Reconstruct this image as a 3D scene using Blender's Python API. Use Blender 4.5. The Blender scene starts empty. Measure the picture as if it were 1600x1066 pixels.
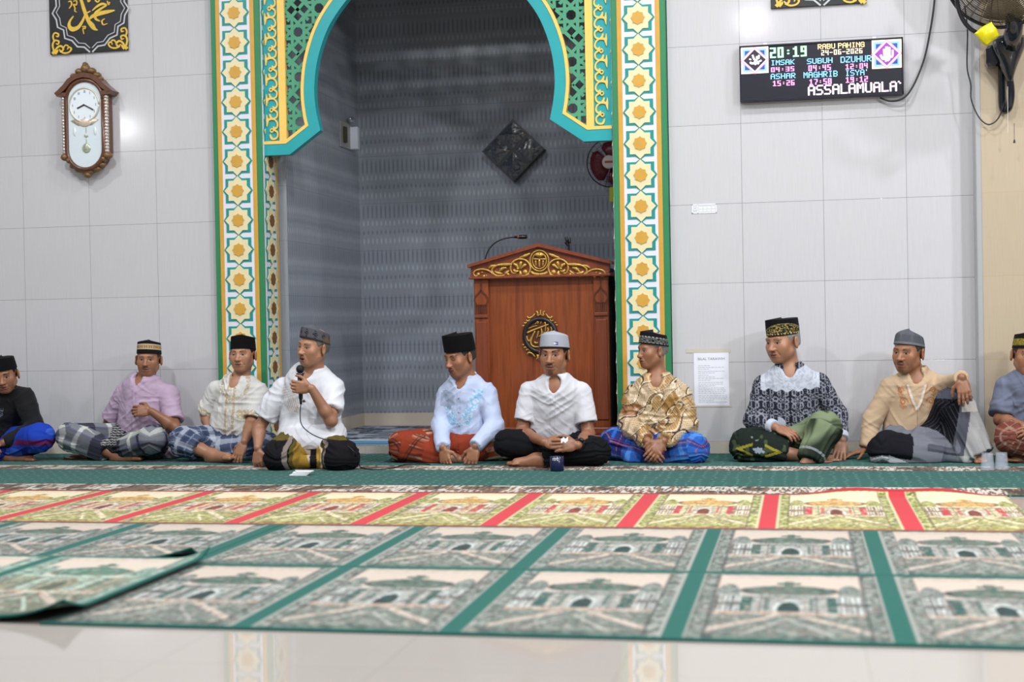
import bpy, bmesh, math, random
import numpy as np
from mathutils import Vector, Matrix

# ------------------------------------------------------------------ camera, world, lights, exposure
scene = bpy.context.scene
COL = scene.collection
random.seed(4)
RNG = np.random.default_rng(7)
FPX, CW, CH = 2222.0, 1600, 1066
YAW, PITCH, ROLL = 0.2003, -0.0133, -0.019
CAMP = np.array([0.0, -9.0668, 0.8622])
def _rot():
    cy, sy = math.cos(YAW), math.sin(YAW); cp, sp = math.cos(PITCH), math.sin(PITCH); cr, sr = math.cos(ROLL), math.sin(ROLL)
    fw = np.array([-sy*cp, cy*cp, sp]); r = np.array([cy, sy, 0.0]); u = np.cross(r, fw)
    return cr*r + sr*u, -sr*r + cr*u, fw
CR, CU, CF = _rot()
camd = bpy.data.cameras.new('camera'); cam = bpy.data.objects.new('camera', camd); COL.objects.link(cam)
cam.matrix_world = Matrix(((CR[0], CU[0], -CF[0], CAMP[0]), (CR[1], CU[1], -CF[1], CAMP[1]), (CR[2], CU[2], -CF[2], CAMP[2]), (0, 0, 0, 1)))
camd.sensor_width = 36.0; camd.lens = 50.0
camd.dof.use_dof = True; camd.dof.focus_distance = 8.75; camd.dof.aperture_fstop = 2.0
camd.clip_end = 100
scene.camera = cam
scene.view_settings.view_transform = 'Standard'; scene.view_settings.look = 'None'
scene.view_settings.gamma = 1.0; scene.view_settings.use_curve_mapping = False
scene.view_settings.exposure = -0.07
world = bpy.data.worlds.new('hall_air'); scene.world = world; world.use_nodes = True
world.node_tree.nodes['Background'].inputs[0].default_value = (0.93, 0.95, 1.0, 1)
world.node_tree.nodes['Background'].inputs[1].default_value = 0.25
def lamp(x, y, z, size, power, col=(1, 0.98, 0.95), tgt=None):
    d = bpy.data.lights.new('ceiling_or_fill_lamp', 'AREA'); d.shape = 'DISK'; d.size = size; d.energy = power; d.color = col
    o = bpy.data.objects.new('ceiling_or_fill_lamp', d); COL.objects.link(o); o.location = (x, y, z)
    if tgt is not None:
        o.rotation_euler = (Vector(tgt) - Vector((x, y, z))).to_track_quat('-Z', 'Y').to_euler()
    return o
LZ = 5.05
for lx, ly, ls, lp in ((-0.7, -2.5, 0.30, 85), (3.1, -2.3, 0.22, 115), (-5.6, -2.6, 0.30, 60), (-4.0, -4.7, 0.4, 175), (-0.2, -4.7, 0.4, 180), (3.6, -5.0, 0.4, 70), (2.6, -8.0, 0.5, 220), (-7.5, -6.0, 0.5, 70), (-0.6, -11.4, 0.28, 45), (-13.7, -18.3, 0.45, 200)):
    lamp(lx, ly, LZ, ls, lp, (0.96, 0.98, 1.0))
lamp(4.4, -6.2, 3.4, 0.5, 150, (0.96, 0.98, 1.0), (0.4, 0, 0.8))  # added fill lamp below the ceiling, aimed to brighten the lower right wall

# ------------------------------------------------------------------ pixel helpers (measurements from the photograph turned into points in the room)
def ray(px, py):
    return CF + (px-CW/2)/FPX*CR - (py-CH/2)/FPX*CU
def P(px, py, Y):
    d = ray(px, py); t = (Y-CAMP[1])/d[1]; return CAMP + t*d
def G(px, py, z=0.0):
    d = ray(px, py); t = (z-CAMP[2])/d[2]; return CAMP + t*d

# ------------------------------------------------------------------ materials
def srgb(r, g, b):
    f = lambda c: (c/255/12.92) if c/255 <= 0.04045 else ((c/255+0.055)/1.055)**2.4
    return (f(r), f(g), f(b))
MATS = {}
class NT:
    def __init__(s, name):
        s.m = bpy.data.materials.new(name); s.m.use_nodes = True; s.t = s.m.node_tree; s.b = s.t.nodes['Principled BSDF']
    def n(s, typ, **kw):
        nd = s.t.nodes.new(typ)
        for k, v in kw.items():
            if k.startswith('i_'):
                k2 = k[2:]; nd.inputs[int(k2) if k2.isdigit() else k2.replace('_', ' ')].default_value = v
            else: setattr(nd, k, v)
        return nd
    def l(s, a, b): s.t.links.new(a, b)
    def obj(s, scale=(1, 1, 1), loc=(0, 0, 0), rot=(0, 0, 0)):
        tc = s.n('ShaderNodeTexCoord'); mp = s.n('ShaderNodeMapping')
        mp.inputs['Scale'].default_value = scale; mp.inputs['Location'].default_value = loc; mp.inputs['Rotation'].default_value = rot
        s.l(tc.outputs['Object'], mp.inputs['Vector']); return mp.outputs[0]
    def noise(s, vec, scale=5, detail=3, rough=0.5):
        nd = s.n('ShaderNodeTexNoise'); nd.inputs['Scale'].default_value = scale; nd.inputs['Detail'].default_value = detail; nd.inputs['Roughness'].default_value = rough
        s.l(vec, nd.inputs['Vector']); return nd.outputs[0]
    def ramp(s, fac, stops):
        r = s.n('ShaderNodeValToRGB'); e = r.color_ramp.elements
        while len(e) < len(stops): e.new(0.5)
        for k, (p, c) in enumerate(stops): e[k].position = p; e[k].color = (*c, 1)
        s.l(fac, r.inputs[0]); return r.outputs[0]
    def mix(s, fac, a, b, mode='MIX'):
        m = s.n('ShaderNodeMix', data_type='RGBA', blend_type=mode)
        for sock, v in ((m.inputs[0], fac), (m.inputs[6], a), (m.inputs[7], b)):
            if hasattr(v, 'is_output'): s.l(v, sock)
            elif isinstance(v, (int, float)): sock.default_value = v
            else: sock.default_value = (*v, 1)
        return m.outputs[2]
    def bump(s, h, strength=0.2, dist=0.01):
        b = s.n('ShaderNodeBump'); b.inputs['Strength'].default_value = strength; b.inputs['Distance'].default_value = dist
        s.l(h, b.inputs['Height']); s.l(b.outputs[0], s.b.inputs['Normal'])
def mat(name, col, rough=0.5, metal=0.0, spec=0.5, emit=0.0, noise=0.0, nscale=40, bump=0.0, coat=0.0):
    if name in MATS: return MATS[name]
    t = NT(name); t.b.inputs['Roughness'].default_value = rough; t.b.inputs['Metallic'].default_value = metal
    t.b.inputs['Specular IOR Level'].default_value = spec; t.b.inputs['Coat Weight'].default_value = coat
    if emit:
        t.b.inputs['Emission Color'].default_value = (*col, 1); t.b.inputs['Emission Strength'].default_value = emit
    n = t.noise(t.obj(), nscale, 3)
    lo = tuple(c*(1-noise) for c in col); hi = tuple(min(1, c*(1+noise)) for c in col)
    t.l(t.ramp(n, [(0.3, lo), (0.7, hi)]), t.b.inputs['Base Color'])
    if bump: t.bump(n, bump, 0.003)
    MATS[name] = t.m; return t.m
def colmat(name, rough=0.8, spec=0.3, bump=0.15, nscale=300, sheen=0.0, aniso=(1, 1, 1), sss=0.0, jitter=0.12):
    """material that takes its pattern from the mesh's own 'Col' colours, with a woven or pored fine structure"""
    if name in MATS: return MATS[name]
    t = NT(name); a = t.n('ShaderNodeAttribute', attribute_name='Col')
    n = t.noise(t.obj(aniso), nscale, 2)
    j = t.ramp(n, [(0.25, (1-jitter,)*3), (0.75, (1+0.0*jitter,)*3)])
    t.l(t.mix(1.0, a.outputs['Color'], j, 'MULTIPLY'), t.b.inputs['Base Color'])
    t.b.inputs['Roughness'].default_value = rough; t.b.inputs['Specular IOR Level'].default_value = spec
    t.b.inputs['Sheen Weight'].default_value = sheen
    if sss:
        t.b.inputs['Subsurface Weight'].default_value = sss; t.b.inputs['Subsurface Radius'].default_value = (0.012, 0.005, 0.003); t.b.inputs['Subsurface Scale'].default_value = 0.6
    if bump: t.bump(n, bump, 0.002)
    MATS[name] = t.m; return t.m

# ------------------------------------------------------------------ objects
ORG = {}
def newobj(name, data, parent=None, org=(0, 0, 0)):
    o = bpy.data.objects.new(name, data); COL.objects.link(o)
    if parent is not None:
        o.parent = parent; ORG[o.name] = ORG[parent.name]
    else:
        o.location = org; ORG[o.name] = np.array(org, float)
    return o
def tag(o, label=None, cat=None, group=None, kind=None):
    if label: o['label'] = label
    if cat: o['category'] = cat
    if group: o['group'] = group
    if kind: o['kind'] = kind
    return o
def thing(name, label, cat, loc, group=None):
    return tag(newobj(name, None, None, tuple(loc)), label, cat, group)
def meshobj(name, V, Fc, m, parent=None, org=None, smooth=False, col=None, mats=None, fmat=None):
    V = np.asarray(V, float).reshape(-1, 3)
    if parent is not None: og = ORG[parent.name]
    elif org is not None: og = np.asarray(org, float)
    else:
        lo, hi = V.min(0), V.max(0); og = np.array([(lo[0]+hi[0])/2, (lo[1]+hi[1])/2, lo[2]])
    me = bpy.data.meshes.new(name)
    if isinstance(Fc, np.ndarray):
        L = V - og; nF, k = Fc.shape
        me.vertices.add(len(L)); me.vertices.foreach_set('co', L.astype(np.float32).ravel())
        me.loops.add(nF*k); me.loops.foreach_set('vertex_index', Fc.astype(np.int32).ravel())
        me.polygons.add(nF); me.polygons.foreach_set('loop_start', np.arange(0, nF*k, k, dtype=np.int32))
        me.update(calc_edges=True)
    else:
        me.from_pydata((V-og).tolist(), [], [list(f) for f in Fc])
        bm = bmesh.new(); bm.from_mesh(me); bmesh.ops.recalc_face_normals(bm, faces=bm.faces); bm.to_mesh(me); bm.free()
    if col is not None:
        a = me.color_attributes.new('Col', 'FLOAT_COLOR', 'POINT')
        c4 = np.ones((len(V), 4), np.float32); c4[:, :3] = col; a.data.foreach_set('color', c4.ravel())
    for mm in (mats or [m]): me.materials.append(mm)
    if fmat is not None: me.polygons.foreach_set('material_index', np.asarray(fmat, np.int32))
    if smooth: me.polygons.foreach_set('use_smooth', np.ones(len(me.polygons), bool))
    me.update()
    return newobj(name, me, parent, tuple(og))
class MB:
    """collects simple solids and links them as ONE mesh object"""
    def __init__(s): s.v = []; s.f = []
    def add(s, V, Fc):
        b = len(s.v); s.v += [tuple(map(float, p)) for p in V]; s.f += [tuple(b+i for i in f) for f in Fc]; return s
    def box(s, lo, hi, bev=0.0):
        (a, b, c), (d, e, f) = lo, hi
        if bev <= 0:
            V = [(a, b, c), (d, b, c), (d, e, c), (a, e, c), (a, b, f), (d, b, f), (d, e, f), (a, e, f)]
            return s.add(V, [(0, 3, 2, 1), (4, 5, 6, 7), (0, 1, 5, 4), (1, 2, 6, 5), (2, 3, 7, 6), (3, 0, 4, 7)])
        w = min(bev, (d-a)/2.01, (e-b)/2.01, (f-c)/2.01)
        def rings(x0, y0, x1, y1): return [(x0, y0), (x1, y0), (x1, y1), (x0, y1)]
        def oct_(x0, y0, x1, y1): return [(x0+w, y0), (x1-w, y0), (x1, y0+w), (x1, y1-w), (x1-w, y1), (x0+w, y1), (x0, y1-w), (x0, y0+w)]
        V = []
        for z, i in ((c, w), (c+w, 0), (f-w, 0), (f, w)):
            V += [(x, y, z) for x, y in oct_(a+i*0.6, b+i*0.6, d-i*0.6, e-i*0.6)]
        Fc = [tuple(range(7, -1, -1)), tuple(range(24, 32))]
        for r in range(3):
            for k in range(8):
                k2 = (k+1) % 8; Fc.append((r*8+k, r*8+k2, r*8+8+k2, r*8+8+k))
        return s.add(V, Fc)
    def prism(s, poly, y0, y1, plane='xz', off=0.0):
        """polygon in the wall plane, given depth from y0 to y1 (poly counter-clockwise seen from -Y)"""
        n = len(poly)
        if plane == 'xz': V = [(x, y0, z) for x, z in poly] + [(x, y1, z) for x, z in poly]
        elif plane == 'yz': V = [(y0, x, z) for x, z in poly] + [(y1, x, z) for x, z in poly]
        else: V = [(x, z, y0) for x, z in poly] + [(x, z, y1) for x, z in poly]
        return s.add(V, [tuple(range(n)), tuple(range(2*n-1, n-1, -1))] + [(i, n+i, n+(i+1) % n, (i+1) % n) for i in range(n)])
    def bar2(s, a, b, w, y0, y1):
        """flat bar in the wall plane from a to b"""
        ax, az = a; bx, bz = b; L = math.hypot(bx-ax, bz-az) or 1; nx, nz = -(bz-az)/L*w/2, (bx-ax)/L*w/2
        return s.prism([(ax-nx, az-nz), (bx-nx, bz-nz), (bx+nx, bz+nz), (ax+nx, az+nz)], y0, y1)
    def ribbon(s, pts, ws, y0, y1):
        """brush stroke in the wall plane: centre line pts with widths ws"""
        n = len(pts); Lf, Rt = [], []
        for i in range(n):
            a = pts[max(0, i-1)]; b = pts[min(n-1, i+1)]; dx, dz = b[0]-a[0], b[1]-a[1]; L = math.hypot(dx, dz) or 1
            w = ws[i] if hasattr(ws, '__len__') else ws
            Lf.append((pts[i][0]-dz/L*w/2, pts[i][1]+dx/L*w/2)); Rt.append((pts[i][0]+dz/L*w/2, pts[i][1]-dx/L*w/2))
        ring = Rt + Lf[::-1]
        V = [(x, y0, z) for x, z in ring] + [(x, y1, z) for x, z in ring]; m = 2*n
        Fc = []
        for i in range(n-1):
            Fc.append((i, i+1, m-2-i, m-1-i)); Fc.append((m+i+1, m+i, m+m-1-i, m+m-2-i))
        Fc += [(i, m+i, m+(i+1) % m, (i+1) % m) for i in range(m)]
        return s.add(V, Fc)
    def tube(s, pts, r, n=8, cap=True):
        pts = [Vector(p) for p in pts]; m = len(pts); up = Vector((0.13, 0.31, 0.94)); V = []
        prev = None
        for i, p in enumerate(pts):
            t = (pts[min(i+1, m-1)] - pts[max(i-1, 0)]).normalized()
            a = (prev - t*prev.dot(t)) if prev is not None else t.cross(up)
            if a.length < 1e-6: a = t.cross(Vector((1, 0, 0)))
            a.normalize(); prev = a; b = t.cross(a)
            rr = r[i] if hasattr(r, '__len__') else r
            V += [p + (a*math.cos(2*math.pi*k/n) + b*math.sin(2*math.pi*k/n))*rr for k in range(n)]
        Fc = [(i*n+k, i*n+(k+1) % n, (i+1)*n+(k+1) % n, (i+1)*n+k) for i in range(m-1) for k in range(n)]
        if cap: Fc += [tuple(range(n-1, -1, -1)), tuple((m-1)*n+k for k in range(n))]
        return s.add(V, Fc)
    def lathe(s, prof, c, n=24, axis='z', sx=1.0, sy=1.0):
        V = []; m = len(prof)
        for r, h in prof:
            for k in range(n):
                a = 2*math.pi*k/n; x, y = r*math.cos(a)*sx, r*math.sin(a)*sy
                V.append((c[0]+x, c[1]+y, c[2]+h) if axis == 'z' else (c[0]+x, c[1]-h, c[2]+y) if axis == 'y' else (c[0]+h, c[1]+x, c[2]+y))
        Fc = [(i*n+k, i*n+(k+1) % n, (i+1)*n+(k+1) % n, (i+1)*n+k) for i in range(m-1) for k in range(n)]
        if axis == 'y': pass
        Fc += [tuple(range(n-1, -1, -1)), tuple((m-1)*n+k for k in range(n))]
        return s.add(V, Fc)
    def ball(s, c, r, n=10):
        r = r if hasattr(r, '__len__') else (r, r, r); V = []; Fc = []
        for i in range(n+1):
            t = math.pi*i/n
            for k in range(2*n):
                a = math.pi*k/n; V.append((c[0]+r[0]*math.sin(t)*math.cos(a), c[1]+r[1]*math.sin(t)*math.sin(a), c[2]+r[2]*math.cos(t)))
        for i in range(n):
            for k in range(2*n):
                k2 = (k+1) % (2*n); Fc.append((i*2*n+k, (i+1)*2*n+k, (i+1)*2*n+k2, i*2*n+k2))
        return s.add(V, Fc)
    def build(s, name, m, parent=None, org=None, smooth=False):
        return meshobj(name, s.v, s.f, m, parent, org, smooth)
def bez(p0, p1, p2, p3, n=12):
    out = []
    for i in range(n+1):
        t = i/n; u = 1-t; out.append(tuple(u**3*a+3*u*u*t*b+3*u*t*t*c+t**3*d for a, b, c, d in zip(p0, p1, p2, p3)))
    return out
def spline(pts, n=8):
    """Catmull-Rom through pts"""
    q = [pts[0]] + list(pts) + [pts[-1]]; out = []
    for i in range(1, len(q)-2):
        a, b, c, d = (np.array(x, float) for x in q[i-1:i+3])
        for k in range(n):
            t = k/n; out.append(tuple(0.5*(2*b+(c-a)*t+(2*a-5*b+4*c-d)*t*t+(3*b-a-3*c+d)*t**3)))
    out.append(tuple(q[-2])); return out

# ------------------------------------------------------------------ the hall
Z0 = 0.0828                      # first joint of the tile grid above the floor
def tile_mat(name, base, x0, mort, rough=0.10, axis='xz', size=0.5, streak=0.035):
    t = NT(name); vec = t.obj()
    sx = t.n('ShaderNodeSeparateXYZ'); t.l(vec, sx.inputs[0])
    cb = t.n('ShaderNodeCombineXYZ')
    t.l(sx.outputs[0 if axis[0] == 'x' else 1], cb.inputs[0]); t.l(sx.outputs[2 if axis[1] == 'z' else 1], cb.inputs[1])
    mp = t.n('ShaderNodeMapping'); mp.inputs['Location'].default_value = (-x0, -Z0 if axis[1] == 'z' else 0.25, 0); t.l(cb.outputs[0], mp.inputs[0])
    br = t.n('ShaderNodeTexBrick', offset=0.0, squash=1.0)
    for k, v in (('Scale', 1.0), ('Mortar Size', 0.0016), ('Mortar Smooth', 0.2), ('Bias', 0.0), ('Brick Width', size), ('Row Height', size)): br.inputs[k].default_value = v
    t.l(mp.outputs[0], br.inputs['Vector'])
    br.inputs['Color1'].default_value = (*base, 1); br.inputs['Color2'].default_value = (*[c*0.975 for c in base], 1); br.inputs['Mortar'].default_value = (*mort, 1)
    g = t.n('ShaderNodeMapping'); g.inputs['Scale'].default_value = (150, 5, 1); t.l(cb.outputs[0], g.inputs[0])
    n1 = t.noise(g.outputs[0], 1.0, 4, 0.65)
    st = t.ramp(n1, [(0.3, (1-streak*2,)*3), (0.7, (1.0,)*3)])
    t.l(t.mix(1.0, br.outputs['Color'], st, 'MULTIPLY'), t.b.inputs['Base Color'])
    t.b.inputs['Roughness'].default_value = rough
    if axis == 'xy': t.b.inputs['Specular IOR Level'].default_value = 0.36
    b = t.n('ShaderNodeBump'); b.inputs['Strength'].default_value = 0.25; b.inputs['Distance'].default_value = 0.002; b.invert = True
    t.l(br.outputs['Fac'], b.inputs['Height']); t.l(b.outputs[0], t.b.inputs['Normal'])
    return t.m
GREY = srgb(203, 202, 206)
m_wl = tile_mat('grey_wall_tile_a', GREY, -5.3036, srgb(150, 148, 150))
m_wr = tile_mat('grey_wall_tile_b', GREY, -0.3476, srgb(140, 138, 142))
m_be = tile_mat('cream_wall_tile', srgb(190, 174, 151), 1.075, srgb(190, 165, 130))
m_fl = tile_mat('cream_floor_tile', srgb(166, 159, 153), 0.15, srgb(150, 143, 136), 0.035, 'xy', 0.6, 0.012)
m_sk = mat('cream_skirting_tile', srgb(205, 195, 182), 0.2, noise=0.05, nscale=8)
def structure(name, mb, m):
    o = mb.build(name, m, None, (0, 0, 0)); return tag(o, kind='structure')
structure('floor', MB().box((-9, -12, -0.1), (5, 0.0, 0)), m_fl)
structure('ceiling', MB().box((-9, -12, 5.2), (5, 0.0, 5.3)), mat('ceiling_paint', srgb(225, 225, 222), 0.9))
structure('wall_left', MB().box((-9, 0, 0), (-3.86, 0.12, 5.2)), m_wl)
structure('wall_right', MB().box((-0.80, 0, 0), (1.06, 0.12, 5.2)), m_wr)
structure('trim_1', MB().box((1.045, -0.14, 0), (1.078, 0.0, 5.2), 0.004), mat('grey_corner_trim', srgb(170, 170, 172), 0.25))
structure('wall_column', MB().box((1.078, -0.135, 0), (5, 0.12, 5.2)), m_be)
structure('baseboard_left', MB().box((-9, -0.004, 0), (-3.86, 0.0, Z0-0.002)), m_sk)
structure('baseboard_right', MB().box((-0.80, -0.004, 0), (1.045, 0.0, Z0-0.002)), m_sk)
structure('baseboard_column', MB().box((1.078, -0.139, 0), (5, -0.135, Z0-0.002)), m_sk)
structure('wall_over_arch', MB().box((-3.86, 0.0, 3.62), (-0.80, 0.24, 5.2)), m_wl)

# the prayer niche behind the arch
def niche_mat(name, axis):
    t = NT(name); vec = t.obj(); sx = t.n('ShaderNodeSeparateXYZ'); t.l(vec, sx.inputs[0])
    def M(op, a, b=None, c=None):
        nd = t.n('ShaderNodeMath', operation=op)
        for i, v in enumerate((a, b, c)):
            if v is None: continue
            if hasattr(v, 'is_output'): t.l(v, nd.inputs[i])
            else: nd.inputs[i].default_value = v
        return nd.outputs[0]
    X = sx.outputs[0 if axis == 'x' else 1]; Z = sx.outputs[2]
    wob = t.n('ShaderNodeTexNoise', noise_dimensions='1D'); wob.inputs['Scale'].default_value = 5.0; t.l(X, wob.inputs['W'])
    zz = M('ADD', Z, M('MULTIPLY', wob.outputs[0], 0.03))
    fr = M('FRACT', M('ADD', M('DIVIDE', zz, 0.362), 0.10))
    col = M('SINE', M('MULTIPLY', X, 2*math.pi/0.0365))                    # vertical dashes
    colp = M('POWER', M('MAXIMUM', col, 0.0), 0.6)
    k5 = (0.5,)*3
    bandr = t.ramp(fr, [(0.0, (0.1,)*3), (0.10, (0.1,)*3), (0.20, k5), (0.29, k5), (0.35, (1,)*3), (0.39, (1,)*3), (0.455, k5), (0.50, k5), (0.545, (0.1,)*3), (0.575, (0.1,)*3), (0.63, k5), (0.69, k5), (0.74, (1,)*3), (0.78, (1,)*3), (0.84, k5), (0.90, (0.15,)*3), (0.999, (0.1,)*3)])
    sepc = t.n('ShaderNodeSeparateColor'); t.l(bandr, sepc.inputs[0]); band = sepc.outputs[0]
    light = M('MULTIPLY', M('MAXIMUM', M('SUBTRACT', band, 0.5), 0.0), colp)
    dark = M('MULTIPLY', M('MAXIMUM', M('SUBTRACT', 0.5, band), 0.0), colp)
    base = t.n('ShaderNodeRGB'); base.outputs[0].default_value = (*srgb(152, 158, 169), 1)
    c1 = t.mix(M('MULTIPLY', dark, 1.3), base.outputs[0], srgb(88, 94, 106))
    c2 = t.mix(M('MULTIPLY', light, 1.0), c1, srgb(205, 210, 218))
    # fine joints
    jz = M('LESS_THAN', M('FRACT', M('DIVIDE', M('ADD', Z, 0.06), 0.378)), 0.006)
    c3 = t.mix(M('MULTIPLY', jz, 0.5), c2, srgb(70, 72, 80))
    g = t.n('ShaderNodeMapping'); g.inputs['Scale'].default_value = (90, 90, 3); t.l(vec, g.inputs[0])
    st = t.ramp(t.noise(g.outputs[0], 1.0, 3), [(0.3, (0.86,)*3), (0.7, (1.0,)*3)])
    t.l(t.mix(1.0, c3, st, 'MULTIPLY'), t.b.inputs['Base Color']); t.b.inputs['Roughness'].default_value = 0.2
    return t.m
NX0, NX1, NY, NF = -3.455, -1.17, 1.9, 0.055
m_nb, m_ns = niche_mat('niche_back_tile', 'x'), niche_mat('niche_side_tile', 'y')
structure('wall_back', MB().box((NX0-0.1, NY, 0), (NX1+0.1, NY+0.1, 3.7)), m_nb)
structure('wall_niche_left', MB().box((NX0-0.1, 0.24, 0), (NX0, NY, 3.7)), m_ns)
structure('wall_niche_right', MB().box((NX1, 0.24, 0), (NX1+0.1, NY, 3.7)), m_ns)
structure('ceiling_niche', MB().box((NX0-0.1, 0.24, 3.7), (NX1+0.1, NY+0.1, 3.8)), mat('niche_ceiling', srgb(120, 122, 126), 0.9))
structure('floor_niche', MB().box((-3.52, 0.0, 0.0), (-1.15, NY, NF)), m_fl)
structure('baseboard_niche', MB().box((NX0, NY-0.01, NF), (NX1, NY, NF+0.098)).box((NX0, 0.25, NF), (NX0+0.01, NY, NF+0.098)), m_sk)
# blue mat on the niche floor
def gridmesh(name, x0, x1, y0, y1, nx, ny, z, colf, m, label=None, cat=None, zf=None, kind=None, thick=0.008, parent=None, group=None):
    u, v = np.meshgrid(np.linspace(0, 1, nx), np.linspace(0, 1, ny)); X = x0+(x1-x0)*u; Y = y0+(y1-y0)*v
    Z = np.full_like(X, z+thick) if zf is None else z+thick+zf(X, Y)
    col = colf(X, Y, u, v).reshape(-1, 3)
    V = np.stack([X, Y, Z], -1).reshape(-1, 3); i = np.arange(nx*ny).reshape(ny, nx)
    Q = np.stack([i[:-1, :-1], i[:-1, 1:], i[1:, 1:], i[1:, :-1]], -1).reshape(-1, 4)
    # rim down to the floor
    rim = np.concatenate([i[0, :], i[1:, -1], i[-1, -2::-1], i[-2:0:-1, 0]]); nb = len(V)
    Vr = V[rim].copy(); Vr[:, 2] -= thick
    k = np.arange(len(rim)); k2 = np.roll(k, -1)
    Qr = np.stack([rim[k2], rim[k], nb+k, nb+k2], -1)
    o = meshobj(name, np.concatenate([V, Vr]), np.concatenate([Q, Qr]), m, parent, (((x0+x1)/2, (y0+y1)/2, z) if parent is None else None), True, np.concatenate([col, col[rim]*0.5]))
    return tag(o, label, cat, group, kind)
def hsh(ix, iy, s=0):
    ix = ix.astype(np.int64); iy = iy.astype(np.int64)
    h = (ix*374761393 + iy*668265263 + s*974634721) & 0xffffffff; h = ((h ^ (h >> 13))*1274126177) & 0xffffffff
    return ((h ^ (h >> 16)) & 0xffff)/65535.0
def vnoise(x, y, s=0):
    ix, iy = np.floor(x), np.floor(y); fx, fy = x-ix, y-iy; fx = fx*fx*(3-2*fx); fy = fy*fy*(3-2*fy)
    return (hsh(ix, iy, s)*(1-fx)+hsh(ix+1, iy, s)*fx)*(1-fy) + (hsh(ix, iy+1, s)*(1-fx)+hsh(ix+1, iy+1, s)*fx)*fy
def lerp(a, b, t): return np.asarray(a)*(1-t[..., None]) + np.asarray(b)*t[..., None]
def put(c, m, col, a=1.0):
    m = (m*a)[..., None] if m.dtype != bool else (m.astype(float)*a)[..., None]
    return c*(1-m) + np.asarray(col)*m
m_rug = colmat('woven_pile', 0.95, 0.08, 0.5, 420, 0.15, jitter=0.3)
def bluemat(X, Y, u, v):
    c = np.tile(np.array(srgb(40, 58, 92)), X.shape+(1,))
    n = vnoise(X*14, Y*30, 3); n2 = vnoise(X*45, Y*60, 4)
    c = put(c, n > 0.55, srgb(20, 26, 44)); c = put(c, (n2 > 0.62) & (n < 0.6), srgb(165, 180, 205), 0.8); c = put(c, vnoise(X*7, Y*12, 9) > 0.66, srgb(190, 200, 215), 0.6)
    c = put(c, v < 0.14, srgb(120, 156, 190)); c = put(c, v < 0.085, srgb(76, 134, 172)); c = put(c, (v > 0.14) & (v < 0.17), srgb(225, 228, 235))
    return c
gridmesh('prayer_mat', -3.40, -2.22, 0.16, 1.7, 160, 90, NF, bluemat, m_rug, 'blue and white patterned mat on the raised niche floor beside the pulpit', 'mat')

# ------------------------------------------------------------------ carpets on the floor
TEAL = srgb(16, 86, 79)
def speckle_border(c, X, t, m):
    """mottled woven border band; t runs 0..1 across it"""
    n = vnoise(X*60, t*4, 11); n2 = vnoise(X*130, t*5, 12); big = vnoise(X*9, t*1.5, 13)
    k = np.tile(np.array(srgb(98, 84, 70)), X.shape+(1,))
    k = put(k, n > 0.52, srgb(60, 48, 40)); k = put(k, (n2 > 0.5) & (big > 0.42), srgb(205, 196, 186)); k = put(k, (n2 < 0.25), srgb(150, 110, 80))
    k = put(k, (t > 0.86) & (vnoise(X*55, t*0, 5) > 0.5), srgb(190, 188, 175))
    return np.where(m[..., None], k, c)
def runner(Yn, Yf, bn, bf):
    def f(X, Y, u, v):
        c = np.tile(np.array(TEAL), X.shape+(1,)); c = c*(0.93+0.12*vnoise(X*20, Y*20, 2))[..., None]
        gx, gy = np.floor(X/0.062), np.floor(Y/0.085)
        ox, oy = X/0.062-gx-0.5+0.5*(hsh(gx, gy, 1)-0.5)*0.6, Y/0.085-gy-0.5
        c = put(c, ((ox*0.062)**2+(oy*0.085)**2 < 0.0085**2), srgb(110, 165, 150), 0.75)
        t = (Y-bn)/(bf-bn); c = speckle_border(c, X, t, (t > 0) & (t < 1))
        return c
    return f
gridmesh('carpet_runner', -6.6, 3.2, -1.035, -0.012, 1500, 120, 0, runner(-1.03, 0, -1.03, -0.80), m_rug, 'dark green carpet runner along the tiled wall, under the seated men', 'carpet', group='green carpet runners')
gridmesh('carpet_runner', -6.6, 3.2, -2.09, -1.037, 1500, 120, 0, runner(-2.09, -1.04, -2.085, -1.80), m_rug, 'dotted green carpet runner between the men and the red-edged prayer rug', 'carpet', group='green carpet runners')

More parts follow.
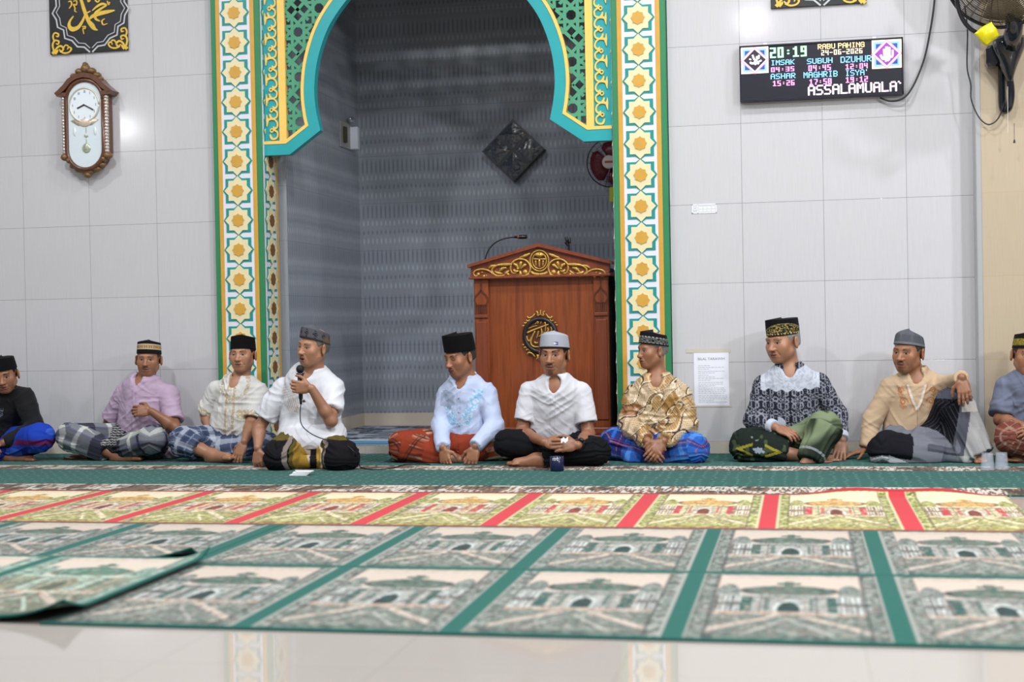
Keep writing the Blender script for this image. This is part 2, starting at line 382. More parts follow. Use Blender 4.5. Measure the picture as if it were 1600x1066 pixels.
# prayer rugs: one woven cell = a mosque under a domed tree, between floral side strips
def cell(U, V2, pal, X, Y):
    """U across the cell 0..1 (floral strips included), V2 0 near .. 1 far"""
    sky, dome, leaf, lite, dark, acc, wall, gnd = pal
    c = np.tile(np.array(sky), U.shape+(1,))
    n = vnoise(X*75, Y*75, 21); n2 = vnoise(X*150, Y*120, 22); n3 = vnoise(X*30, Y*30, 23)
    x = np.abs(U-0.5); 
    c = put(c, (V2 > 0.90) & (n > 0.45), np.array(sky)*0.86)
    # great tree and small side trees
    tree = ((x/0.255)**2 + ((V2-0.70)/0.085)**2 < 1) | ((x < 0.03) & (V2 > 0.66) & (V2 < 0.86)) | ((x < 0.07) & (np.abs(V2-0.815) < 0.018))
    side = (((x-0.335)/0.065)**2 + ((V2-0.665)/0.135)**2 < 1)
    c = put(c, (V2 < 0.62), lite)
    c = put(c, tree, dome); c = put(c, tree & (n > 0.58), np.array(dome)*0.55); c = put(c, tree & (n2 > 0.72), acc, 0.5)
    edge = np.abs((x/0.255)**2 + ((V2-0.70)/0.085)**2 - 1) < 0.16
    c = put(c, edge & (V2 < 0.74) & (V2 > 0.6), dark, 0.8)
    c = put(c, side, leaf); c = put(c, side & (n > 0.5), dark, 0.7); c = put(c, side & (n2 > 0.7), lite, 0.6)
    # building: colonnades, inner piers, arch
    b = (V2 > 0.36) & (V2 < 0.62)
    c = put(c, b & (n2 > 0.55), np.array(lite)*0.72)
    col = b & (x > 0.26) & (x < 0.40); c = put(c, col, dark, 0.75)
    c = put(c, col & (np.sin(x*2*np.pi/0.028) > -0.1) & (np.abs(V2-0.49) > 0.022), wall)
    c = put(c, (V2 > 0.38) & (V2 < 0.60) & (x > 0.20) & (x < 0.26), acc)
    pier = (V2 > 0.40) & (V2 < 0.58) & (x > 0.105) & (x < 0.135); c = put(c, pier, acc, 0.8)
    arch = (V2 > 0.38) & ((x/0.10)**2 + (np.maximum(V2-0.45, 0)/0.13)**2 < 1); c = put(c, arch, np.array(wall)*0.62); c = put(c, arch & ((x/0.075)**2 + (np.maximum(V2-0.45, 0)/0.10)**2 < 1), wall, 0.8)
    arch2 = (V2 > 0.38) & ((x/0.055)**2 + (np.maximum(V2-0.44, 0)/0.085)**2 < 1); c = put(c, arch2, dark); c = put(c, arch2 & (n > 0.6), acc, 0.6)
    c = put(c, (V2 > 0.33) & (V2 < 0.38) & (n > 0.4), np.array(srgb(176, 140, 112)), 0.8); c = put(c, (V2 > 0.33) & (V2 < 0.38) & (n2 > 0.6), sky, 0.8)
    # garden and the pale paths
    g = V2 < 0.335; c = put(c, g, gnd); c = put(c, g & (n > 0.55), np.array(gnd)*0.62); c = put(c, g & (n2 > 0.66), lite, 0.55)
    path = np.abs(V2 - (0.33-0.62*np.maximum(x-0.06, 0))) < 0.022; c = put(c, path & (x > 0.06) & (V2 > 0.07), sky)
    path2 = np.abs(V2 - (0.26-0.9*np.maximum(x-0.02, 0))) < 0.012; c = put(c, path2 & (x > 0.02) & (V2 > 0.07), lite)
    c = put(c, (V2 < 0.065), gnd); c = put(c, (V2 < 0.065) & (n > 0.5), dark, 0.7)
    # busy woven outlines over the building and garden
    k1 = vnoise(X*95, Y*60, 24); k2 = vnoise(X*60, Y*110, 25); busy = (V2 < 0.64) & (V2 > 0.06) & ~arch2
    c = put(c, busy & (k1 > 0.66), srgb(128, 110, 104), 0.55); c = put(c, busy & (k2 > 0.70), dark, 0.55); c = put(c, busy & (k1 < 0.22), sky, 0.5)
    c = put(c, (V2 > 0.605) & (V2 < 0.64) & (n2 > 0.45), lite, 0.8); c = put(c, (V2 > 0.585) & (V2 < 0.60) & (x < 0.26), dark, 0.6); c = put(c, np.abs(x-0.15) < 0.006*(b), dark, 0.6)
    c = put(c, (tree | side) & (k2 > 0.62), lite, 0.35); c = put(c, tree & (k1 > 0.7), srgb(120, 104, 92), 0.5)
    # floral side strips
    st = (x > 0.405); c = put(c, st, leaf); k = vnoise(X*75, Y*62, 31); c = put(c, st & (k > 0.55), np.array(leaf)*0.42); c = put(c, st & (vnoise(X*90, Y*70, 32) > 0.60), lite, 0.7); c = put(c, st & (vnoise(X*40, Y*30, 33) > 0.66), srgb(122, 112, 106), 0.5)
    c = put(c, np.abs(x-0.405) < 0.009, dark, 0.6); c = put(c, np.abs(x-0.490) < 0.008, dark, 0.4)
    c = put(c, V2 > 0.965, leaf); c = put(c, (V2 > 0.965) & (n > 0.5), dark, 0.7)
    return c
GPAL = (srgb(192, 178, 165), srgb(72, 98, 84), srgb(106, 118, 110), srgb(168, 170, 164), srgb(34, 44, 46), srgb(18, 84, 76), srgb(196, 204, 200), srgb(104, 120, 110))
RPAL = (srgb(226, 214, 180), srgb(214, 170, 88), srgb(150, 158, 72), srgb(222, 214, 170), srgb(92, 60, 42), srgb(196, 52, 64), srgb(236, 226, 208), srgb(168, 168, 92))
def rug(pal, sepcol, x0, pitch, sepw, Yn, Yf, edge=0.02, edgecol=None):
    def f(X, Y, u, v):
        k = (X-x0)/pitch; fr = k-np.floor(k); w = sepw/pitch
        U = (fr-w)/(1-w); V2 = (Y-Yn)/(Yf-Yn)
        c = cell(np.clip(U, 0, 1), V2, pal, X, Y)
        wb = 0.0*Y
        c = put(c, (fr*pitch < sepw+wb*0.4+0.008), np.array(pal[3])*0.75); c = put(c, (fr*pitch > pitch-0.008), np.array(pal[3])*0.8); c = put(c, (fr*pitch < sepw+wb*0.4), sepcol)
        ec = sepcol if edgecol is None else edgecol
        c = put(c, (Y-Yn < edge) | (Yf-Y < edge*(2.2 if edgecol is not None else 1)), ec)
        return c
    return f
TE2 = srgb(14, 90, 80)
gx = lambda w: int(w/0.0058)
def rugobj(name, xa, xb, Yn, Yf, f, label, zf=None, z=0.0, grp=None):
    return gridmesh(name, xa, xb, Yn, Yf, gx(xb-xa), gx(Yf-Yn), z, f, m_rug, label, 'rug', zf, group=grp)
def redwave(X, Y):
    t = np.clip((X+0.05)/0.95, 0, 1); return np.clip((Y+2.20)/0.1, 0, 1)*0.052*np.sin(t*np.pi)**1.5*(0.75+0.25*np.sin(X*11))
rugobj('prayer_rug', -5.6, 0.93, -3.25, -2.10, rug(RPAL, srgb(196, 52, 62), -0.185, 0.576, 0.075, -3.25, -2.10, 0.014, srgb(178, 44, 56)), 'cream and red patterned prayer rug with rumpled far edge, beyond the green rugs', redwave)
rugobj('prayer_rug', -2.20, 1.8, -4.26, -3.256, rug(GPAL, TE2, -0.385, 0.613, 0.06, -4.26, -3.256), 'green mosque-patterned prayer rug just behind the nearest rug, right of the seam', grp=None)
rugobj('prayer_rug', -5.6, -2.206, -4.192, -3.256, rug(GPAL, TE2, -2.262, 0.613, 0.06, -4.192, -3.256), 'green mosque-patterned prayer rug left of the seam, its near corner curled up',
       lambda X, Y: 0.05*np.clip((X+2.5)/0.29, 0, 1)**2*np.clip((-4.02-Y)/0.17, 0, 1)**2)
rugobj('prayer_rug', -2.20, 1.8, -5.27, -4.264, rug(GPAL, TE2, -0.385, 0.613, 0.06, -5.27, -4.264), 'green mosque-patterned prayer rug nearest the bare floor, on the right')
GP2 = (srgb(200, 187, 173), srgb(70, 116, 98), srgb(112, 150, 138), srgb(176, 196, 180), srgb(84, 86, 70), srgb(86, 110, 96), srgb(150, 150, 120), srgb(96, 104, 84))
rugobj('prayer_rug', -4.9, -2.13, -5.255, -4.20, rug(GP2, TE2, -2.76, 0.605, 0.05, -5.255, -4.20, 0.018), 'paler green prayer rug lapped over the nearest rug, near corner curled up',
       lambda X, Y: 0.004+0.014*np.clip((X+2.3)/0.17, 0, 1)**2 + 0.042*np.clip((X+2.40)/0.27, 0, 1)**2*np.clip((-5.10-Y)/0.155, 0, 1)**1.5 + 0.03*np.clip((X+2.26)/0.13, 0, 1)**2*np.clip((Y+4.32)/0.12, 0, 1)**2, 0.008)

# ------------------------------------------------------------------ decorated pillars and arch screen
GREEN = mat('pillar_green', srgb(44, 128, 84), 0.45, noise=0.04, nscale=12)
GOLD = mat('gold_paint', srgb(206, 158, 66), 0.4, noise=0.04, nscale=15)
WHITE = mat('white_paint', srgb(222, 222, 232), 0.4, noise=0.015, nscale=9)
TEALP = mat('teal_paint', srgb(28, 142, 140), 0.42, noise=0.03, nscale=12)
TEALB = mat('arch_teal_paint', srgb(38, 160, 166), 0.38, noise=0.03, nscale=8)
CREAM = mat('cream_paint', srgb(228, 216, 174), 0.45, noise=0.02, nscale=12)
LATT = mat('lattice_green_paint', srgb(72, 150, 116), 0.5, noise=0.05, nscale=14)
YEL = mat('gold_yellow_paint', srgb(244, 202, 104), 0.4, noise=0.03, nscale=12)
def star8(cx, cz, R, r, sx=1.0):
    return [(cx+sx*(R if k % 2 == 0 else r)*math.cos(math.pi*k/8), cz+(R if k % 2 == 0 else r)*math.sin(math.pi*k/8)) for k in range(16)]
PER, ZS = 0.1985, 1.581
def star_strip(root, u0, u1, face, out, plane, z0, z1, gold_l=0.03, gold_r=0.03, margin=0.0):
    """white strip with chained teal-edged stars; face = depth of the strip's front, out = +-1 direction it stands out"""
    w = u1-u0; cu = (u0+u1)/2; sc = w/0.215
    d = lambda a: (face+out*a, face) if out*a < 0 else (face, face+out*a)
    def pr(mb, poly, a, b):
        lo, hi = sorted((face+out*a, face+out*b)); mb.prism(poly, lo, hi, plane)
    wmb = MB(); pr(wmb, [(u0, z0), (u1, z0), (u1, z1), (u0, z1)], 0.0, 0.004); wmb.build('white_panel', WHITE, root)
    tm, cm, gm = MB(), MB(), MB()
    n0 = int((z0-ZS)/PER)-1; n1 = int((z1-ZS)/PER)+1
    for k in range(n0, n1+1):
        cz = ZS+k*PER
        if cz-PER/2 < z0 or cz+PER/2 > z1: continue
        # teal plate: square with side points, waist top and bottom
        a, b, h = 0.088*sc, 0.112*sc, PER/2
        pr(tm, [(cu+x*sc, cz+z) for x, z in [(0.006, -h), (0.030, -0.082), (0.088, -0.082), (0.088, -0.028), (0.107, 0), (0.088, 0.028), (0.088, 0.082), (0.030, 0.082), (0.006, h), (-0.006, h), (-0.030, 0.082), (-0.088, 0.082), (-0.088, 0.028), (-0.107, 0), (-0.088, -0.028), (-0.088, -0.082), (-0.030, -0.082), (-0.006, -h)]], 0.004, 0.007)
        R = 0.098
        pr(cm, [(cu+sc*x, cz+z) for x, z in [(0, -R), (0.030, -0.0675), (0.066, -0.0675), (0.066, -0.030), (R-0.003, 0), (0.066, 0.030), (0.066, 0.0675), (0.030, 0.0675), (0, R), (-0.030, 0.0675), (-0.066, 0.0675), (-0.066, 0.030), (-R+0.003, 0), (-0.066, -0.030), (-0.066, -0.0675), (-0.030, -0.0675)]], 0.007, 0.012)
        pr(gm, [(cu+(x-cu)*sc, z) for x, z in star8(cu, cz, 0.045, 0.037)], 0.012, 0.017)
    tm.build('teal_relief', TEALP, root); cm.build('cream_star_relief', CREAM, root); gm.build('gold_star_relief', GOLD if plane == 'xz' else mat('brown_star', srgb(116, 80, 38), 0.5), root)
def pillar(x0, x1, inner, label):
    root = thing('pillar', label, 'pillar', ((x0+x1)/2, 0.1, 0), 'star-panelled pillars of the niche')
    YF = -0.05
    MB().box((x0, YF, 0), (x1, 0.24, 5.19), 0.004).build('shaft', GREEN, root)
    g = MB()
    for a in (x0+0.036, x1-0.066): g.box((a, YF-0.006, 0.0), (a+0.030, YF, 5.18), 0.002)
    g.build('gold_edging', GOLD, root)
    star_strip(root, x0+0.066, x1-0.066, YF, -1, 'xz', 0.01, 4.2)
    xi = x1 if inner > 0 else x0
    star_strip(root, -0.030, 0.185, xi, inner, 'yz', 0.06, 3.4)
    lo, hi = sorted((xi, xi+inner*0.006)); MB().box((lo, 0.19, 0.055), (hi, 0.222, 3.4)).build('gold_edging', GOLD, root)
    return root
pillar(-3.86, -3.515, 1, 'green pillar with cream star panel, left of the niche near the clock')
pillar(-1.15, -0.805, -1, 'green pillar with cream star panel, right of the niche beside the pulpit')

XC = -2.338
IN_L = [(-3.515, 2.012), (-3.333, 2.012), (-3.114, 2.165)] + spline([(-3.114, 2.165), (-3.140, 2.293), (-3.150, 2.443), (-3.124, 2.634), (-3.045, 2.842), (-2.907, 3.025), (-2.76, 3.155), (-2.56, 3.245), (XC, 3.29)], 5)[4:]
def offset(pl, d):
    """mitred offset to the left of the walking direction"""
    out = []; n = len(pl)
    for i in range(n):
        def nr(a, b):
            L = math.hypot(b[0]-a[0], b[1]-a[1]); return (-(b[1]-a[1])/L, (b[0]-a[0])/L)
        if i == 0: m = nr(pl[0], pl[1]); k = 1
        elif i == n-1: m = nr(pl[-2], pl[-1]); k = 1
        else:
            p, q = nr(pl[i-1], pl[i]), nr(pl[i], pl[i+1]); m = (p[0]+q[0], p[1]+q[1]); L = math.hypot(*m); m = (m[0]/L, m[1]/L); k = 1/max(0.5, m[0]*q[0]+m[1]*q[1])
        out.append((pl[i][0]+m[0]*d*k, pl[i][1]+m[1]*d*k))
    return out
def strip(mb, A, B, y0, y1):
    n = len(A); V = []
    for y in (y0, y1):
        V += [(x, y, z) for x, z in A] + [(x, y, z) for x, z in B]
    o = 2*n; Fc = []
    for i in range(n-1):
        Fc += [(i, i+1, n+i+1, n+i), (o+i+1, o+i, o+n+i, o+n+i+1), (i+1, i, o+i, o+i+1), (n+i, n+i+1, o+n+i+1, o+n+i)]
    Fc += [(0, n, o+n, o), (n-1, o+n-1, o+2*n-1, 2*n-1)]
    mb.add(V, Fc)
def inpoly(x, z, poly):
    c = False; j = len(poly)-1
    for i in range(len(poly)):
        (xi, zi), (xj, zj) = poly[i], poly[j]
        if (zi > z) != (zj > z) and x < (xj-xi)*(z-zi)/(zj-zi)+xi: c = not c
        j = i
    return c
arch = thing('arch_screen', 'teal arch screen with gold edging and pierced green lattice, spanning the niche', 'arch', (XC, 0.04, 2.012))
TE0, TE1 = offset(IN_L, 0.0), offset(IN_L, 0.074); GO1 = offset(IN_L, 0.095)
def mir(pl, s): return pl if s < 0 else [(2*XC-x+0.0, z) for x, z in pl]
for s in (-1, 1):
    bmb, gmb, bnd, brd, scr = MB(), MB(), MB(), MB(), MB()
    strip(bmb, mir(TE0, s), mir(TE1, s), -0.012, 0.05)
    strip(gmb, mir(TE1, s), mir(GO1, s), -0.016, 0.03)
    X = lambda x: x if s < 0 else 2*XC-x
    a, b = sorted((X(-3.401), X(-3.352))); bnd.box((a, -0.014, 2.10), (b, 0.03, 3.62))
    a, b = sorted((X(-3.520), X(-3.401))); brd.box((a, 0.0, 2.10), (b, 0.03, 3.62))
    # lattice, clipped to the opening between band and arch edge
    reg = [(-3.352, 2.09)] + [p for p in GO1 if p[0] > -3.352] + [(XC, 3.62), (-3.352, 3.62)]
    reg = mir(reg, s); lat = MB()
    x0, z0 = (-3.262, 2.530)
    for i in range(-1, 7):
        for j in range(-4, 8):
            if (i+j) % 2:
                vx, vz = X(x0+0.15*i), z0+0.15*j
                for ux, uz in ((.7071, .7071), (.7071, -.7071)):
                    for sg in (-1, 1):
                        p1, p2 = (vx, vz), (vx+sg*ux*0.105, vz+sg*uz*0.105)
                        if inpoly(*p1, reg) and inpoly(*p2, reg): lat.bar2(p1, p2, 0.022, 0.005, 0.018)
                for ux, uz in ((1, 0), (-1, 0)):
                    p1, p2 = (vx, vz), (vx+ux*0.05, vz)
                continue
            cx, cz = X(x0+0.15*i), z0+0.15*j
            for k in range(8):
                th = k*math.pi/4; b = 0.0415; hl = 0.100 if k % 2 == 0 else 0.098
                nx, nz = math.cos(th), math.sin(th); mx, mz = cx+nx*b, cz+nz*b; run = None; N = 26
                for q in range(N+1):
                    t = -hl+2*hl*q/N; pt = (mx-nz*t, mz+nx*t); ok = inpoly(*pt, reg) and q < N
                    if ok and run is None: run = pt
                    if not ok and run is not None:
                        if math.hypot(pt[0]-run[0], pt[1]-run[1]) > 0.01: lat.bar2(run, pt, 0.021, 0.004+0.0004*(k % 4), 0.018)
                        run = None
                    last = pt
            # small ties between neighbouring stars
            for dx, dz in ((0.15, 0.15), (0.15, -0.15)):
                for o in ():
                    L = math.hypot(dx, dz); ux, uz = dx/L, dz/L
                    p1 = (cx-uz*o+ux*0.075, cz+ux*o+uz*0.075); p2 = (cx-uz*o+ux*(L-0.075), cz+ux*o+uz*(L-0.075))
                    if inpoly(*p1, reg) and inpoly(*p2, reg): lat.bar2(p1, p2, 0.013, 0.0045, 0.018)
    lat.build('lattice', LATT, arch)
    # arabesque scrolls on the teal strip
    U = lambda u, w, z: (X(-3.492+0.080*u), z+0.136*w)
    for k in range(10):
        z = 2.112+0.136*k
        if z+0.15 > 3.62: break
        for kk, (pts, ws) in enumerate((([(0.02, .98), (.35, 1.06), (.72, 1.02), (.95, .84), (.93, .66), (.70, .58), (.58, .68)], [.022, .020, .014, .013, .015, .020, .008]),
                        ([(.58, .52), (.80, .46), (.97, .34), (.90, .14), (.60, .06), (.40, .12), (.28, .30)], [.013, .016, .013, .014, .016, .020, .010]),
                        ([(.30, .50), (.45, .58), (.60, .50), (.45, .40), (.30, .50)], [.010]*5),
                        ([(.02, .70), (.06, .88), (.08, 1.0), (.05, 1.10), (.02, 1.28)], [.004, .016, .026, .016, .004]))):
            pp = spline([U(u, w, z) for u, w in pts], 4); wv = np.interp(np.linspace(0, 1, len(pp)), np.linspace(0, 1, len(ws)), ws)
            scr.ribbon(pp, list(wv*0.74), -0.010-0.0007*kk, 0.001)
    bmb.build('border', TEALB, arch); gmb.build('gold_edging', YEL, arch); bnd.build('gold_band', YEL, arch)
    brd.build('scroll_board', TEALB, arch); scr.build('scroll_ornament', YEL, arch)

# ------------------------------------------------------------------ pulpit
def wood_mat(name, c1, c2, rough=0.35):
    t = NT(name); v = t.obj((9, 9, 0.7)); n = t.noise(v, 2.2, 5, 0.6); n2 = t.noise(t.obj((60, 60, 2.5)), 1.5, 3)
    base = t.ramp(n, [(0.30, c1), (0.55, c2), (0.75, tuple(a*0.75 for a in c1))])
    t.l(t.mix(0.35, base, t.ramp(n2, [(0.3, c1), (0.7, c2)])), t.b.inputs['Base Color']); t.b.inputs['Roughness'].default_value = rough; t.b.inputs['Coat Weight'].default_value = 0.25; t.b.inputs['Coat Roughness'].default_value = 0.2
    return t.m
WOOD = wood_mat('teak', srgb(92, 40, 17), srgb(146, 74, 34)); WOODD = wood_mat('dark_teak', srgb(70, 34, 18), srgb(96, 48, 26)); WOODR = wood_mat('red_teak', srgb(104, 46, 26), srgb(132, 66, 40))
DARKW = mat('recess_shade_paint', srgb(26, 20, 18), 0.6)  # near-black colour stands in for the shade inside the pulpit
CARV = mat('carved_gold', srgb(190, 152, 74), 0.38, 0.55, noise=0.25, nscale=60, bump=0.3)
BLACK = mat('black_plastic', srgb(22, 22, 24), 0.35); BLACKM = mat('black_metal', srgb(30, 30, 34), 0.3, 0.6)
PY = 0.14
pul = thing('pulpit', 'carved teak pulpit with gold pediment and round gold medallion, right side of the niche', 'pulpit', (-1.68, 0.4, NF))
px = lambda x, y, Y=PY: tuple(P(x, y, Y)[[0, 2]])
XL, XR = -2.118, -1.222
MB().box((XL+0.02, PY+0.015, NF+0.1), (XR-0.02, PY+0.05, 1.16)).build('front_panel', WOOD, pul)
for sx in (XL, XR-0.03): MB().box((sx, PY+0.03, NF+0.08), (sx+0.03, PY+0.56, 1.15), 0.003).build('side_panel', DARKW if sx > -1.5 else WOODD, pul)
MB().box((XL-0.03, PY-0.045, NF), (XR+0.03, PY+0.58, NF+0.06), 0.006).box((XL-0.012, PY-0.022, NF+0.06), (XR+0.012, PY+0.57, NF+0.11), 0.008).build('plinth', WOODR, pul)
for k, (a, b) in enumerate(((XL, XL+0.098), (XR-0.098, XR))):
    pil = MB().box((a, PY-0.012, NF+0.11), (b, PY+0.03, 1.15), 0.004).build('pilaster', WOOD, pul)
    m = MB(); c = (a+b)/2
    zt = 0.905
    m.box((a+0.010, PY-0.020, NF+0.16), (b-0.010, PY-0.010, zt-0.035), 0.005).box((a+0.004, PY-0.024, zt-0.012), (b-0.004, PY-0.01, zt+0.010), 0.003)
    m.build('raised_panel', WOODR, pil)
    d = MB()
    for q in range(6): d.box((a+0.010+q*0.0145, PY-0.020, zt+0.014), (a+0.016+q*0.0145, PY-0.011, zt+0.072))
    d.box((a+0.006, PY-0.019, zt+0.072), (b-0.006, PY-0.011, zt+0.078))
    dome = [(c+x, zt+0.08+z) for x, z in [(-.034, 0), (-.045, .02), (-.044, .04), (-.033, .06), (-.012, .078), (0, .10)]]
    dome = dome + [(2*c-x, z) for x, z in dome[-2::-1]]
    d.ribbon(dome, 0.009, PY-0.020, PY-0.011); d.bar2((c, zt+0.175), (c, zt+0.215), 0.006, PY-0.018, PY-0.011)
    d.build('dome_relief', WOODD, pil)
cor = MB().box((XL-0.026, PY-0.05, 1.150), (XR+0.022, PY+0.58, 1.166), 0.004).box((XL-0.016, PY-0.036, 1.164), (XR+0.012, PY+0.57, 1.180), 0.003)
cor.build('cornice', WOODR, pul)
za, zb, xa, xb, xm = 1.180, 1.232, XL-0.016, XR+0.012, -1.672
MB().prism([(xa, za), (xb, za), (xb, zb), (xm, 1.358), (xa, zb)], PY-0.026, PY+0.03).build('pediment', WOODR, pul)
rk = MB()
strip(rk, [(xa-0.018, zb-0.006), (xm, 1.352), (xb+0.018, zb-0.006)], [(xa-0.018, zb+0.014), (xm, 1.376), (xb+0.018, zb+0.014)], PY-0.055, PY+0.08); rk.build('gable_moulding', WOODR, pul)
MB().prism([(xa, za), (xb, za), (xb, zb-0.03), (xm, 1.32), (xa, zb-0.03)], PY+0.03, PY+0.55).build('desk_top', DARKW, pul)
cv = MB(); S6 = 1600/240
def c6(x, y, dy=0.0): q = P(725+x/S6, 375+y/S6, PY-0.034); return (q[0], q[1]-dy, q[2])
def stroke(pts, r, mirror=True):
    for sgn in ((1, -1) if mirror else (1,)):
        sp = spline([c6(785+sgn*(x-785), y) for x, y in pts], 4)
        rr = np.interp(np.linspace(0, 1, len(sp)), np.linspace(0, 1, len(r)), r)*0.00062
        cv.tube(sp, list(rr), 6)
def knob(x, y, r):
    for sgn in (1, -1): cv.ball(c6(785+sgn*(x-785), y), (r*0.00062, 0.012, r*0.00062), 6)
stroke([(600, 378), (660, 362), (690, 310), (680, 250), (630, 207), (560, 202), (500, 240), (485, 300), (505, 345), (545, 345)], [8, 12, 12, 12, 12, 12, 12, 12, 10, 8])
for a in ([(575, 310), (545, 265), (515, 250)], [(578, 300), (590, 250), (600, 225)], [(585, 305), (630, 265), (650, 265)], [(570, 320), (540, 330), (515, 310)], [(580, 320), (590, 350), (575, 370)]): stroke(a, [6, 20, 14])
knob(637, 335, 28); knob(460, 360, 18); knob(560, 300, 14)
stroke([(500, 255), (430, 258), (350, 264), (295, 300), (300, 345), (350, 376), (430, 366)], [14, 22, 14, 12, 12, 14, 8])
for a in ([(330, 262), (290, 275), (255, 295)], [(360, 340), (400, 300), (445, 290)], [(320, 325), (350, 345), (400, 350)], [(420, 290), (390, 310), (370, 300)], [(470, 320), (440, 345), (420, 370)]): stroke(a, [8, 20, 7])
stroke([(310, 368), (265, 325), (195, 305), (125, 318), (100, 350), (120, 378), (155, 368)], [9, 12, 11, 10, 10, 10, 12])
knob(150, 358, 20); knob(210, 378, 17); knob(190, 340, 12); knob(235, 372, 12)
stroke([(690, 140), (640, 165), (570, 188)], [8, 22, 6]); stroke([(700, 330), (720, 350), (785, 362)], [16, 18, 18]); stroke([(680, 355), (640, 372), (560, 378)], [14, 10, 10])
for rx, ry, rr in ((97, 108, 9), (72, 84, 7)): stroke([(785+rx*math.cos(t), 217+ry*math.sin(t)) for t in np.linspace(0, 2*math.pi, 21)], [rr], False)
stroke([(785, 205), (785, 285)], [14, 10], False); stroke([(722, 200), (850, 200)], [9, 9], False); stroke([(745, 215), (750, 270)], [12, 8], False); stroke([(825, 215), (820, 270)], [12, 8], False)
stroke([(745, 165), (765, 145), (785, 170), (805, 145), (825, 165)], [16, 20, 24, 20, 16], False)
cv.build('gold_carving', CARV, pul, smooth=True)
# medallion
MC = P(844.5, 524, PY+0.01); med = MB()
ring = [(MC[0]+0.104*math.cos(t), PY-0.002, MC[2]+0.108*math.sin(t)) for t in np.linspace(0, 2*math.pi, 49)]
md = MB().tube(ring, 0.0155, 10).build('medallion', mat('dark_bronze', srgb(46, 38, 40), 0.35, 0.3), pul, smooth=True)
md['label'] = 'dark round medallion ring with gold calligraphy'
MB().prism([(MC[0]+0.10*math.cos(t), MC[2]+0.104*math.sin(t)) for t in np.linspace(0, 2*math.pi, 40)[:-1]], PY-0.001, PY+0.016).build('medallion_disc', WOODD, md)
cg = MB(); S7 = 8.88
def c7(x, y): q = P(800+x/S7, 470+y/S7, PY-0.008); return tuple(q)
def st7(pts, r):
    sp = spline([c7(x, y) for x, y in pts], 4); rr = np.interp(np.linspace(0, 1, len(sp)), np.linspace(0, 1, len(r)), r)*0.00046; cg.tube(sp, list(rr), 6)
st7([(205, 448), (300, 408), (420, 362), (508, 328)], [14, 16, 14, 10]); st7([(458, 298), (466, 360), (462, 425)], [15, 13, 10]); st7([(540, 360), (552, 400), (540, 432)], [9, 12, 8])
st7([(320, 425), (290, 480), (262, 560), (268, 610), (310, 640), (370, 640)], [14, 14, 15, 15, 12, 8]); st7([(205, 490), (215, 540), (240, 560), (275, 500), (318, 440)], [10, 13, 13, 10, 8])
st7([(365, 420), (355, 480), (340, 520)], [10, 12, 8]); st7([(405, 385), (415, 440), (400, 480), (370, 500)], [10, 12, 10, 8]); st7([(495, 375), (500, 420), (470, 440), (430, 440)], [12, 12, 10, 8])
st7([(320, 330), (350, 295), (365, 300), (350, 325)], [7, 9, 9, 6]); st7([(395, 320), (405, 290)], [8, 6]); st7([(220, 390), (290, 360), (350, 345)], [5, 7, 5]); st7([(310, 570), (330, 590), (360, 580)], [14, 16, 10]); st7([(430, 480), (470, 500), (500, 470)], [10, 12, 8])
cg.build('gold_calligraphy', CARV, md, smooth=True)
def crest(sy):
    cr = MB()
    f = lambda x, y: tuple(np.array([P(800+x/S7, 470+(y if sy > 0 else 960-y)/S7, PY-0.004)[i] for i in range(3)]))
    for pts, r in (([(395, 130), (395, 200)], [10, 14]), ([(335, 145), (360, 170), (350, 205), (385, 195)], [10, 13, 12, 8]), ([(455, 145), (430, 170), (440, 205), (405, 195)], [10, 13, 12, 8]),
                   ([(210, 215), (235, 240), (280, 225), (320, 180)], [12, 16, 14, 8]), ([(560, 215), (535, 240), (500, 225), (470, 180)], [12, 16, 14, 8]), ([(195, 270), (225, 285), (250, 260)], [13, 12, 8]), ([(575, 270), (545, 285), (525, 260)], [13, 12, 8]),
                   ([(165, 305), (190, 315), (205, 295)], [12, 11, 8]), ([(610, 300), (585, 312)], [12, 9]), ([(145, 350), (170, 345)], [13, 9]), ([(632, 340), (610, 335)], [13, 9])):
        sp = spline([f(x, y) for x, y in pts], 4); rr = np.interp(np.linspace(0, 1, len(sp)), np.linspace(0, 1, len(r)), r)*0.00046; cr.tube(sp, list(rr), 6)
    cr.build('gold_crest', CARV, md, smooth=True)
crest(1); crest(-1)
# microphones on the pulpit
gm = thing('gooseneck_microphone', 'thin black gooseneck microphone rising from the left of the pulpit top', 'microphone', P(757, 414, 0.3))
nk = [P(x, y, 0.3) for x, y in [(757, 415), (759, 402), (765, 388), (776, 378), (790, 372.5), (806, 370.5)]]
MB().tube(spline(nk, 5), 0.0045, 8).build('gooseneck', BLACK, gm, smooth=True)
MB().tube([P(804, 370.6, 0.3), P(810, 370.4, 0.3), P(812, 370.4, 0.3), P(823, 370.2, 0.3)], [0.008, 0.010, 0.014, 0.013], 10).build('microphone_head', BLACK, gm, smooth=True)
MB().tube([P(809, 370.4, 0.3), P(811.5, 370.4, 0.3)], 0.0125, 10).build('red_ring', mat('red_ring', srgb(150, 60, 45), 0.4), gm)
mcl = thing('microphone_clip', 'short black microphone clip on the right of the pulpit top', 'microphone clip', P(889, 394, 0.25))
MB().tube([P(889, 396, 0.25), P(888.5, 382, 0.25)], 0.007, 8).build('stem', BLACK, mcl)
MB().tube([P(884, 371, 0.25), P(886, 376, 0.24), P(890, 379, 0.25), P(891, 371, 0.25)], [0.009, 0.012, 0.013, 0.006], 8).tube([P(885, 378, 0.25), P(888, 384, 0.25)], [0.016, 0.010], 8).build('clamp', BLACK, mcl)
MB().lathe([(0.022, 0), (0.022, 0.008), (0.01, 0.012)], tuple(P(889, 396.5, 0.25)), 14).build('base', BLACK, mcl)

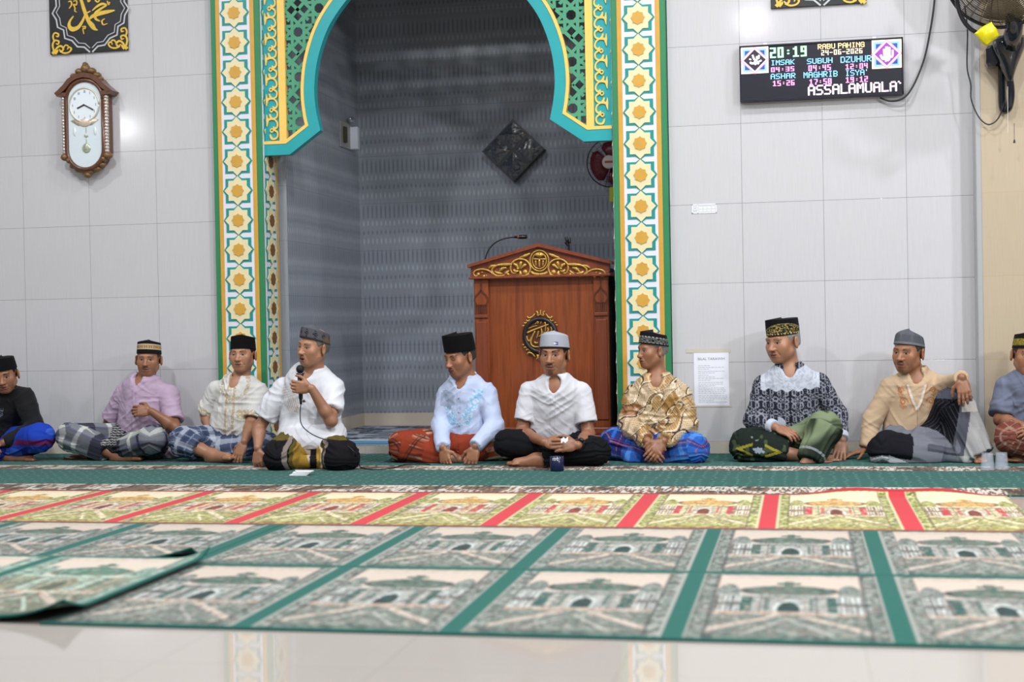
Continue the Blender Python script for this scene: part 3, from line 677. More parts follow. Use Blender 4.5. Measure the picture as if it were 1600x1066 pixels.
# ------------------------------------------------------------------ things on the walls
SILV = mat('silver_print', srgb(190, 192, 198), 0.4, noise=0.03); GOLDP = mat('gold_print', srgb(222, 184, 66), 0.4, noise=0.08, nscale=50)
BOARD = mat('board_black', srgb(24, 24, 28), 0.35, noise=0.05)
def tr(ox, oy, sc, Y):
    """tracing frame: crop coordinates (origin ox,oy, scale sc) to the wall plane at depth Y"""
    def f(x, y):
        p = P(ox+x/sc, oy+y/sc, Y); return (p[0], p[2])
    return f
# calligraphy board on the left
f1 = tr(60, 0, 3.5556, -0.02)
bl = thing('calligraphy_board', 'square black board with gold calligraphy, hung above the wall clock', 'calligraphy board', (-4.775, -0.01, 2.775))
MB().box((-5.062, -0.018, 2.775), (-4.482, -0.001, 3.36), 0.002).build('panel', BOARD, bl)
def ornate(f, root, flipz=None, name='silver_border'):
    for o, w in ((0, 5.5), (1, 3.0)):
        base = [(95, -30), (100, 35), (78, 75), (100, 110), (107, 152), (140, 167), (147, 213), (187, 226), (217, 260), (255, 262), (287, 290)]
        if o: base = [(x+(290-x)*0.10, y+(20-y)*0.085) for x, y in base]
        pl = [f(x, y) for x, y in base]; cx = f(287, 0)[0]
        mb = MB(); w2 = w*0.0019
        for s in (0, 1):
            q = [(2*cx-x if s else x, z) for x, z in pl]
            mb.ribbon(q, w2, -0.0215-0.001*o, -0.018)
        mb.build(name, SILV, root)
f1b = lambda x, y: f1(x, y)
ornate(f1b, bl)
cal = MB()
def brush(mb, f, pts, ws, sc, y0=-0.024, y1=-0.018):
    sp = spline([f(x, y) for x, y in pts], 5); mb.ribbon(sp, list(np.interp(np.linspace(0, 1, len(sp)), np.linspace(0, 1, len(ws)), ws)*sc*1.15), y0, y1)
for kk, (pts, ws) in enumerate((([(228, -25), (238, 0), (255, 55), (278, 115), (305, 155), (330, 168)], [8, 14, 17, 18, 16, 4]), ([(196, 90), (176, 118), (172, 145), (190, 163), (222, 152), (246, 118), (264, 80), (290, 62)], [5, 10, 17, 22, 17, 12, 8, 5]),
        ([(425, 58), (385, 66), (340, 76), (300, 92), (285, 108)], [5, 17, 20, 16, 6]), ([(345, 118), (320, 105), (318, 75), (350, 48), (378, 30), (355, 22), (325, 38), (300, 60)], [4, 12, 14, 10, 8, 12, 10, 4]), ([(280, 115), (300, 140), (318, 166)], [10, 20, 10]),
        ([(330, -20), (318, 0), (332, 12), (345, -8)], [5, 7, 7, 5]), ([(275, -5), (280, 10), (290, 0)], [5, 8, 5]), ([(168, 12), (182, 8), (186, 28), (172, 48)], [4, 6, 6, 4]), ([(196, 8), (214, 6), (212, 28), (196, 26), (205, 45), (204, 62), (215, 68)], [4, 5, 6, 6, 5, 5, 3]),
        ([(370, 105), (355, 118), (362, 138), (385, 132)], [4, 7, 6, 3]), ([(245, 150), (262, 148), (260, 160), (250, 160), (254, 190)], [4, 6, 6, 5, 3]), ([(384, 6), (392, 26), (398, 12)], [4, 8, 4]))):
    brush(cal, f1, pts, ws, 0.00128, -0.0225-0.0004*kk)
cal.build('gold_calligraphy', GOLDP, bl)
def corner(root, f, x0, y0, s):
    """gold corner flourish: s = +1 grows to the right of x0"""
    mb = MB()
    for kk, (pts, ws) in enumerate((([(5, 0), (25, -30), (45, -40), (60, -25), (48, -10), (36, -22)], [7, 9, 9, 9, 8, 5]), ([(8, -8), (0, -45), (12, -70), (34, -66), (30, -50), (18, -54)], [8, 9, 8, 8, 7, 4]), ([(12, -62), (2, -90), (12, -112), (32, -106), (30, -92), (18, -96)], [6, 8, 7, 8, 7, 4]),
                ([(40, -10), (66, 0), (92, -6), (104, -24), (90, -34), (82, -20)], [6, 8, 7, 8, 7, 4]), ([(0, 4), (14, -14), (20, -24)], [16, 12, 4]), ([(14, 4), (26, -10), (30, -20)], [12, 10, 4]), ([(58, -24), (72, -44), (88, -40)], [5, 7, 7]))):
        brush(mb, f, [(x0+s*x, y0+y) for x, y in pts], ws, 0.00128, -0.0225-0.0004*kk)
    mb.build('gold_corner_ornament', GOLDP, root)
corner(bl, f1, 80, 296, 1); corner(bl, f1, 494, 268, -1)
# its partner on the right: only the lower edge enters the frame
br = thing('calligraphy_board', 'black board with gold corner ornaments, just above the prayer time display', 'calligraphy board', (0.14, -0.01, 2.787))
MB().box((-0.150, -0.018, 2.787), (0.430, -0.001, 3.372), 0.002).build('panel', BOARD, br)
dx = 0.14-(-4.775); f2 = lambda x, y: (lambda q: (-4.772+(q[0]+4.772)*0.99+dx, q[1]+0.012))(f1(x, y))
ornate(f2, br); corner(br, f2, 84, 290, 1); corner(br, f2, 490, 275, -1)

# pendulum wall clock
fk = lambda Y: tr(60, 0, 3.5556, Y)
CLKW = wood_mat('clock_wood', srgb(74, 42, 28), srgb(104, 64, 42), 0.3); CLKD = mat('clock_gilt_wood', srgb(122, 92, 58), 0.4, 0.2, noise=0.3, nscale=70, bump=0.4)
clk = thing('wall_clock', 'ornate brown pendulum wall clock with pill-shaped glass, below the calligraphy board', 'clock', (-4.775, -0.005, 1.92))
CX, CZ = -4.775, 2.268
pill = lambda rx, h, n=14: [(CX+rx*math.cos(t), CZ+h+rx*math.sin(t)) for t in np.linspace(0, math.pi, n)] + [(CX+rx*math.cos(t), CZ-h+rx*math.sin(t)) for t in np.linspace(math.pi, 2*math.pi, n)]
MB().box((CX-0.165, -0.07, CZ-0.20), (CX+0.165, -0.001, CZ+0.22), 0.01).prism(pill(0.150, 0.17), -0.085, -0.001).build('case', CLKW, clk)
q = pill(0.137, 0.168); rim = MB(); rim.tube([(x, -0.088, z) for x, z in q+[q[0]]], 0.015, 8); rim.build('case_moulding', CLKW, clk, smooth=True)
MB().prism(pill(0.128, 0.168), -0.087, -0.07).build('back_plate', mat('clock_back', srgb(210, 222, 228), 0.2), clk)
MB().prism([(CX+0.105*math.cos(t), CZ+0.135+0.112*math.sin(t)) for t in np.linspace(0, 2*math.pi, 41)[:-1]], -0.091, -0.087).build('dial', mat('clock_dial', srgb(228, 236, 244), 0.3), clk)
dr = MB().tube([(CX+0.108*math.cos(t), -0.091, CZ+0.135+0.115*math.sin(t)) for t in np.linspace(0, 2*math.pi, 41)], 0.006, 6); dr.build('dial_ring', mat('clock_brass', srgb(216, 210, 190), 0.3, 0.4), clk, smooth=True)
for h in range(12):
    nm = MB()
    a = math.pi/2-h*math.pi/6; r = 0.086; x, z = CX+r*math.cos(a), CZ+0.135+0.092*math.sin(a)
    nm.bar2((x, z-0.009), (x, z+0.009), 0.005, -0.0925, -0.091)
    if h in (10, 11, 0): nm.bar2((x+0.008, z-0.009), (x+0.008, z+0.009), 0.006, -0.0925, -0.091)
    nm.build('numeral', mat('clock_numeral', srgb(150, 160, 172), 0.4), clk)
hd = MB().bar2((CX, CZ+0.135), (CX-0.052, CZ+0.113), 0.009, -0.096, -0.093); hd.build('hour_hand', BLACK, clk)
MB().bar2((CX-0.004, CZ+0.138), (CX+0.070, CZ+0.098), 0.007, -0.099, -0.097).build('minute_hand', BLACK, clk)
gd = MB().prism([(CX-0.105, CZ+0.03), (CX-0.05, CZ-0.005), (CX+0.05, CZ-0.005), (CX+0.105, CZ+0.03), (CX+0.06, CZ+0.045), (CX-0.06, CZ+0.045)], -0.090, -0.087); gd.ball((CX, -0.088, CZ+0.015), (0.05, 0.01, 0.03), 8)
gd.build('gilt_swag', mat('pale_gilt', srgb(226, 210, 190), 0.3, 0.4), clk, smooth=True)
pe = MB().bar2((CX+0.008, CZ-0.02), (CX+0.008, CZ-0.16), 0.004, -0.090, -0.088); pe.ball((CX+0.008, -0.088, CZ-0.16), (0.032, 0.012, 0.034), 8); pe.ball((CX+0.008, -0.088, CZ-0.075), (0.016, 0.008, 0.012), 6)
pe.build('pendulum', mat('pendulum_glass', srgb(190, 200, 178), 0.15, 0.4, noise=0.3, nscale=60), clk, smooth=True)
for s in (-1, 1):
    MB().ball((CX+s*0.076, -0.088, CZ-0.045), (0.009, 0.008, 0.03), 6).build('glass_drop', mat('glass_drop', srgb(225, 235, 235), 0.1), clk, smooth=True)
    cl = MB(); x = CX+s*0.158
    for k in range(18): cl.ball((x, -0.085, CZ-0.185+k*0.0218), (0.017, 0.016, 0.0130), 6)
    cl.build('beaded_column', mat('silver_bead', srgb(214, 206, 198), 0.2, 0.6, noise=0.25, nscale=90), clk, smooth=True)
    MB().prism([(CX+s*0.12, CZ+0.225), (CX+s*0.215, CZ+0.222), (CX+s*0.195, CZ+0.198), (CX+s*0.13, CZ+0.195)][::s], -0.105, -0.002).build('column_capital', CLKW, clk)
    foot = MB(); foot.ball((x, -0.075, CZ-0.215), (0.032, 0.035, 0.026), 7); foot.ball((x-s*0.03, -0.075, CZ-0.238), (0.022, 0.03, 0.022), 6); foot.build('carved_foot', CLKD, clk, smooth=True)
# roof-like top and carved crest
tp = [(-0.215, 0.222), (-0.185, 0.245), (-0.150, 0.275), (-0.115, 0.315), (-0.06, 0.345), (0, 0.355)]; tp = tp+[(-x, z) for x, z in tp[-2::-1]]
ti = [(-0.175, 0.215), (-0.160, 0.225), (-0.128, 0.25), (-0.098, 0.285), (-0.052, 0.312), (0, 0.322)]; ti = ti+[(-x, z) for x, z in ti[-2::-1]]
tpm = MB(); strip(tpm, [(CX+x, CZ+z) for x, z in ti], [(CX+x, CZ+z) for x, z in tp], -0.108, -0.002); tpm.build('arched_top', CLKW, clk)
crw = MB()
for x, z, rx, rz in ((0, .385, .035, .034), (0, .412, .018, .02), (-.045, .368, .032, .024), (.045, .368, .032, .024), (-.085, .338, .028, .022), (.085, .338, .028, .022), (-.112, .312, .018, .018), (.112, .312, .018, .018)): crw.ball((CX+x, -0.06, CZ+z), (rx, 0.035, rz), 7)
crw.build('carved_crest', CLKD, clk, smooth=True)
bot = MB()
for x, z, rx, rz in ((0, -.315, .05, .03), (0, -.340, .026, .022), (-.06, -.300, .04, .024), (.06, -.300, .04, .024), (-.105, -.275, .03, .02), (.105, -.275, .03, .02)): bot.ball((CX+x, -0.06, CZ+z), (rx, 0.03, rz), 7)
bot.build('carved_base', CLKD, clk, smooth=True)

# prayer time display
FONT = {'0': '7555557', '1': '2622227', '2': '7117447', '3': '7117117', '4': '5557111', '5': '7447117', '6': '7447557', '7': '7111222', '8': '7557557', '9': '7557117', ':': '0020200', '-': '0007000', "'": '2200000', '`': '4200000', ' ': '0000000'}
FONT5 = {'A': (14, 17, 17, 31, 17, 17, 17), 'B': (30, 17, 17, 30, 17, 17, 30), 'D': (30, 17, 17, 17, 17, 17, 30), 'G': (14, 17, 16, 23, 17, 17, 15), 'H': (17, 17, 17, 31, 17, 17, 17), 'I': (14, 4, 4, 4, 4, 4, 14), 'K': (17, 18, 20, 24, 20, 18, 17), 'L': (16, 16, 16, 16, 16, 16, 31),
         'M': (17, 27, 21, 21, 17, 17, 17), 'N': (17, 25, 21, 19, 17, 17, 17), 'P': (30, 17, 17, 30, 16, 16, 16), 'R': (30, 17, 17, 30, 20, 18, 17), 'S': (15, 16, 16, 14, 1, 1, 30), 'U': (17, 17, 17, 17, 17, 17, 14), 'Y': (17, 17, 10, 4, 4, 4, 4), 'Z': (31, 1, 2, 4, 8, 16, 31)}
led = thing('prayer_time_display', 'black LED prayer time display board with glowing times, mounted on the wall', 'sign', (0.147, -0.03, 2.208))
LX0, LX1, LZ0, LZ1 = -0.347, 0.641, 2.208, 2.557
MB().box((LX0, -0.055, LZ0), (LX1, -0.006, LZ1), 0.004).build('housing', mat('display_black', srgb(30, 31, 42), 0.3), led)
fr = MB(); t_ = 0.010
for a in (((LX0, LZ0), (LX1, LZ0+t_*1.8)), ((LX0, LZ1-t_), (LX1, LZ1)), ((LX0, LZ0), (LX0+t_*0.7, LZ1)), ((LX1-t_, LZ0), (LX1, LZ1))): fr.box((a[0][0], -0.062, a[0][1]), (a[1][0], -0.05, a[1][1]), 0.002)
fr.build('bezel', mat('display_bezel', srgb(38, 38, 50), 0.25), led)
for u in (0.16, 0.83): MB().box((LX0+u*0.988-0.012, -0.012, LZ1), (LX0+u*0.988+0.012, -0.004, LZ1+0.022), 0.002).build('hanger', mat('hanger_white', srgb(220, 220, 225), 0.4), led)
def ledtext(txt, u0, u1, v0, v1, col, em, bold=False, name='glowing_text'):
    rows = []
    for ch in txt:
        if ch in FONT5: rows.append((5, FONT5[ch]))
        else: rows.append((3 if ch != ' ' else 2, [int(c, 16) for c in FONT[ch]]))
    if txt == '20:19': pass
    tot = sum(w for w, _ in rows)+len(rows)-1; mb = MB(); pw = (u1-u0)*(LX1-LX0)/tot; ph = (v1-v0)*(LZ1-LZ0)/7; cx = 0
    for w, r in rows:
        for j in range(7):
            for i in range(w):
                if (int(r[j]) >> (w-1-i)) & 1:
                    x = LX0+u0*(LX1-LX0)+(cx+i)*pw; z = LZ1-v0*(LZ1-LZ0)-j*ph; g = 0.06
                    xx = x+pw*((1.3 if len(txt) == 12 else 1.08) if bold else 0.98)
                    mb.add([(x, -0.0575, z-ph*(1-g)), (xx, -0.0575, z-ph*(1-g)), (xx, -0.0575, z), (x, -0.0575, z)], [(0, 1, 2, 3)])
        cx += w+1
    mb.build(name, mat('led_'+name+str(col), srgb(*col), 0.5, emit=em), led)
PINK, CYAN, AMB, MINT = (255, 150, 225), (130, 205, 255), (255, 222, 150), (160, 255, 190)
ledtext('20:19', .19, .415, .06, .245, MINT, 1.6, True)
ledtext('RABU PAHING', .485, .768, .045, .135, AMB, 1.4, True); ledtext('24-06-2026', .505, .755, .155, .245, (250, 225, 190), 1.1)
for tx, a, b, c, d in (('IMSAK', .195, .340, .285, .375), ('SUBUH', .417, .573, .290, .385), ('DZUHUR', .622, .808, .287, .395), ('ASHAR', .192, .345, .525, .62), ('MAGHRIB', .395, .602, .525, .63), ("ISYA'", .650, .785, .53, .63)): ledtext(tx, a, b, c, d, CYAN, 1.3, True)
for tx, a, b, c, d in (('04:35', .195, .338, .41, .495), ('04:45', .425, .562, .41, .51), ('12:04', .652, .785, .42, .515), ('15:26', .205, .338, .65, .745), ('17:58', .430, .565, .655, .755), ('19:12', .652, .785, .65, .75)): ledtext(tx, a, b, c, d, PINK, 1.3, True)
ledtext('ASSALAMUALA`', .42, .99, .765, .94, (255, 225, 245), 1.6, True)
def ledicon(u0, u1, v0, v1, c_out, kind):
    x0, x1, z0, z1 = LX0+u0*(LX1-LX0), LX0+u1*(LX1-LX0), LZ1-v1*(LZ1-LZ0), LZ1-v0*(LZ1-LZ0); cx, cz = (x0+x1)/2, (z0+z1)/2; hx, hz = (x1-x0)/2, (z1-z0)/2
    def em(n, c, s, poly, y): MB().prism(poly, y, y+0.0006).build(n, mat('led_icon_'+str(c), srgb(*c), 0.5, emit=s), led)
    sq = lambda k: [(cx-hx*k, cz-hz*k), (cx+hx*k, cz-hz*k), (cx+hx*k, cz+hz*k), (cx-hx*k, cz+hz*k)]
    dm = lambda k: [(cx, cz-hz*k), (cx+hx*k, cz), (cx, cz+hz*k), (cx-hx*k, cz)]
    em('emblem_square', c_out, 0.9, sq(1), -0.0560); em('emblem_square', (120, 180, 240), 0.8, sq(.86), -0.0567); em('emblem_square', (40, 70, 150), 0.6, sq(.72), -0.0574)
    em('emblem_diamond', (240, 110, 140), 0.9, dm(1.06), -0.0581); em('emblem_diamond', (250, 205, 228), 0.9, dm(.99), -0.0588); em('emblem_diamond', (36, 30, 46) if kind == 0 else (150, 60, 170), 0.4, dm(.82), -0.0595)
    mb = MB()
    if kind == 0: L = [([(.35, .35), (.15, .05), (-.1, -.25), (-.35, -.15)], .09), ([(-.15, .4), (-.05, .1), (.1, -.1), (.3, -.3)], .08), ([(.0, -.35), (.25, -.15), (.5, -.05)], .07), ([(.1, .25), (.35, .12)], .07), ([(-.4, .1), (-.25, .05)], .06)]
    else: L = [([(.0, .5), (.0, -.35), (-.12, -.45)], .12), ([(.17, .45), (.17, -.3), (.05, -.45)], .10), ([(-.17, .35), (-.17, -.3), (-.3, -.3), (-.42, -.05)], .09), ([(.4, .25), (.38, -.2), (.25, -.2)], .08)]
    for kk, (pts, w) in enumerate(L): mb.ribbon(spline([(cx+a*hx, cz+b*hz) for a, b in pts], 4), w*hx*1.6, -0.0606-0.0002*kk, -0.0597)
    mb.build('emblem_script', mat('led_script', srgb(255, 240, 250), 0.5, emit=1.5), led)
ledicon(.010, .180, .03, .50, (255, 236, 225), 0); ledicon(.812, .990, .03, .53, (255, 250, 200), 1)
CABLE = mat('black_cable', srgb(26, 27, 32), 0.5)
cb = MB().tube(spline([P(1375, 153, -0.03), P(1392, 158, -0.045), P(1412, 153, -0.05), P(1428, 132, -0.03), P(1444, 92, -0.02), P(1453, 50, -0.02), P(1459, 10, -0.02), P(1462, -30, -0.02), P(1463, -80, -0.02)], 8), 0.006, 8).build('power_cable', CABLE, smooth=True)
tag(cb, 'black cable running up the wall from the prayer time display', 'cable')

# notice and sticker
nt = thing('notice_sheet', 'white printed notice sheet taped to the tiled wall', 'notice', (-0.555, -0.002, 0.309))
MB().box((-0.667, -0.0035, 0.309), (-0.447, -0.0015, 0.644)).build('paper', mat('paper_white', srgb(232, 234, 244), 0.5), nt)
MB().box((-0.715, -0.0024, 0.645), (-0.435, -0.0006, 0.672)).build('tape', mat('old_tape', srgb(200, 195, 184), 0.3), nt)
MB().box((-0.680, -0.0024, 0.30), (-0.436, -0.0012, 0.318)).build('tape', mat('old_tape', srgb(200, 195, 184), 0.3), nt)
INK = mat('grey_ink', srgb(158, 160, 172), 0.6)
fc = bpy.data.curves.new('heading_text', 'FONT'); fc.body = 'BILAL TARAWIH'; fc.size = 0.0235; fc.align_x = 'CENTER'; fc.extrude = 0.0003
fo = bpy.data.objects.new('heading_text', fc); me_ = bpy.data.meshes.new_from_object(fo); bpy.data.objects.remove(fo); bpy.data.curves.remove(fc)
me_.materials.clear(); me_.materials.append(mat('dark_ink', srgb(112, 114, 126), 0.6))
ho = newobj('heading_text', me_, nt); ho.location = (-0.557+0.555, -0.0036+0.002, 0.598-0.309); ho.rotation_euler = (math.pi/2, 0, 0)
lines = MB(); zz = 0.572; rr = random.Random(3)
for k in range(21):
    zz -= 0.0108
    if k in (3, 5, 9, 12, 16): zz -= 0.003
    ln = rr.choice([0.15, 0.06, 0.17, 0.09, 0.16]); x = -0.640
    while ln > 0:
        w = rr.uniform(0.008, 0.022); lines.box((x, -0.0039, zz), (x+w, -0.0036, zz+0.0026)); x += w+0.004; ln -= w+0.004
lines.build('printed_lines', INK, nt)
stk = thing('wall_sticker', 'small white framed label sticker on the wall above the notice', 'sticker', (-0.584, -0.002, 1.528))
f3 = tr(1060, 300, 2.96, -0.002)
sm = MB(); a, b = f3(62, 58), f3(177, 97); sm.box((a[0], -0.0022, b[1]), (b[0], -0.0008, a[1])); sm.build('label', mat('sticker_grey', srgb(206, 207, 212), 0.4), stk)
sl = MB(); w = 0.005
for lo, hi in (((a[0], b[1]), (b[0], b[1]+w)), ((a[0], a[1]-w), (b[0], a[1])), ((a[0], b[1]), (a[0]+w, a[1])), ((b[0]-w, b[1]), (b[0], a[1])), ((a[0]+0.036, b[1]), (a[0]+0.040, a[1]))): sl.box((lo[0], -0.0030, lo[1]), (hi[0], -0.0021, hi[1]))
for k in range(2):
    for j in range(4): sl.box((a[0]+0.046+j*0.026, -0.0030, b[1]+0.012+k*0.018), (a[0]+0.066+j*0.026, -0.0021, b[1]+0.023+k*0.018))
sl.tube([(a[0]+0.019+0.010*math.cos(t), -0.003, (a[1]+b[1])/2+0.010*math.sin(t)) for t in np.linspace(0, 2*math.pi, 9)], 0.002, 5)
sl.build('printed_frame', mat('sticker_white', srgb(240, 241, 246), 0.4), stk)

# diamond fixture, little box and fan inside the niche
dm = thing('diamond_lamp', 'dark four-paned diamond fixture on the niche back wall above the pulpit', 'wall lamp', (-2.172, NY-0.05, 1.96))
Dc = (-2.172, 2.20); R2 = 0.235
rot = lambda a, b: (Dc[0]+(a-b)*0.7071*1.03, Dc[1]+(a+b)*0.7071)
hs = 0.170
MB().prism([rot(-hs, -hs), rot(hs, -hs), rot(hs, hs), rot(-hs, hs)], NY-0.09, NY-0.002).build('frame', mat('lamp_frame', srgb(40, 42, 48), 0.35), dm)
tg = NT('smoked_glass'); tg.b.inputs['Base Color'].default_value = (*srgb(62, 68, 78), 1); tg.b.inputs['Roughness'].default_value = 0.08; tg.b.inputs['Specular IOR Level'].default_value = 0.9
tg.bump(tg.noise(tg.obj((1, 1, 1)), 22, 2), 0.6, 0.02)
for i in (-1, 1):
    for j in (-1, 1):
        c0, c1 = 0.012, 0.160
        A = [rot(i*c0, j*c0), rot(i*c1, j*c0), rot(i*c1, j*c1), rot(i*c0, j*c1)]
        V = [(x, NY-0.092, z) for x, z in A]+[(sum(p[0] for p in A)/4, NY-0.115, sum(p[1] for p in A)/4)]
        meshobj('glass_pane', V, [(0, 1, 4), (1, 2, 4), (2, 3, 4), (3, 0, 4)], tg.m, dm)
nb = thing('wall_box', 'small white box with a brown slot on the niche left wall', 'wall box', (NX0+0.03, 1.6, 2.27))
MB().box((NX0, 1.42, 2.24), (NX0+0.012, 1.72, 2.44), 0.003).build('back_plate', mat('box_plate', srgb(150, 150, 146), 0.4), nb)
MB().box((NX0, 1.66, 2.245), (NX0+0.07, 1.72, 2.42), 0.004).build('white_cover', mat('box_white', srgb(214, 220, 232), 0.4), nb)
MB().box((NX0+0.008, 1.48, 2.28), (NX0+0.03, 1.54, 2.40), 0.004).build('slot', mat('box_brown', srgb(60, 52, 26), 0.5), nb)
MB().ball((NX0+0.04, 1.6, 2.47), (0.03, 0.05, 0.02), 7).build('chrome_cap', mat('chrome', srgb(210, 214, 220), 0.12, 0.9), nb, smooth=True)
nf = thing('wall_fan', 'maroon-bladed fan with cream hub half hidden behind the right pillar', 'fan', (-1.40, 1.75, 2.0))
FC = P(955, 254, 1.62); MAR = mat('maroon_plastic', srgb(110, 34, 44), 0.3)
cg2 = MB()
for r in (0.185, 0.150, 0.110): cg2.tube([(FC[0]+r*math.cos(t), FC[1]-0.03+0.03*(r/0.185), FC[2]+r*math.sin(t)) for t in np.linspace(0, 2*math.pi, 37)], 0.005 if r > 0.18 else 0.0016, 6)
for k in range(24): a = k*math.pi/12; cg2.tube([(FC[0]+0.05*math.cos(a), FC[1]-0.04, FC[2]+0.05*math.sin(a)), (FC[0]+0.185*math.cos(a), FC[1], FC[2]+0.185*math.sin(a))], 0.0014, 4)
cg2.build('guard', BLACK, nf)
for k in range(3):
    a0 = k*2*math.pi/3+0.3; V = []; Fc = []
    for i in range(9):
        a = a0+i*0.235
        for r in (0.04, 0.10, 0.165 if 0 < i < 8 else 0.14): V.append((FC[0]+r*math.cos(a), FC[1]+0.01+0.03*(i/8), FC[2]+r*math.sin(a)))
    for i in range(8):
        for j in range(2): Fc.append((i*3+j, i*3+3+j, i*3+4+j, i*3+1+j))
    bo = meshobj('blade', V, Fc, MAR, nf, smooth=True); md_ = bo.modifiers.new('thick', 'SOLIDIFY'); md_.thickness = 0.003
MB().lathe([(0.0, 0), (0.046, 0.0), (0.052, 0.012), (0.046, 0.02), (0, 0.022)], (FC[0]-0.012, FC[1]-0.03, FC[2]), 20, 'y').build('hub_cover', mat('fan_cream', srgb(205, 196, 190), 0.4), nf)
MB().box((FC[0]-0.042, FC[1]-0.054, FC[2]-0.008), (FC[0]+0.018, FC[1]-0.0515, FC[2]+0.008)).build('hub_label', mat('label_red', srgb(180, 60, 60), 0.5), nf)
MB().tube([(FC[0], FC[1]+0.04, FC[2]), (FC[0], NY-0.002, FC[2]-0.02)], 0.045, 14).build('motor', BLACK, nf)
MB().box((FC[0]-0.018, FC[1]-0.01, FC[2]-0.30), (FC[0]+0.022, FC[1]+0.006, FC[2]-0.185), 0.006).build('lime_tag', mat('lime_plastic', srgb(190, 196, 40), 0.4), nf)

# wall fan at the upper right corner
wf = thing('wall_fan', 'large black wall fan on the cream column, cut by the top right corner', 'fan', (1.24, -0.14, 2.1))
FO = np.array(P(1562, -40, -0.52)); nrm = Vector((-0.35, -0.80, -0.42)).normalized(); ux = Vector((0, 0, 1)).cross(nrm).normalized(); uy = nrm.cross(ux)
L3 = lambda a, b, c: tuple(Vector(FO)+ux*a+uy*b+nrm*c)
MESHB = mat('guard_wire', srgb(84, 74, 58), 0.35, 0.6)
for side, dep in (('front_guard', 0.07), ('rear_guard', -0.07)):
    g = MB()
    for k in range(24):
        r = 0.05+0.01*k*1.02; d = dep*(1-(r/0.31)**4)
        g.tube([L3(r*math.cos(t), r*math.sin(t), d) for t in np.linspace(0, 2*math.pi, 45)], 0.0021, 4, False)
    for k in range(30):
        a = k*2*math.pi/30; g.tube([L3(r*math.cos(a), r*math.sin(a), dep*(1-(r/0.31)**4)+0.002*np.sign(dep)) for r in (0.05, 0.12, 0.2, 0.26, 0.305)], 0.0019 if k % 3 else 0.003, 4, False)
    g.build(side, MESHB, wf)
MB().tube([L3(0.308*math.cos(t), 0.308*math.sin(t), 0) for t in np.linspace(0, 2*math.pi, 61)], 0.011, 8).build('rim', BLACK, wf, smooth=True)
MB().lathe([(0.0, 0), (0.055, 0), (0.055, 0.012), (0, 0.02)], (0, 0, 0), 20).build('hub_cap', BLACK, wf)
hc = bpy.data.objects['hub_cap']; M_ = Matrix((ux, uy, nrm)).transposed().to_4x4(); hc.matrix_local = Matrix.Translation(Vector(FO)+nrm*0.068-Vector(ORG[wf.name])) @ M_ @ Matrix.Translation(Vector(ORG[wf.name]))
for k in range(3):
    V = []; Fc = []
    for i in range(7):
        a = k*2*math.pi/3+i*0.17
        for r in (0.05, 0.15, 0.27): V.append(L3(r*math.cos(a), r*math.sin(a), -0.02+0.006*i))
    for i in range(6):
        for j in range(2): Fc.append((i*3+j, i*3+3+j, i*3+4+j, i*3+1+j))
    bo = meshobj('blade', V, Fc, mat('fan_blade', srgb(150, 134, 110), 0.35), wf, smooth=True); bo.modifiers.new('thick', 'SOLIDIFY').thickness = 0.003
f5 = lambda x, y, Y: np.array(P(1400+x/4.1, y/4.1, Y))
GLB = mat('gloss_black', srgb(20, 22, 30), 0.12, coat=0.5)
mt = MB()
mt.tube([L3(0, 0, -0.04), L3(0, 0, -0.16)], [0.07, 0.06], 16)
mt.tube([L3(0, 0, -0.14), f5(760, 170, -0.40), f5(730, 300, -0.30)], [0.05, 0.05, 0.06], 12); mt.build('motor', GLB, wf, smooth=True)
bd = MB()
ring = lambda x0, x1, y, Y0, Y1, n=16: [(lambda p, hw, hd: (p[0]+hw*math.cos(t), (Y0+Y1)/2+hd*math.sin(t), p[2]))(f5((x0+x1)/2, y, (Y0+Y1)/2), (f5(x1, y, (Y0+Y1)/2)[0]-f5(x0, y, (Y0+Y1)/2)[0])/2, abs(Y1-Y0)/2) for t in np.linspace(0, 2*math.pi, n+1)[:-1]]
secs = [(640, 820, 232, -.34, -.24), (618, 835, 260, -.36, -.20), (618, 825, 310, -.36, -.18), (640, 800, 370, -.34, -.18), (670, 775, 430, -.31, -.18), (697, 755, 490, -.28, -.19), (708, 750, 525, -.26, -.20)]
V = []; n = 16
for s_ in secs: V += ring(*s_)
Fc = [(i*n+k, i*n+(k+1) % n, (i+1)*n+(k+1) % n, (i+1)*n+k) for i in range(len(secs)-1) for k in range(n)] + [tuple(range(n)), tuple((len(secs)-1)*n+k for k in range(n))]
meshobj('mount_body', V, Fc, GLB, wf, smooth=True)
a, b = f5(570, 300, -0.2), f5(665, 430, -0.2); MB().box((a[0], -0.26, b[2]), (b[0], -0.137, a[2]), 0.02).build('switch_box', GLB, wf)
MB().tube(spline([f5(728, 510, -0.23), f5(736, 600, -0.22), f5(725, 680, -0.2), f5(700, 708, -0.17), f5(682, 680, -0.155), f5(678, 560, -0.152), f5(680, 420, -0.152)], 5), 0.023, 10).build('mount_arm', GLB, wf, smooth=True)
for x, y0, y1, kn in ((715, 555, 850, 0), (757, 790, 905, 1)):
    pc = MB().tube([f5(x, y0, -0.26), f5(x+1, y1, -0.26)], 0.0014, 5)
    if kn: pc.tube([f5(x+1, y1-10, -0.26), f5(x+1, y1+12, -0.26)], [0.004, 0.008], 8)
    pc.build('pull_cord', mat('cord_white', srgb(220, 216, 208), 0.5) if not kn else BLACK, wf)
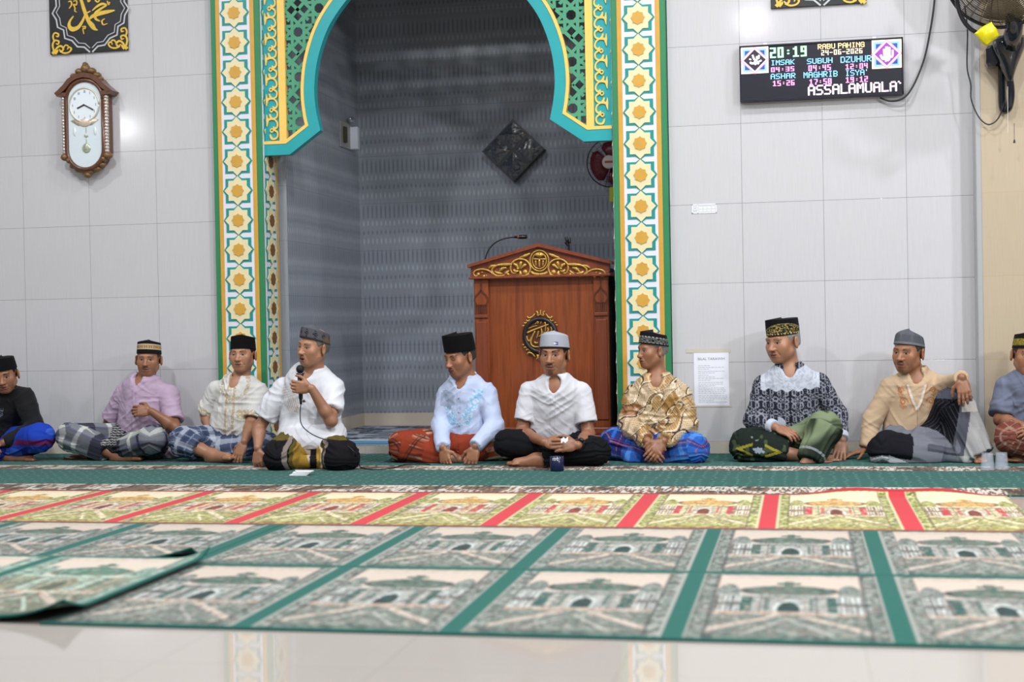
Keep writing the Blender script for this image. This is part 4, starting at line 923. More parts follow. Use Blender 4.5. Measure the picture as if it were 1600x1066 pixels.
cdp = MB().tube(spline([f5(440, 40, -0.45), f5(452, 130, -0.30), f5(458, 230, -0.2), f5(455, 430, -0.16), f5(478, 540, -0.16), f5(482, 640, -0.16), f5(530, 750, -0.17), f5(590, 798, -0.18), f5(650, 765, -0.18), f5(688, 680, -0.19), f5(700, 620, -0.2)], 6), 0.0042, 7).build('fan_cord', CABLE, wf, smooth=True)
ac = MB().tube(spline([f5(395, -60, -0.55), f5(393, 20, -0.54), f5(420, 110, -0.52), f5(465, 175, -0.50), f5(520, 212, -0.46), f5(600, 250, -0.36)], 6), 0.013, 9).build('support_hoop', GLB, wf, smooth=True)
# crumpled yellow plastic packet tied to the fan
yb = []; gy = 9
c00, c10, c01, c11 = f5(500, 215, -0.5), f5(612, 140, -0.5), f5(580, 300, -0.47), f5(662, 225, -0.47)
for j in range(gy):
    for i in range(gy):
        u, v = i/(gy-1), j/(gy-1); p = c00*(1-u)*(1-v)+c10*u*(1-v)+c01*(1-u)*v+c11*u*v; p = p+np.array([0, -0.022*math.sin(math.pi*u)*math.sin(math.pi*v)+0.006*math.sin(9*u+5*v), 0.004*math.sin(7*v+3*u)]); yb.append(p)
ty = NT('yellow_plastic'); ty.b.inputs['Base Color'].default_value = (*srgb(240, 228, 20), 1); ty.b.inputs['Roughness'].default_value = 0.25; ty.b.inputs['Transmission Weight'].default_value = 0.25
ybo = meshobj('plastic_packet', yb, [(j*gy+i, j*gy+i+1, (j+1)*gy+i+1, (j+1)*gy+i) for j in range(gy-1) for i in range(gy-1)], ty.m, smooth=True); ybo.modifiers.new('thick', 'SOLIDIFY').thickness = 0.004
tag(ybo, 'crumpled bright yellow plastic packet tied at the rim of the wall fan', 'packet')

# ------------------------------------------------------------------ figures: smooth solids grown from tapered limbs, meshed as one surface
def U_(v): v = np.asarray(v, float); return v/(np.linalg.norm(v)+1e-12)
class Fld:
    def __init__(s, lo, hi, h):
        s.h = h; s.lo = np.asarray(lo, float)-2*h; s.n = np.ceil((np.asarray(hi)-s.lo)/h).astype(int)+3
        s.a = np.full(s.n, 0.3, np.float32)
    def _box(s, lo, hi):
        i0 = np.clip(np.floor((lo-s.lo)/s.h).astype(int), 0, s.n); i1 = np.clip(np.ceil((hi-s.lo)/s.h).astype(int)+1, 0, s.n)
        if (i1 <= i0).any(): return None
        sl = tuple(slice(a, b) for a, b in zip(i0, i1))
        g = [(s.lo[k]+np.arange(i0[k], i1[k])*s.h).astype(np.float32) for k in range(3)]
        return sl, g[0][:, None, None], g[1][None, :, None], g[2][None, None, :]
    def _put(s, sl, d, k, op):
        A = s.a[sl]
        if op == 'sub':
            d = -d
            if k > 0: hh = np.maximum(k-np.abs(A-d), 0)/k; s.a[sl] = np.maximum(A, d)+hh*hh*k*0.25
            else: s.a[sl] = np.maximum(A, d)
        else:
            if k > 0: hh = np.maximum(k-np.abs(A-d), 0)/k; s.a[sl] = np.minimum(A, d)-hh*hh*k*0.25
            else: s.a[sl] = np.minimum(A, d)
    def cone(s, a, b, ra, rb, k=0.02, op='add', clip=None, squash=None):
        """tapered limb a-b; clip = (point, normal) cuts it flat; squash = (direction, factor>1 flattens along it)"""
        a, b = np.asarray(a, float), np.asarray(b, float); R = max(ra, rb)+k+3*s.h
        q = s._box(np.minimum(a, b)-R, np.maximum(a, b)+R)
        if q is None: return s
        sl, X, Y, Z = q; ab = b-a; x, y, z = X-a[0], Y-a[1], Z-a[2]
        if squash is not None:
            n, f = U_(squash[0]), squash[1]; m = (x*n[0]+y*n[1]+z*n[2])*(f-1); x, y, z = x+m*n[0], y+m*n[1], z+m*n[2]; w = float(ab@n)*(f-1); ab = ab+w*n
        t = np.clip((x*ab[0]+y*ab[1]+z*ab[2])/(ab@ab+1e-12), 0, 1)
        d = np.sqrt((x-t*ab[0])**2+(y-t*ab[1])**2+(z-t*ab[2])**2)-(ra+(rb-ra)*t)
        if clip is not None:
            for c, n in ([clip] if not isinstance(clip, list) else clip):
                n = U_(n); d = np.maximum(d, (X-c[0])*n[0]+(Y-c[1])*n[1]+(Z-c[2])*n[2])
        s._put(sl, d, k, op); return s
    def ell(s, c, r, R=None, k=0.02, op='add', clip=None):
        c = np.asarray(c, float); r = np.asarray(r, float); m = r.max()+k+3*s.h; q = s._box(c-m, c+m)
        if q is None: return s
        sl, X, Y, Z = q; x, y, z = X-c[0], Y-c[1], Z-c[2]
        if R is not None: x, y, z = (x*R[0][0]+y*R[0][1]+z*R[0][2], x*R[1][0]+y*R[1][1]+z*R[1][2], x*R[2][0]+y*R[2][1]+z*R[2][2])
        k0 = np.sqrt((x/r[0])**2+(y/r[1])**2+(z/r[2])**2)+1e-9; k1 = np.sqrt((x/r[0]**2)**2+(y/r[1]**2)**2+(z/r[2]**2)**2)+1e-9
        d = k0*(k0-1)/k1
        if clip is not None:
            for cc, n in ([clip] if not isinstance(clip, list) else clip):
                n = U_(n); d = np.maximum(d, (X-cc[0])*n[0]+(Y-cc[1])*n[1]+(Z-cc[2])*n[2])
        s._put(sl, d, k, op); return s
    def cut(s, c, n, lo=None, hi=None):
        """remove everything on the +n side of the plane (inside an optional box)"""
        q = s._box(s.lo if lo is None else np.asarray(lo), s.lo+s.n*s.h if hi is None else np.asarray(hi))
        if q is None: return s
        sl, X, Y, Z = q; n = U_(n); s.a[sl] = np.maximum(s.a[sl], (X-c[0])*n[0]+(Y-c[1])*n[1]+(Z-c[2])*n[2]); return s
    def mesh(s):
        a = s.a; b = a < 0; n = np.array(a.shape)-1
        cnt = np.zeros(n, np.uint8)
        for o in np.ndindex(2, 2, 2): cnt += b[o[0]:o[0]+n[0], o[1]:o[1]+n[1], o[2]:o[2]+n[2]]
        act = (cnt > 0) & (cnt < 8); idx = np.full(n, -1, np.int64); I = np.argwhere(act); idx[act] = np.arange(len(I))
        pos = np.zeros((len(I), 3), np.float32); num = np.zeros(len(I), np.float32)
        for ax in range(3):
            for o in np.ndindex(2, 2):
                p = np.zeros(3, int); r = [k for k in range(3) if k != ax]; p[r[0]], p[r[1]] = o; q = p.copy(); q[ax] = 1
                va = a[tuple((I+p).T)]; vb = a[tuple((I+q).T)]; m = (va < 0) != (vb < 0); t = np.where(m, va/np.where(m, va-vb, 1), 0)
                e = np.tile(p.astype(np.float32), (len(I), 1)); e[:, ax] = t; pos += e*m[:, None]; num += m
        V = s.lo+(I+pos/num[:, None])*s.h; Q = []
        for ax in range(3):
            r1, r2 = [(1, 2), (2, 0), (0, 1)][ax]
            s0 = [slice(1, -1)]*3; s0[ax] = slice(0, -1); s1 = list(s0); s1[ax] = slice(1, None)
            A, B = b[tuple(s0)], b[tuple(s1)]; fl = A != B; J = np.argwhere(fl); off = np.ones(3, int); off[ax] = 0; J = J+off
            e1 = np.zeros(3, int); e1[r1] = 1; e2 = np.zeros(3, int); e2[r2] = 1
            g = lambda d: idx[tuple((J-d).T)]
            qd = np.stack([g(0*e1), g(e1), g(e1+e2), g(e2)], -1); inv = ~A[fl]
            qd[inv] = qd[inv][:, ::-1]; Q.append(qd)
        Q = np.concatenate(Q); Q = Q[(Q >= 0).all(1)]
        return V, Q
def vnormals(V, Q):
    n = np.cross(V[Q[:, 2]]-V[Q[:, 0]], V[Q[:, 3]]-V[Q[:, 1]]); N = np.zeros_like(V)
    for k in range(4): np.add.at(N, Q[:, k], n)
    return N/(np.linalg.norm(N, axis=1, keepdims=True)+1e-12)
def relax(V, Q, it=1):
    for _ in range(it):
        S = np.zeros_like(V); c = np.zeros(len(V))
        for k in range(4):
            np.add.at(S, Q[:, k], V[Q[:, (k+1) % 4]]); np.add.at(c, Q[:, k], 1)
        V = 0.5*V+0.5*S/np.maximum(c, 1)[:, None]
    return V
def biggest(V, Q):
    """drop stray flecks: keep connected pieces of some size"""
    lab = np.arange(len(V))
    while True:
        m = lab[Q].min(1); old = lab.copy()
        for k in range(4): np.minimum.at(lab, Q[:, k], m)
        lab = lab[lab]
        if (lab == old).all(): break
    cnt = np.bincount(lab, minlength=len(V)); keep = cnt[lab] == cnt.max()
    new = np.cumsum(keep)-1; Q = Q[keep[Q].all(1)]; return V[keep], new[Q]
def refine(V, Q, mask):
    """split every quad touching mask into four"""
    sel = mask[Q].any(1); S, rest = Q[sel], Q[~sel]; E = np.concatenate([np.sort(S[:, [k, (k+1) % 4]], 1) for k in range(4)]); u, inv = np.unique(E, axis=0, return_inverse=True); inv = inv.ravel()
    nV = len(V); mid = V[u].mean(1); cen = V[S].mean(1); V2 = np.concatenate([V, mid, cen]); m = len(S)
    e = [nV+inv[k*m:(k+1)*m] for k in range(4)]; c = nV+len(u)+np.arange(m)
    quads = [np.stack([S[:, k], e[k], c, e[(k+3) % 4]], -1) for k in range(4)]
    return V2, np.concatenate([rest]+quads)
def ridges(V, dirs, seed=0):
    """cloth folds: sum of soft ridges, dirs = [(across, along, wavelength, stretch, amplitude)]"""
    out = np.zeros(len(V))
    for i, (ac, al, wl, st, am) in enumerate(dirs):
        a, b = V@U_(ac), V@U_(al)
        n = vnoise(a/wl+0.8*vnoise(a/wl*0.5+9, b/st*1.7, seed+i+50), b/st, seed+i*7)
        m = vnoise(a/0.16+3.1, b/0.16, seed+i*7+3)
        out += am*(1-np.abs(2*n-1)*1.6)*np.clip(m*2-0.55, 0, 1)
    return out
def frame_from(yaw, pitch, roll):
    """rows: image-right, forward (the way the face looks), up"""
    y, p, r = (math.radians(v) for v in (yaw, pitch, roll))
    f = np.array([math.sin(y)*math.cos(p), -math.cos(y)*math.cos(p), -math.sin(p)]); x = np.array([math.cos(y), math.sin(y), 0.0]); u = U_(np.cross(f, x))
    x2 = math.cos(r)*x-math.sin(r)*u; u2 = math.sin(r)*x+math.cos(r)*u
    return np.array([x2, f, u2])
def hand(F, wr, d, n, ts, curl=(0.5,)*4, spread=0.06, s=1.0, thumb=0.3, r0=0.026):
    d = U_(d); n = np.asarray(n, float); n = U_(n-d*(n@d)); w = np.cross(d, n)*ts; wr = np.asarray(wr, float)
    F.ell(wr+d*0.045*s, (0.050*s, 0.040*s, 0.0155*s), np.array([d, w, n]), 0.012)
    tips = []
    for i, (o, L) in enumerate(((0.030, 0.070), (0.010, 0.078), (-0.010, 0.072), (-0.029, 0.058))):
        kn = wr+d*(0.084-abs(o-0.005)*0.25)*s+w*o*s-n*0.004*s
        F.cone(wr+d*0.03*s+w*o*0.6*s, kn, 0.0125*s, 0.0112*s, 0.010)
        c = curl[i]; ang = 0.25*c; p = kn; f = U_(d+w*spread*(1.5-i)*0.9)
        for j, (fr, ra, rb) in enumerate(((0.46, 0.0098, 0.0090), (0.30, 0.0088, 0.0082), (0.24, 0.0082, 0.0068))):
            dd = f*math.cos(ang)+n*math.sin(ang); q = p+dd*L*fr*s; F.cone(p, q, ra*s, rb*s, 0.003); p = q; ang += c*(0.75 if j == 0 else 0.55)
        tips.append(p)
    b = wr+d*0.022*s+w*0.022*s; m = b+U_(d*0.55+w*0.75+n*thumb)*0.042*s; m2 = m+U_(d*0.85+w*0.32+n*(thumb+0.1))*0.030*s; m3 = m2+U_(d*1.0+w*0.05+n*(thumb+0.15))*0.024*s
    F.cone(b, m, 0.0155*s, 0.0115*s, 0.012).cone(m, m2, 0.0112*s, 0.0098*s, 0.004).cone(m2, m3, 0.0098*s, 0.0075*s, 0.003)
    return tips
def foot(F, an, toe, up=(0, 0, 1)):
    an, toe = np.asarray(an, float), np.asarray(toe, float); d = U_(toe-an); L = np.linalg.norm(toe-an); up = U_(np.asarray(up)-d*(np.asarray(up)@d)); w = np.cross(d, up)
    F.cone(an, an-d*0.035-up*0.03, 0.034, 0.028, 0.03); F.cone(an, an+d*(L-0.05)-up*0.012, 0.036, 0.024, 0.03); F.cone(an-d*0.03-up*0.03, an+d*(L-0.05)-up*0.02, 0.024, 0.020, 0.03)
    for i, (o, l, r) in enumerate(((0.026, 0.052, 0.0125), (0.010, 0.050, 0.009), (-0.004, 0.044, 0.0085), (-0.017, 0.037, 0.008), (-0.028, 0.029, 0.0075))):
        b = an+d*(L-0.055)+w*o-up*0.018; F.cone(b, b+d*l-up*0.002, r*1.15, r, 0.006)
DARK = np.array(srgb(24, 20, 20))
def head(F, C, R, s=1.0, ft=None):
    ft = ft or {}; T = lambda x, y, z: C+s*(x*R[0]+y*R[1]+z*R[2]); g = ft.get
    wide = g('wide', 1.0); k = s
    F.ell(T(0, -0.014, 0.040), np.array((0.0745*wide, 0.094, 0.080))*s, R, 0.02)
    F.ell(T(0, 0.030, -0.022), np.array((0.0610*wide, 0.061, 0.080))*s, R, 0.035)
    ch = g('chin', 0.0)
    F.ell(T(0, 0.064+ch, -0.084), np.array((0.021, 0.018, 0.019))*s, R, 0.03)
    for sx in (-1, 1):
        jaw = g('jaw', 1.0)
        F.cone(T(sx*0.052*wide*jaw, 0.002, -0.046), T(sx*0.021, 0.056+ch, -0.086), 0.0205*s, 0.0150*s, 0.032)
        F.ell(T(sx*0.043*wide, 0.057, -0.015), np.array((0.022, 0.019, 0.020))*s*g('cheek', 1.0), R, 0.030)
        F.ell(T(sx*0.034*wide, 0.057, -0.046), np.array((0.016, 0.014, 0.020))*s*(0.6 if g('old', 0) else g('full', 1.0)), R, 0.03)
    F.cone(T(-0.038*wide, 0.077, 0.030), T(0.038*wide, 0.077, 0.030), 0.0115*s, 0.0115*s, 0.014)
    for sx in (-1, 1): F.ell(T(sx*0.031*wide, 0.0985, 0.011), np.array((0.0175, 0.014, 0.0115))*s, R, 0.012, 'sub')
    nw = 1.12*g('nose', 1.0)
    F.cone(T(0, 0.080, 0.020), T(0, 0.103, -0.024), 0.0085*s, 0.0120*s, 0.012).ell(T(0, 0.106, -0.026), np.array((0.0125*nw, 0.0115, 0.0105))*s, R, 0.008)
    for sx in (-1, 1): F.ell(T(sx*0.0135*nw, 0.094, -0.029), np.array((0.0095, 0.0110, 0.0085))*s, R, 0.006)
    for sx in (-1, 1): F.ell(T(sx*0.007*nw, 0.104, -0.0375), np.array((0.004, 0.005, 0.004))*s, R, 0.003, 'sub')
    for sx in (-1, 1):
        F.ell(T(sx*0.031*wide, 0.0725, 0.0085), np.array((0.0150, 0.0125, 0.0100))*s, R, 0.003)
        F.cone(T(sx*0.018*wide, 0.083, 0.0165), T(sx*0.044*wide, 0.077, 0.0150), 0.0035*s, 0.0035*s, 0.006)
        F.cone(T(sx*0.020*wide, 0.0815, 0.0005), T(sx*0.042*wide, 0.076, 0.0015), 0.0030*s, 0.0030*s, 0.006)
        if g('bags', 0): F.cone(T(sx*0.020, 0.082, -0.008), T(sx*0.040, 0.074, -0.010), 0.0035*s, 0.0035*s, 0.006)
        F.cone(T(sx*0.022*wide, 0.095, -0.030), T(sx*0.034*wide, 0.081, -0.060), (0.0045 if g('old', 0) else 0.003)*s, 0.003*s, 0.008, 'sub')
    op = g('open', 0.0)
    F.ell(T(0, 0.080, -0.056), np.array((0.027, 0.014, 0.020))*s, R, 0.015)
    F.cone(T(-0.019, 0.086, -0.0535), T(0.019, 0.086, -0.0535), 0.0050*s, 0.0050*s, 0.006).cone(T(-0.004, 0.093, -0.0520), T(0.004, 0.093, -0.0520), 0.0055*s, 0.0055*s, 0.008)
    F.cone(T(-0.014, 0.087, -0.0655-op), T(0.014, 0.087, -0.0655-op), 0.0060*s, 0.0060*s, 0.006)
    if op: F.ell(T(0, 0.098, -0.0595-op*0.5), np.array((0.018, 0.016, 0.0035+op*0.5))*s, R, 0.004, 'sub')
    else: F.cone(T(-0.022, 0.093, -0.0600), T(0.022, 0.093, -0.0600), 0.0022*s, 0.0022*s, 0.003, 'sub')
    er = g('ear', 1.0)
    for sx in (-1, 1):
        tilt = np.array([R[0]*math.cos(sx*0.45)-R[1]*math.sin(sx*0.45)*1.0, R[1]*math.cos(0.45)+R[0]*sx*math.sin(0.45)*1.0, R[2]]); tilt = np.array([U_(t) for t in tilt])
        F.ell(T(sx*0.086*wide, -0.008, -0.001), np.array((0.0090, 0.0220, 0.0355))*s*er, tilt, 0.008)
        F.ell(T(sx*0.098*wide, 0.004, 0.002), np.array((0.0060, 0.0110, 0.0190))*s*er, tilt, 0.006, 'sub')
def face_colour(V, col, C, R, s, ft, skin):
    g = ft.get; L = (V-C)@R.T/s; x, y, z = L[:, 0], L[:, 1], L[:, 2]; wide = g('wide', 1.0); near = (np.abs(x) < 0.12) & (np.abs(y) < 0.14) & (np.abs(z) < 0.14); ax = np.abs(x)
    def blend(m, c, a=1.0): col[:] = put(col, np.clip(m, 0, 1)*near, c, a)
    sm = lambda d, w: np.clip(0.5-d/w, 0, 1)
    fr = y > 0.03
    sk = np.asarray(skin)
    blend(sm((ax/0.022)**2+((y-0.10)/0.02)**2+((z+0.026)/0.018)**2-1, 0.8), sk*np.array((1.08, 0.93, 0.90)), 0.35)      # nose a little redder
    blend(sm(((ax-0.045)/0.022)**2+((z+0.018)/0.020)**2-1, 1.0)*(y > 0.03), sk*np.array((1.06, 0.94, 0.92)), 0.3)
    lip = np.array(srgb(124, 72, 62))*g('lip', 1.0); op = g('open', 0.0)
    blend(sm((ax/0.024)**2+((z+0.054)/0.0065)**2-1, 0.5)*(y > 0.07), lip, 0.85); blend(sm((ax/0.020)**2+((z+0.0655+op)/0.0068)**2-1, 0.5)*(y > 0.07), lip*1.12, 0.85)
    blend(sm((ax/0.022)**2+((z+0.0600+op*0.5)/(0.0020+op*0.5))**2-1, 0.6)*(y > 0.06), srgb(56, 26, 24), 0.9)
    if op: blend(sm((ax/0.012)**2+((z+0.0575)/0.0028)**2-1, 0.5)*(y > 0.06), srgb(215, 205, 190), 0.9)
    # eyes
    ex = np.abs(ax-0.031*wide); gx, gz = g('gaze', (0, 0)); lid = g('lid', 1.0)
    ez = z-0.0085+0.06*(ax-0.031*wide)*-1; up = np.where(ez > 0, 0.0066*lid, 0.0050)
    e = (ex/0.0155)**2+(ez/up)**2-1
    blend(sm(e, 1.0)*fr, srgb(54, 34, 28), 0.9); 
    e2 = (ex/0.0135)**2+((ez+0.0008)/(up*0.74))**2-1; blend((e2 < 0)*fr*1.0, srgb(168, 156, 148), 0.9)
    ir = ((x-np.sign(x)*0.031*wide-gx)/0.0068)**2+((ez-gz)/0.0066)**2-1; blend(((ir < 0) & (e2 < 0.1))*fr*1.0, srgb(30, 18, 14), 1.0)
    if g('closed', 0): blend((sm(e, 1.0))*fr*(ez > -0.003), sk*0.82, 1.0); blend(sm((ex/0.0145)**2+((ez+0.0035)/0.0016)**2-1, 0.6)*fr, srgb(40, 26, 22), 0.9)
    # brows
    br = np.asarray(g('brow', DARK)); t = (ax-0.014)/0.036; bz = 0.0285+0.006*np.sin(np.clip(t, 0, 1)*2.4)+g('browlift', 0.0)
    blend(sm(np.abs(z-bz)-0.0048*(1.1-0.5*np.clip(t, 0, 1)), 0.004)*((t > 0) & (t < 1))*fr, br, min(1, 0.15+g('browa', 0.75)))
    cz_ = np.abs(ez-0.0105-0.0*ax)-0.0012; blend(sm(cz_, 0.003)*(ex < 0.015)*fr, sk*0.62, 0.6)
    if g('mous', 0):
        mz = -0.0435-0.22*np.maximum(ax-0.006, 0); blend(sm(np.abs(z-mz)-0.0050, 0.005)*(ax < 0.030)*(y > 0.06), np.asarray(g('mouscol', DARK)), g('mous'))
    if g('goat', 0): blend(sm((ax/0.016)**2+((z+0.088)/0.015)**2-1, 0.8)*(y > 0.05), np.asarray(g('mouscol', DARK)), g('goat'))
    if g('stub', 0):
        n = vnoise(V[:, 0]*420, V[:, 2]*420, 5); blend(((z < -0.045) & (ax < 0.06) & (y > 0.0))*np.clip(n*1.4, 0, 1)*sm(-(z+0.110), 0.02), np.asarray(g('mouscol', DARK)), g('stub'))
    blend(sm((ax-0.007)**2/0.0035**2+((z+0.037)/0.0032)**2-1, 0.8)*(y > 0.08), srgb(44, 22, 18), 0.8)
def make_hair(root, C, R, s, colr, wide=1.0, low=-0.045):
    T = lambda x, y, z: C+s*(x*R[0]+y*R[1]+z*R[2]); F = Fld(C-0.15*s, C+0.15*s, 0.0042)
    F.ell(T(0, -0.014, 0.040), np.array((0.0785*wide, 0.0985, 0.0835))*s, R, 0); F.ell(T(0, -0.040, -0.005), np.array((0.0700*wide, 0.066, 0.060))*s, R, 0.02)
    F.cut(T(0, 0.030, 0.02), R[1]-0.30*R[2]); F.cut(T(0, -0.02, low), -R[2]-0.25*R[1]); F.cut(T(0, 0, 0.085), R[2])
    F.cut(T(0, 0.018, 0), R[1]-0.02*R[2], C-0.2, C+0.2) if False else None
    for sx in (-1, 1): F.ell(T(sx*0.086*wide, -0.004, -0.010), np.array((0.030, 0.031, 0.042))*s, R, 0.004, 'sub')
    V, Q = F.mesh()
    if not len(V): return
    n = vnoise(V[:, 0]*300+V[:, 1]*200, V[:, 2]*60, 3); c = np.asarray(colr)[None]*(0.65+0.7*n)[:, None]
    return meshobj('hair', V, Q, colmat('hair', 0.7, 0.3, 0.5, 500, jitter=0.3), root, None, True, c)
def make_cap(root, C, R, s, kind, cf, base=(0.056, 0.030), ht=0.078, rx=0.0835, ry=0.103, yc=-0.010, top=0.93, dome=0.006, tilt=0.0, m='cap_cloth'):
    """cap: rings from the brow up; base = height of the rim at the front and at the back"""
    nu, nt = 112, 26; V = []; uu = []; tt = []
    for j in range(nt+8):
        if j < nt: t = j/(nt-1); rr = 1+(top-1)*t+0.010*math.sin(math.pi*t); hz = ht*t; rm = 1.0
        else: q = (j-nt+1)/8; t = 1.0; rr = top; rm = math.cos(q*math.pi/2) if kind == 'dome' else 1-q; hz = ht+(dome*math.sin(q*math.pi/2) if kind == 'dome' else dome*(1-(1-q)**2))
        for i in range(nu):
            a = 2*math.pi*i/nu; cx, cy = math.sin(a), math.cos(a); zb = base[0]*(1+cy)/2+base[1]*(1-cy)/2
            edge = 0.0
            if kind == 'peci' and t > 0.6: edge = 0.0035*((t-0.6)/0.4)*cy*cy - 0.002*(t-0.6)
            V.append(C+s*((cx*rx*rr*rm)*R[0]+(yc+cy*ry*rr*rm+tilt*hz)*R[1]+(zb+hz*(1-0.0*cy)+edge)*R[2])); uu.append(a if a < math.pi else a-2*math.pi); tt.append(t if j < nt else 1+q)
    V = np.array(V); Q = []
    i = np.arange(nu); i2 = (i+1) % nu
    for j in range(nt+7): Q.append(np.stack([j*nu+i, j*nu+i2, (j+1)*nu+i2, (j+1)*nu+i], -1))
    # inner lip
    nb = len(V); lip = V[:nu]*1.0; Cc = C+s*(yc*R[1]+0.04*R[2]); lip2 = lip+(Cc-lip)*0.10; V = np.concatenate([V, lip2]); Q.append(np.stack([i2, i, nb+i, nb+i2], -1))
    Q = np.concatenate(Q)[:, ::-1]; uu = np.array(uu+uu[:nu]); tt = np.array(tt+[0]*nu); col = cf(uu, tt)
    return meshobj('cap', V, Q, colmat(m, 0.9, 0.12, 0.35, 500, 0.02, jitter=0.2), root, None, True, col)
RES = 0.0036
SKIN = None
def person(sp):
    """sp: joints in room coordinates; builds body, hair, cap, shirt and lower garment"""
    g = sp.get; A = lambda k: np.asarray(sp[k], float)
    R = frame_from(*sp['look']); hs = g('hs', 1.0); eye = A('eye'); C = eye-hs*(0.080*R[1]+0.010*R[2]); ft = sp['face']; skin = np.array(sp['skin'])
    nk, pel = A('neck'), A('pel'); sh, el, wr = sp['sh'], sp['el'], sp['wr']; kn, an, toe = sp['kn'], sp['an'], sp['toe']
    up = U_(nk-pel); rt = np.asarray(sh[1], float)-np.asarray(sh[0], float); rt = U_(rt-up*(rt@up)); fw = np.cross(up, rt); fw = fw if fw[1] < 0 else -fw
    T3 = np.array([rt, fw, up]); H = np.linalg.norm(nk-pel); tor = lambda x, y, z: pel+x*rt+y*fw+z*H*up
    sh = [np.asarray(v, float)-up*g('slope', 0.020) for v in sh]
    hip = [pel-rt*0.085-up*0.02+fw*0.02, pel+rt*0.085-up*0.02+fw*0.02]
    pts = np.array([C, nk, pel, *sh, *el, *wr, *kn, *an, *toe, *hip], float); lo, hi = pts.min(0)-0.20, pts.max(0)+0.20; lo[2] = -0.01; hi[2] = C[2]+0.16
    bl = g('belly', 0.0); wd = np.linalg.norm(np.asarray(sh[1], float)-np.asarray(sh[0], float))/2
    FL = 0.0095
    # ---- body
    F = Fld(lo, hi, RES)
    head(F, C, R, hs, ft)
    hb = C+hs*(-0.022*R[1]-0.050*R[2]); F.cone(nk-up*0.02, hb, 0.058*hs, 0.054*hs, 0.03); F.cone(nk-up*0.03-rt*0.09, nk-up*0.03+rt*0.09, 0.045, 0.045, 0.05)
    F.ell(tor(0, 0.0, 0.72), (wd*0.92, 0.100, 0.16), T3, 0.05).ell(tor(0, 0.01+bl*0.4, 0.36), (0.145+bl*0.6, 0.105+bl*0.7, 0.17), T3, 0.06).ell(tor(0, 0, 0.06), (0.165, 0.12, 0.11), T3, 0.05)
    tips = []
    for i in (0, 1):
        S, E, W = (np.asarray(v[i], float) for v in (sh, el, wr)); ar = g('arm', 1.0)
        F.cone(S, E, 0.047*ar, 0.037*ar, 0.035); mid = E*0.7+W*0.3; F.cone(E, mid, 0.036*ar, 0.0375*ar, 0.02).cone(mid, W, 0.0375*ar, 0.0245*ar, 0.02)
        hd = sp['hand'][i]
        if hd is not None: tips.append(hand(F, W+U_(np.asarray(hd[0], float))*0.008, hd[0], hd[1], hd[2], hd[3] if len(hd) > 3 else (0.5,)*4, hd[4] if len(hd) > 4 else 0.06, g('hsz', 0.97), hd[5] if len(hd) > 5 else 0.3))
        K, N, Tt = (np.asarray(v[i], float) for v in (kn, an, toe))
        F.cone(hip[i], K, 0.080, 0.056, 0.04).cone(K, K*0.65+N*0.35, 0.054, 0.050, 0.02).cone(K*0.65+N*0.35, N, 0.050, 0.034, 0.02); foot(F, N, Tt, g('footup', (0, 0, 1)))
    F.cut((0, 0, FL), (0, 0, -1)); V, Q = F.mesh(); V, Q = biggest(V, Q)
    L = (V-C)@R.T/hs; V, Q = refine(V, Q, (L[:, 1] > 0.02) & (np.abs(L[:, 0]) < 0.08) & (np.abs(L[:, 2]) < 0.12))
    n = vnoise(V[:, 0]*35, V[:, 2]*35+V[:, 1]*20, 4); col = skin[None]*(0.93+0.14*n)[:, None]
    tan_ = np.clip((np.linalg.norm(V-C, axis=1)-0.17)/0.08, 0, 1); col = col*(1-tan_[:, None]*np.array((0.18, 0.21, 0.23)))
    tp = np.array([t for tl in tips for t in tl]) if tips else np.zeros((0, 3))
    for t in tp: col = put(col, np.clip(1.2-np.linalg.norm(V-t, axis=1)/0.013, 0, 1), srgb(170, 126, 106), 0.35)
    face_colour(V, col, C, R, hs, ft, skin)
    root = meshobj('person', V, Q, colmat('skin', 0.42, 0.5, 0.12, 900, sss=0.10, jitter=0.06), None, (pel[0], pel[1], FL), True, col)
    tag(root, sp['label'], 'person')
    if g('hair') is not None: make_hair(root, C, R, hs, sp['hair'], ft.get('wide', 1.0), g('hairlow', -0.034))
    if g('cap'): make_cap(root, C, R, hs, **sp['cap'])
    # ---- shirt
    F = Fld(lo, hi, 0.0046); t = g('thick', 0.016)
    F.ell(tor(0, 0.0, 0.72), (wd*0.93+t*0.4, 0.104+t, 0.17+t*0.5), T3, 0.05).ell(tor(0, 0.012+bl*0.4, 0.36), (0.142+bl*0.6+t, 0.112+bl*0.7+t, 0.19), T3, 0.06)
    F.cone(tor(-0.06, 0.015, 0.14), tor(0.06, 0.015, 0.14), 0.108+t+bl*0.4, 0.108+t+bl*0.4, 0.06)
    F.cone(nk-up*0.045-rt*0.075, nk-up*0.045+rt*0.075, 0.050+t*0.5, 0.050+t*0.5, 0.05)
    F.cone(nk-up*0.045, nk+up*0.022, 0.098, 0.068*hs, 0.05)
    for S_i in sh: F.cone(nk-up*0.006, np.asarray(S_i, float)+up*0.004, 0.050, 0.049+t*0.3, 0.04)
    for a in g('drape', []): F.cone(*a[:4], a[4] if len(a) > 4 else 0.05)
    slv = sp['sleeve']; scol = []
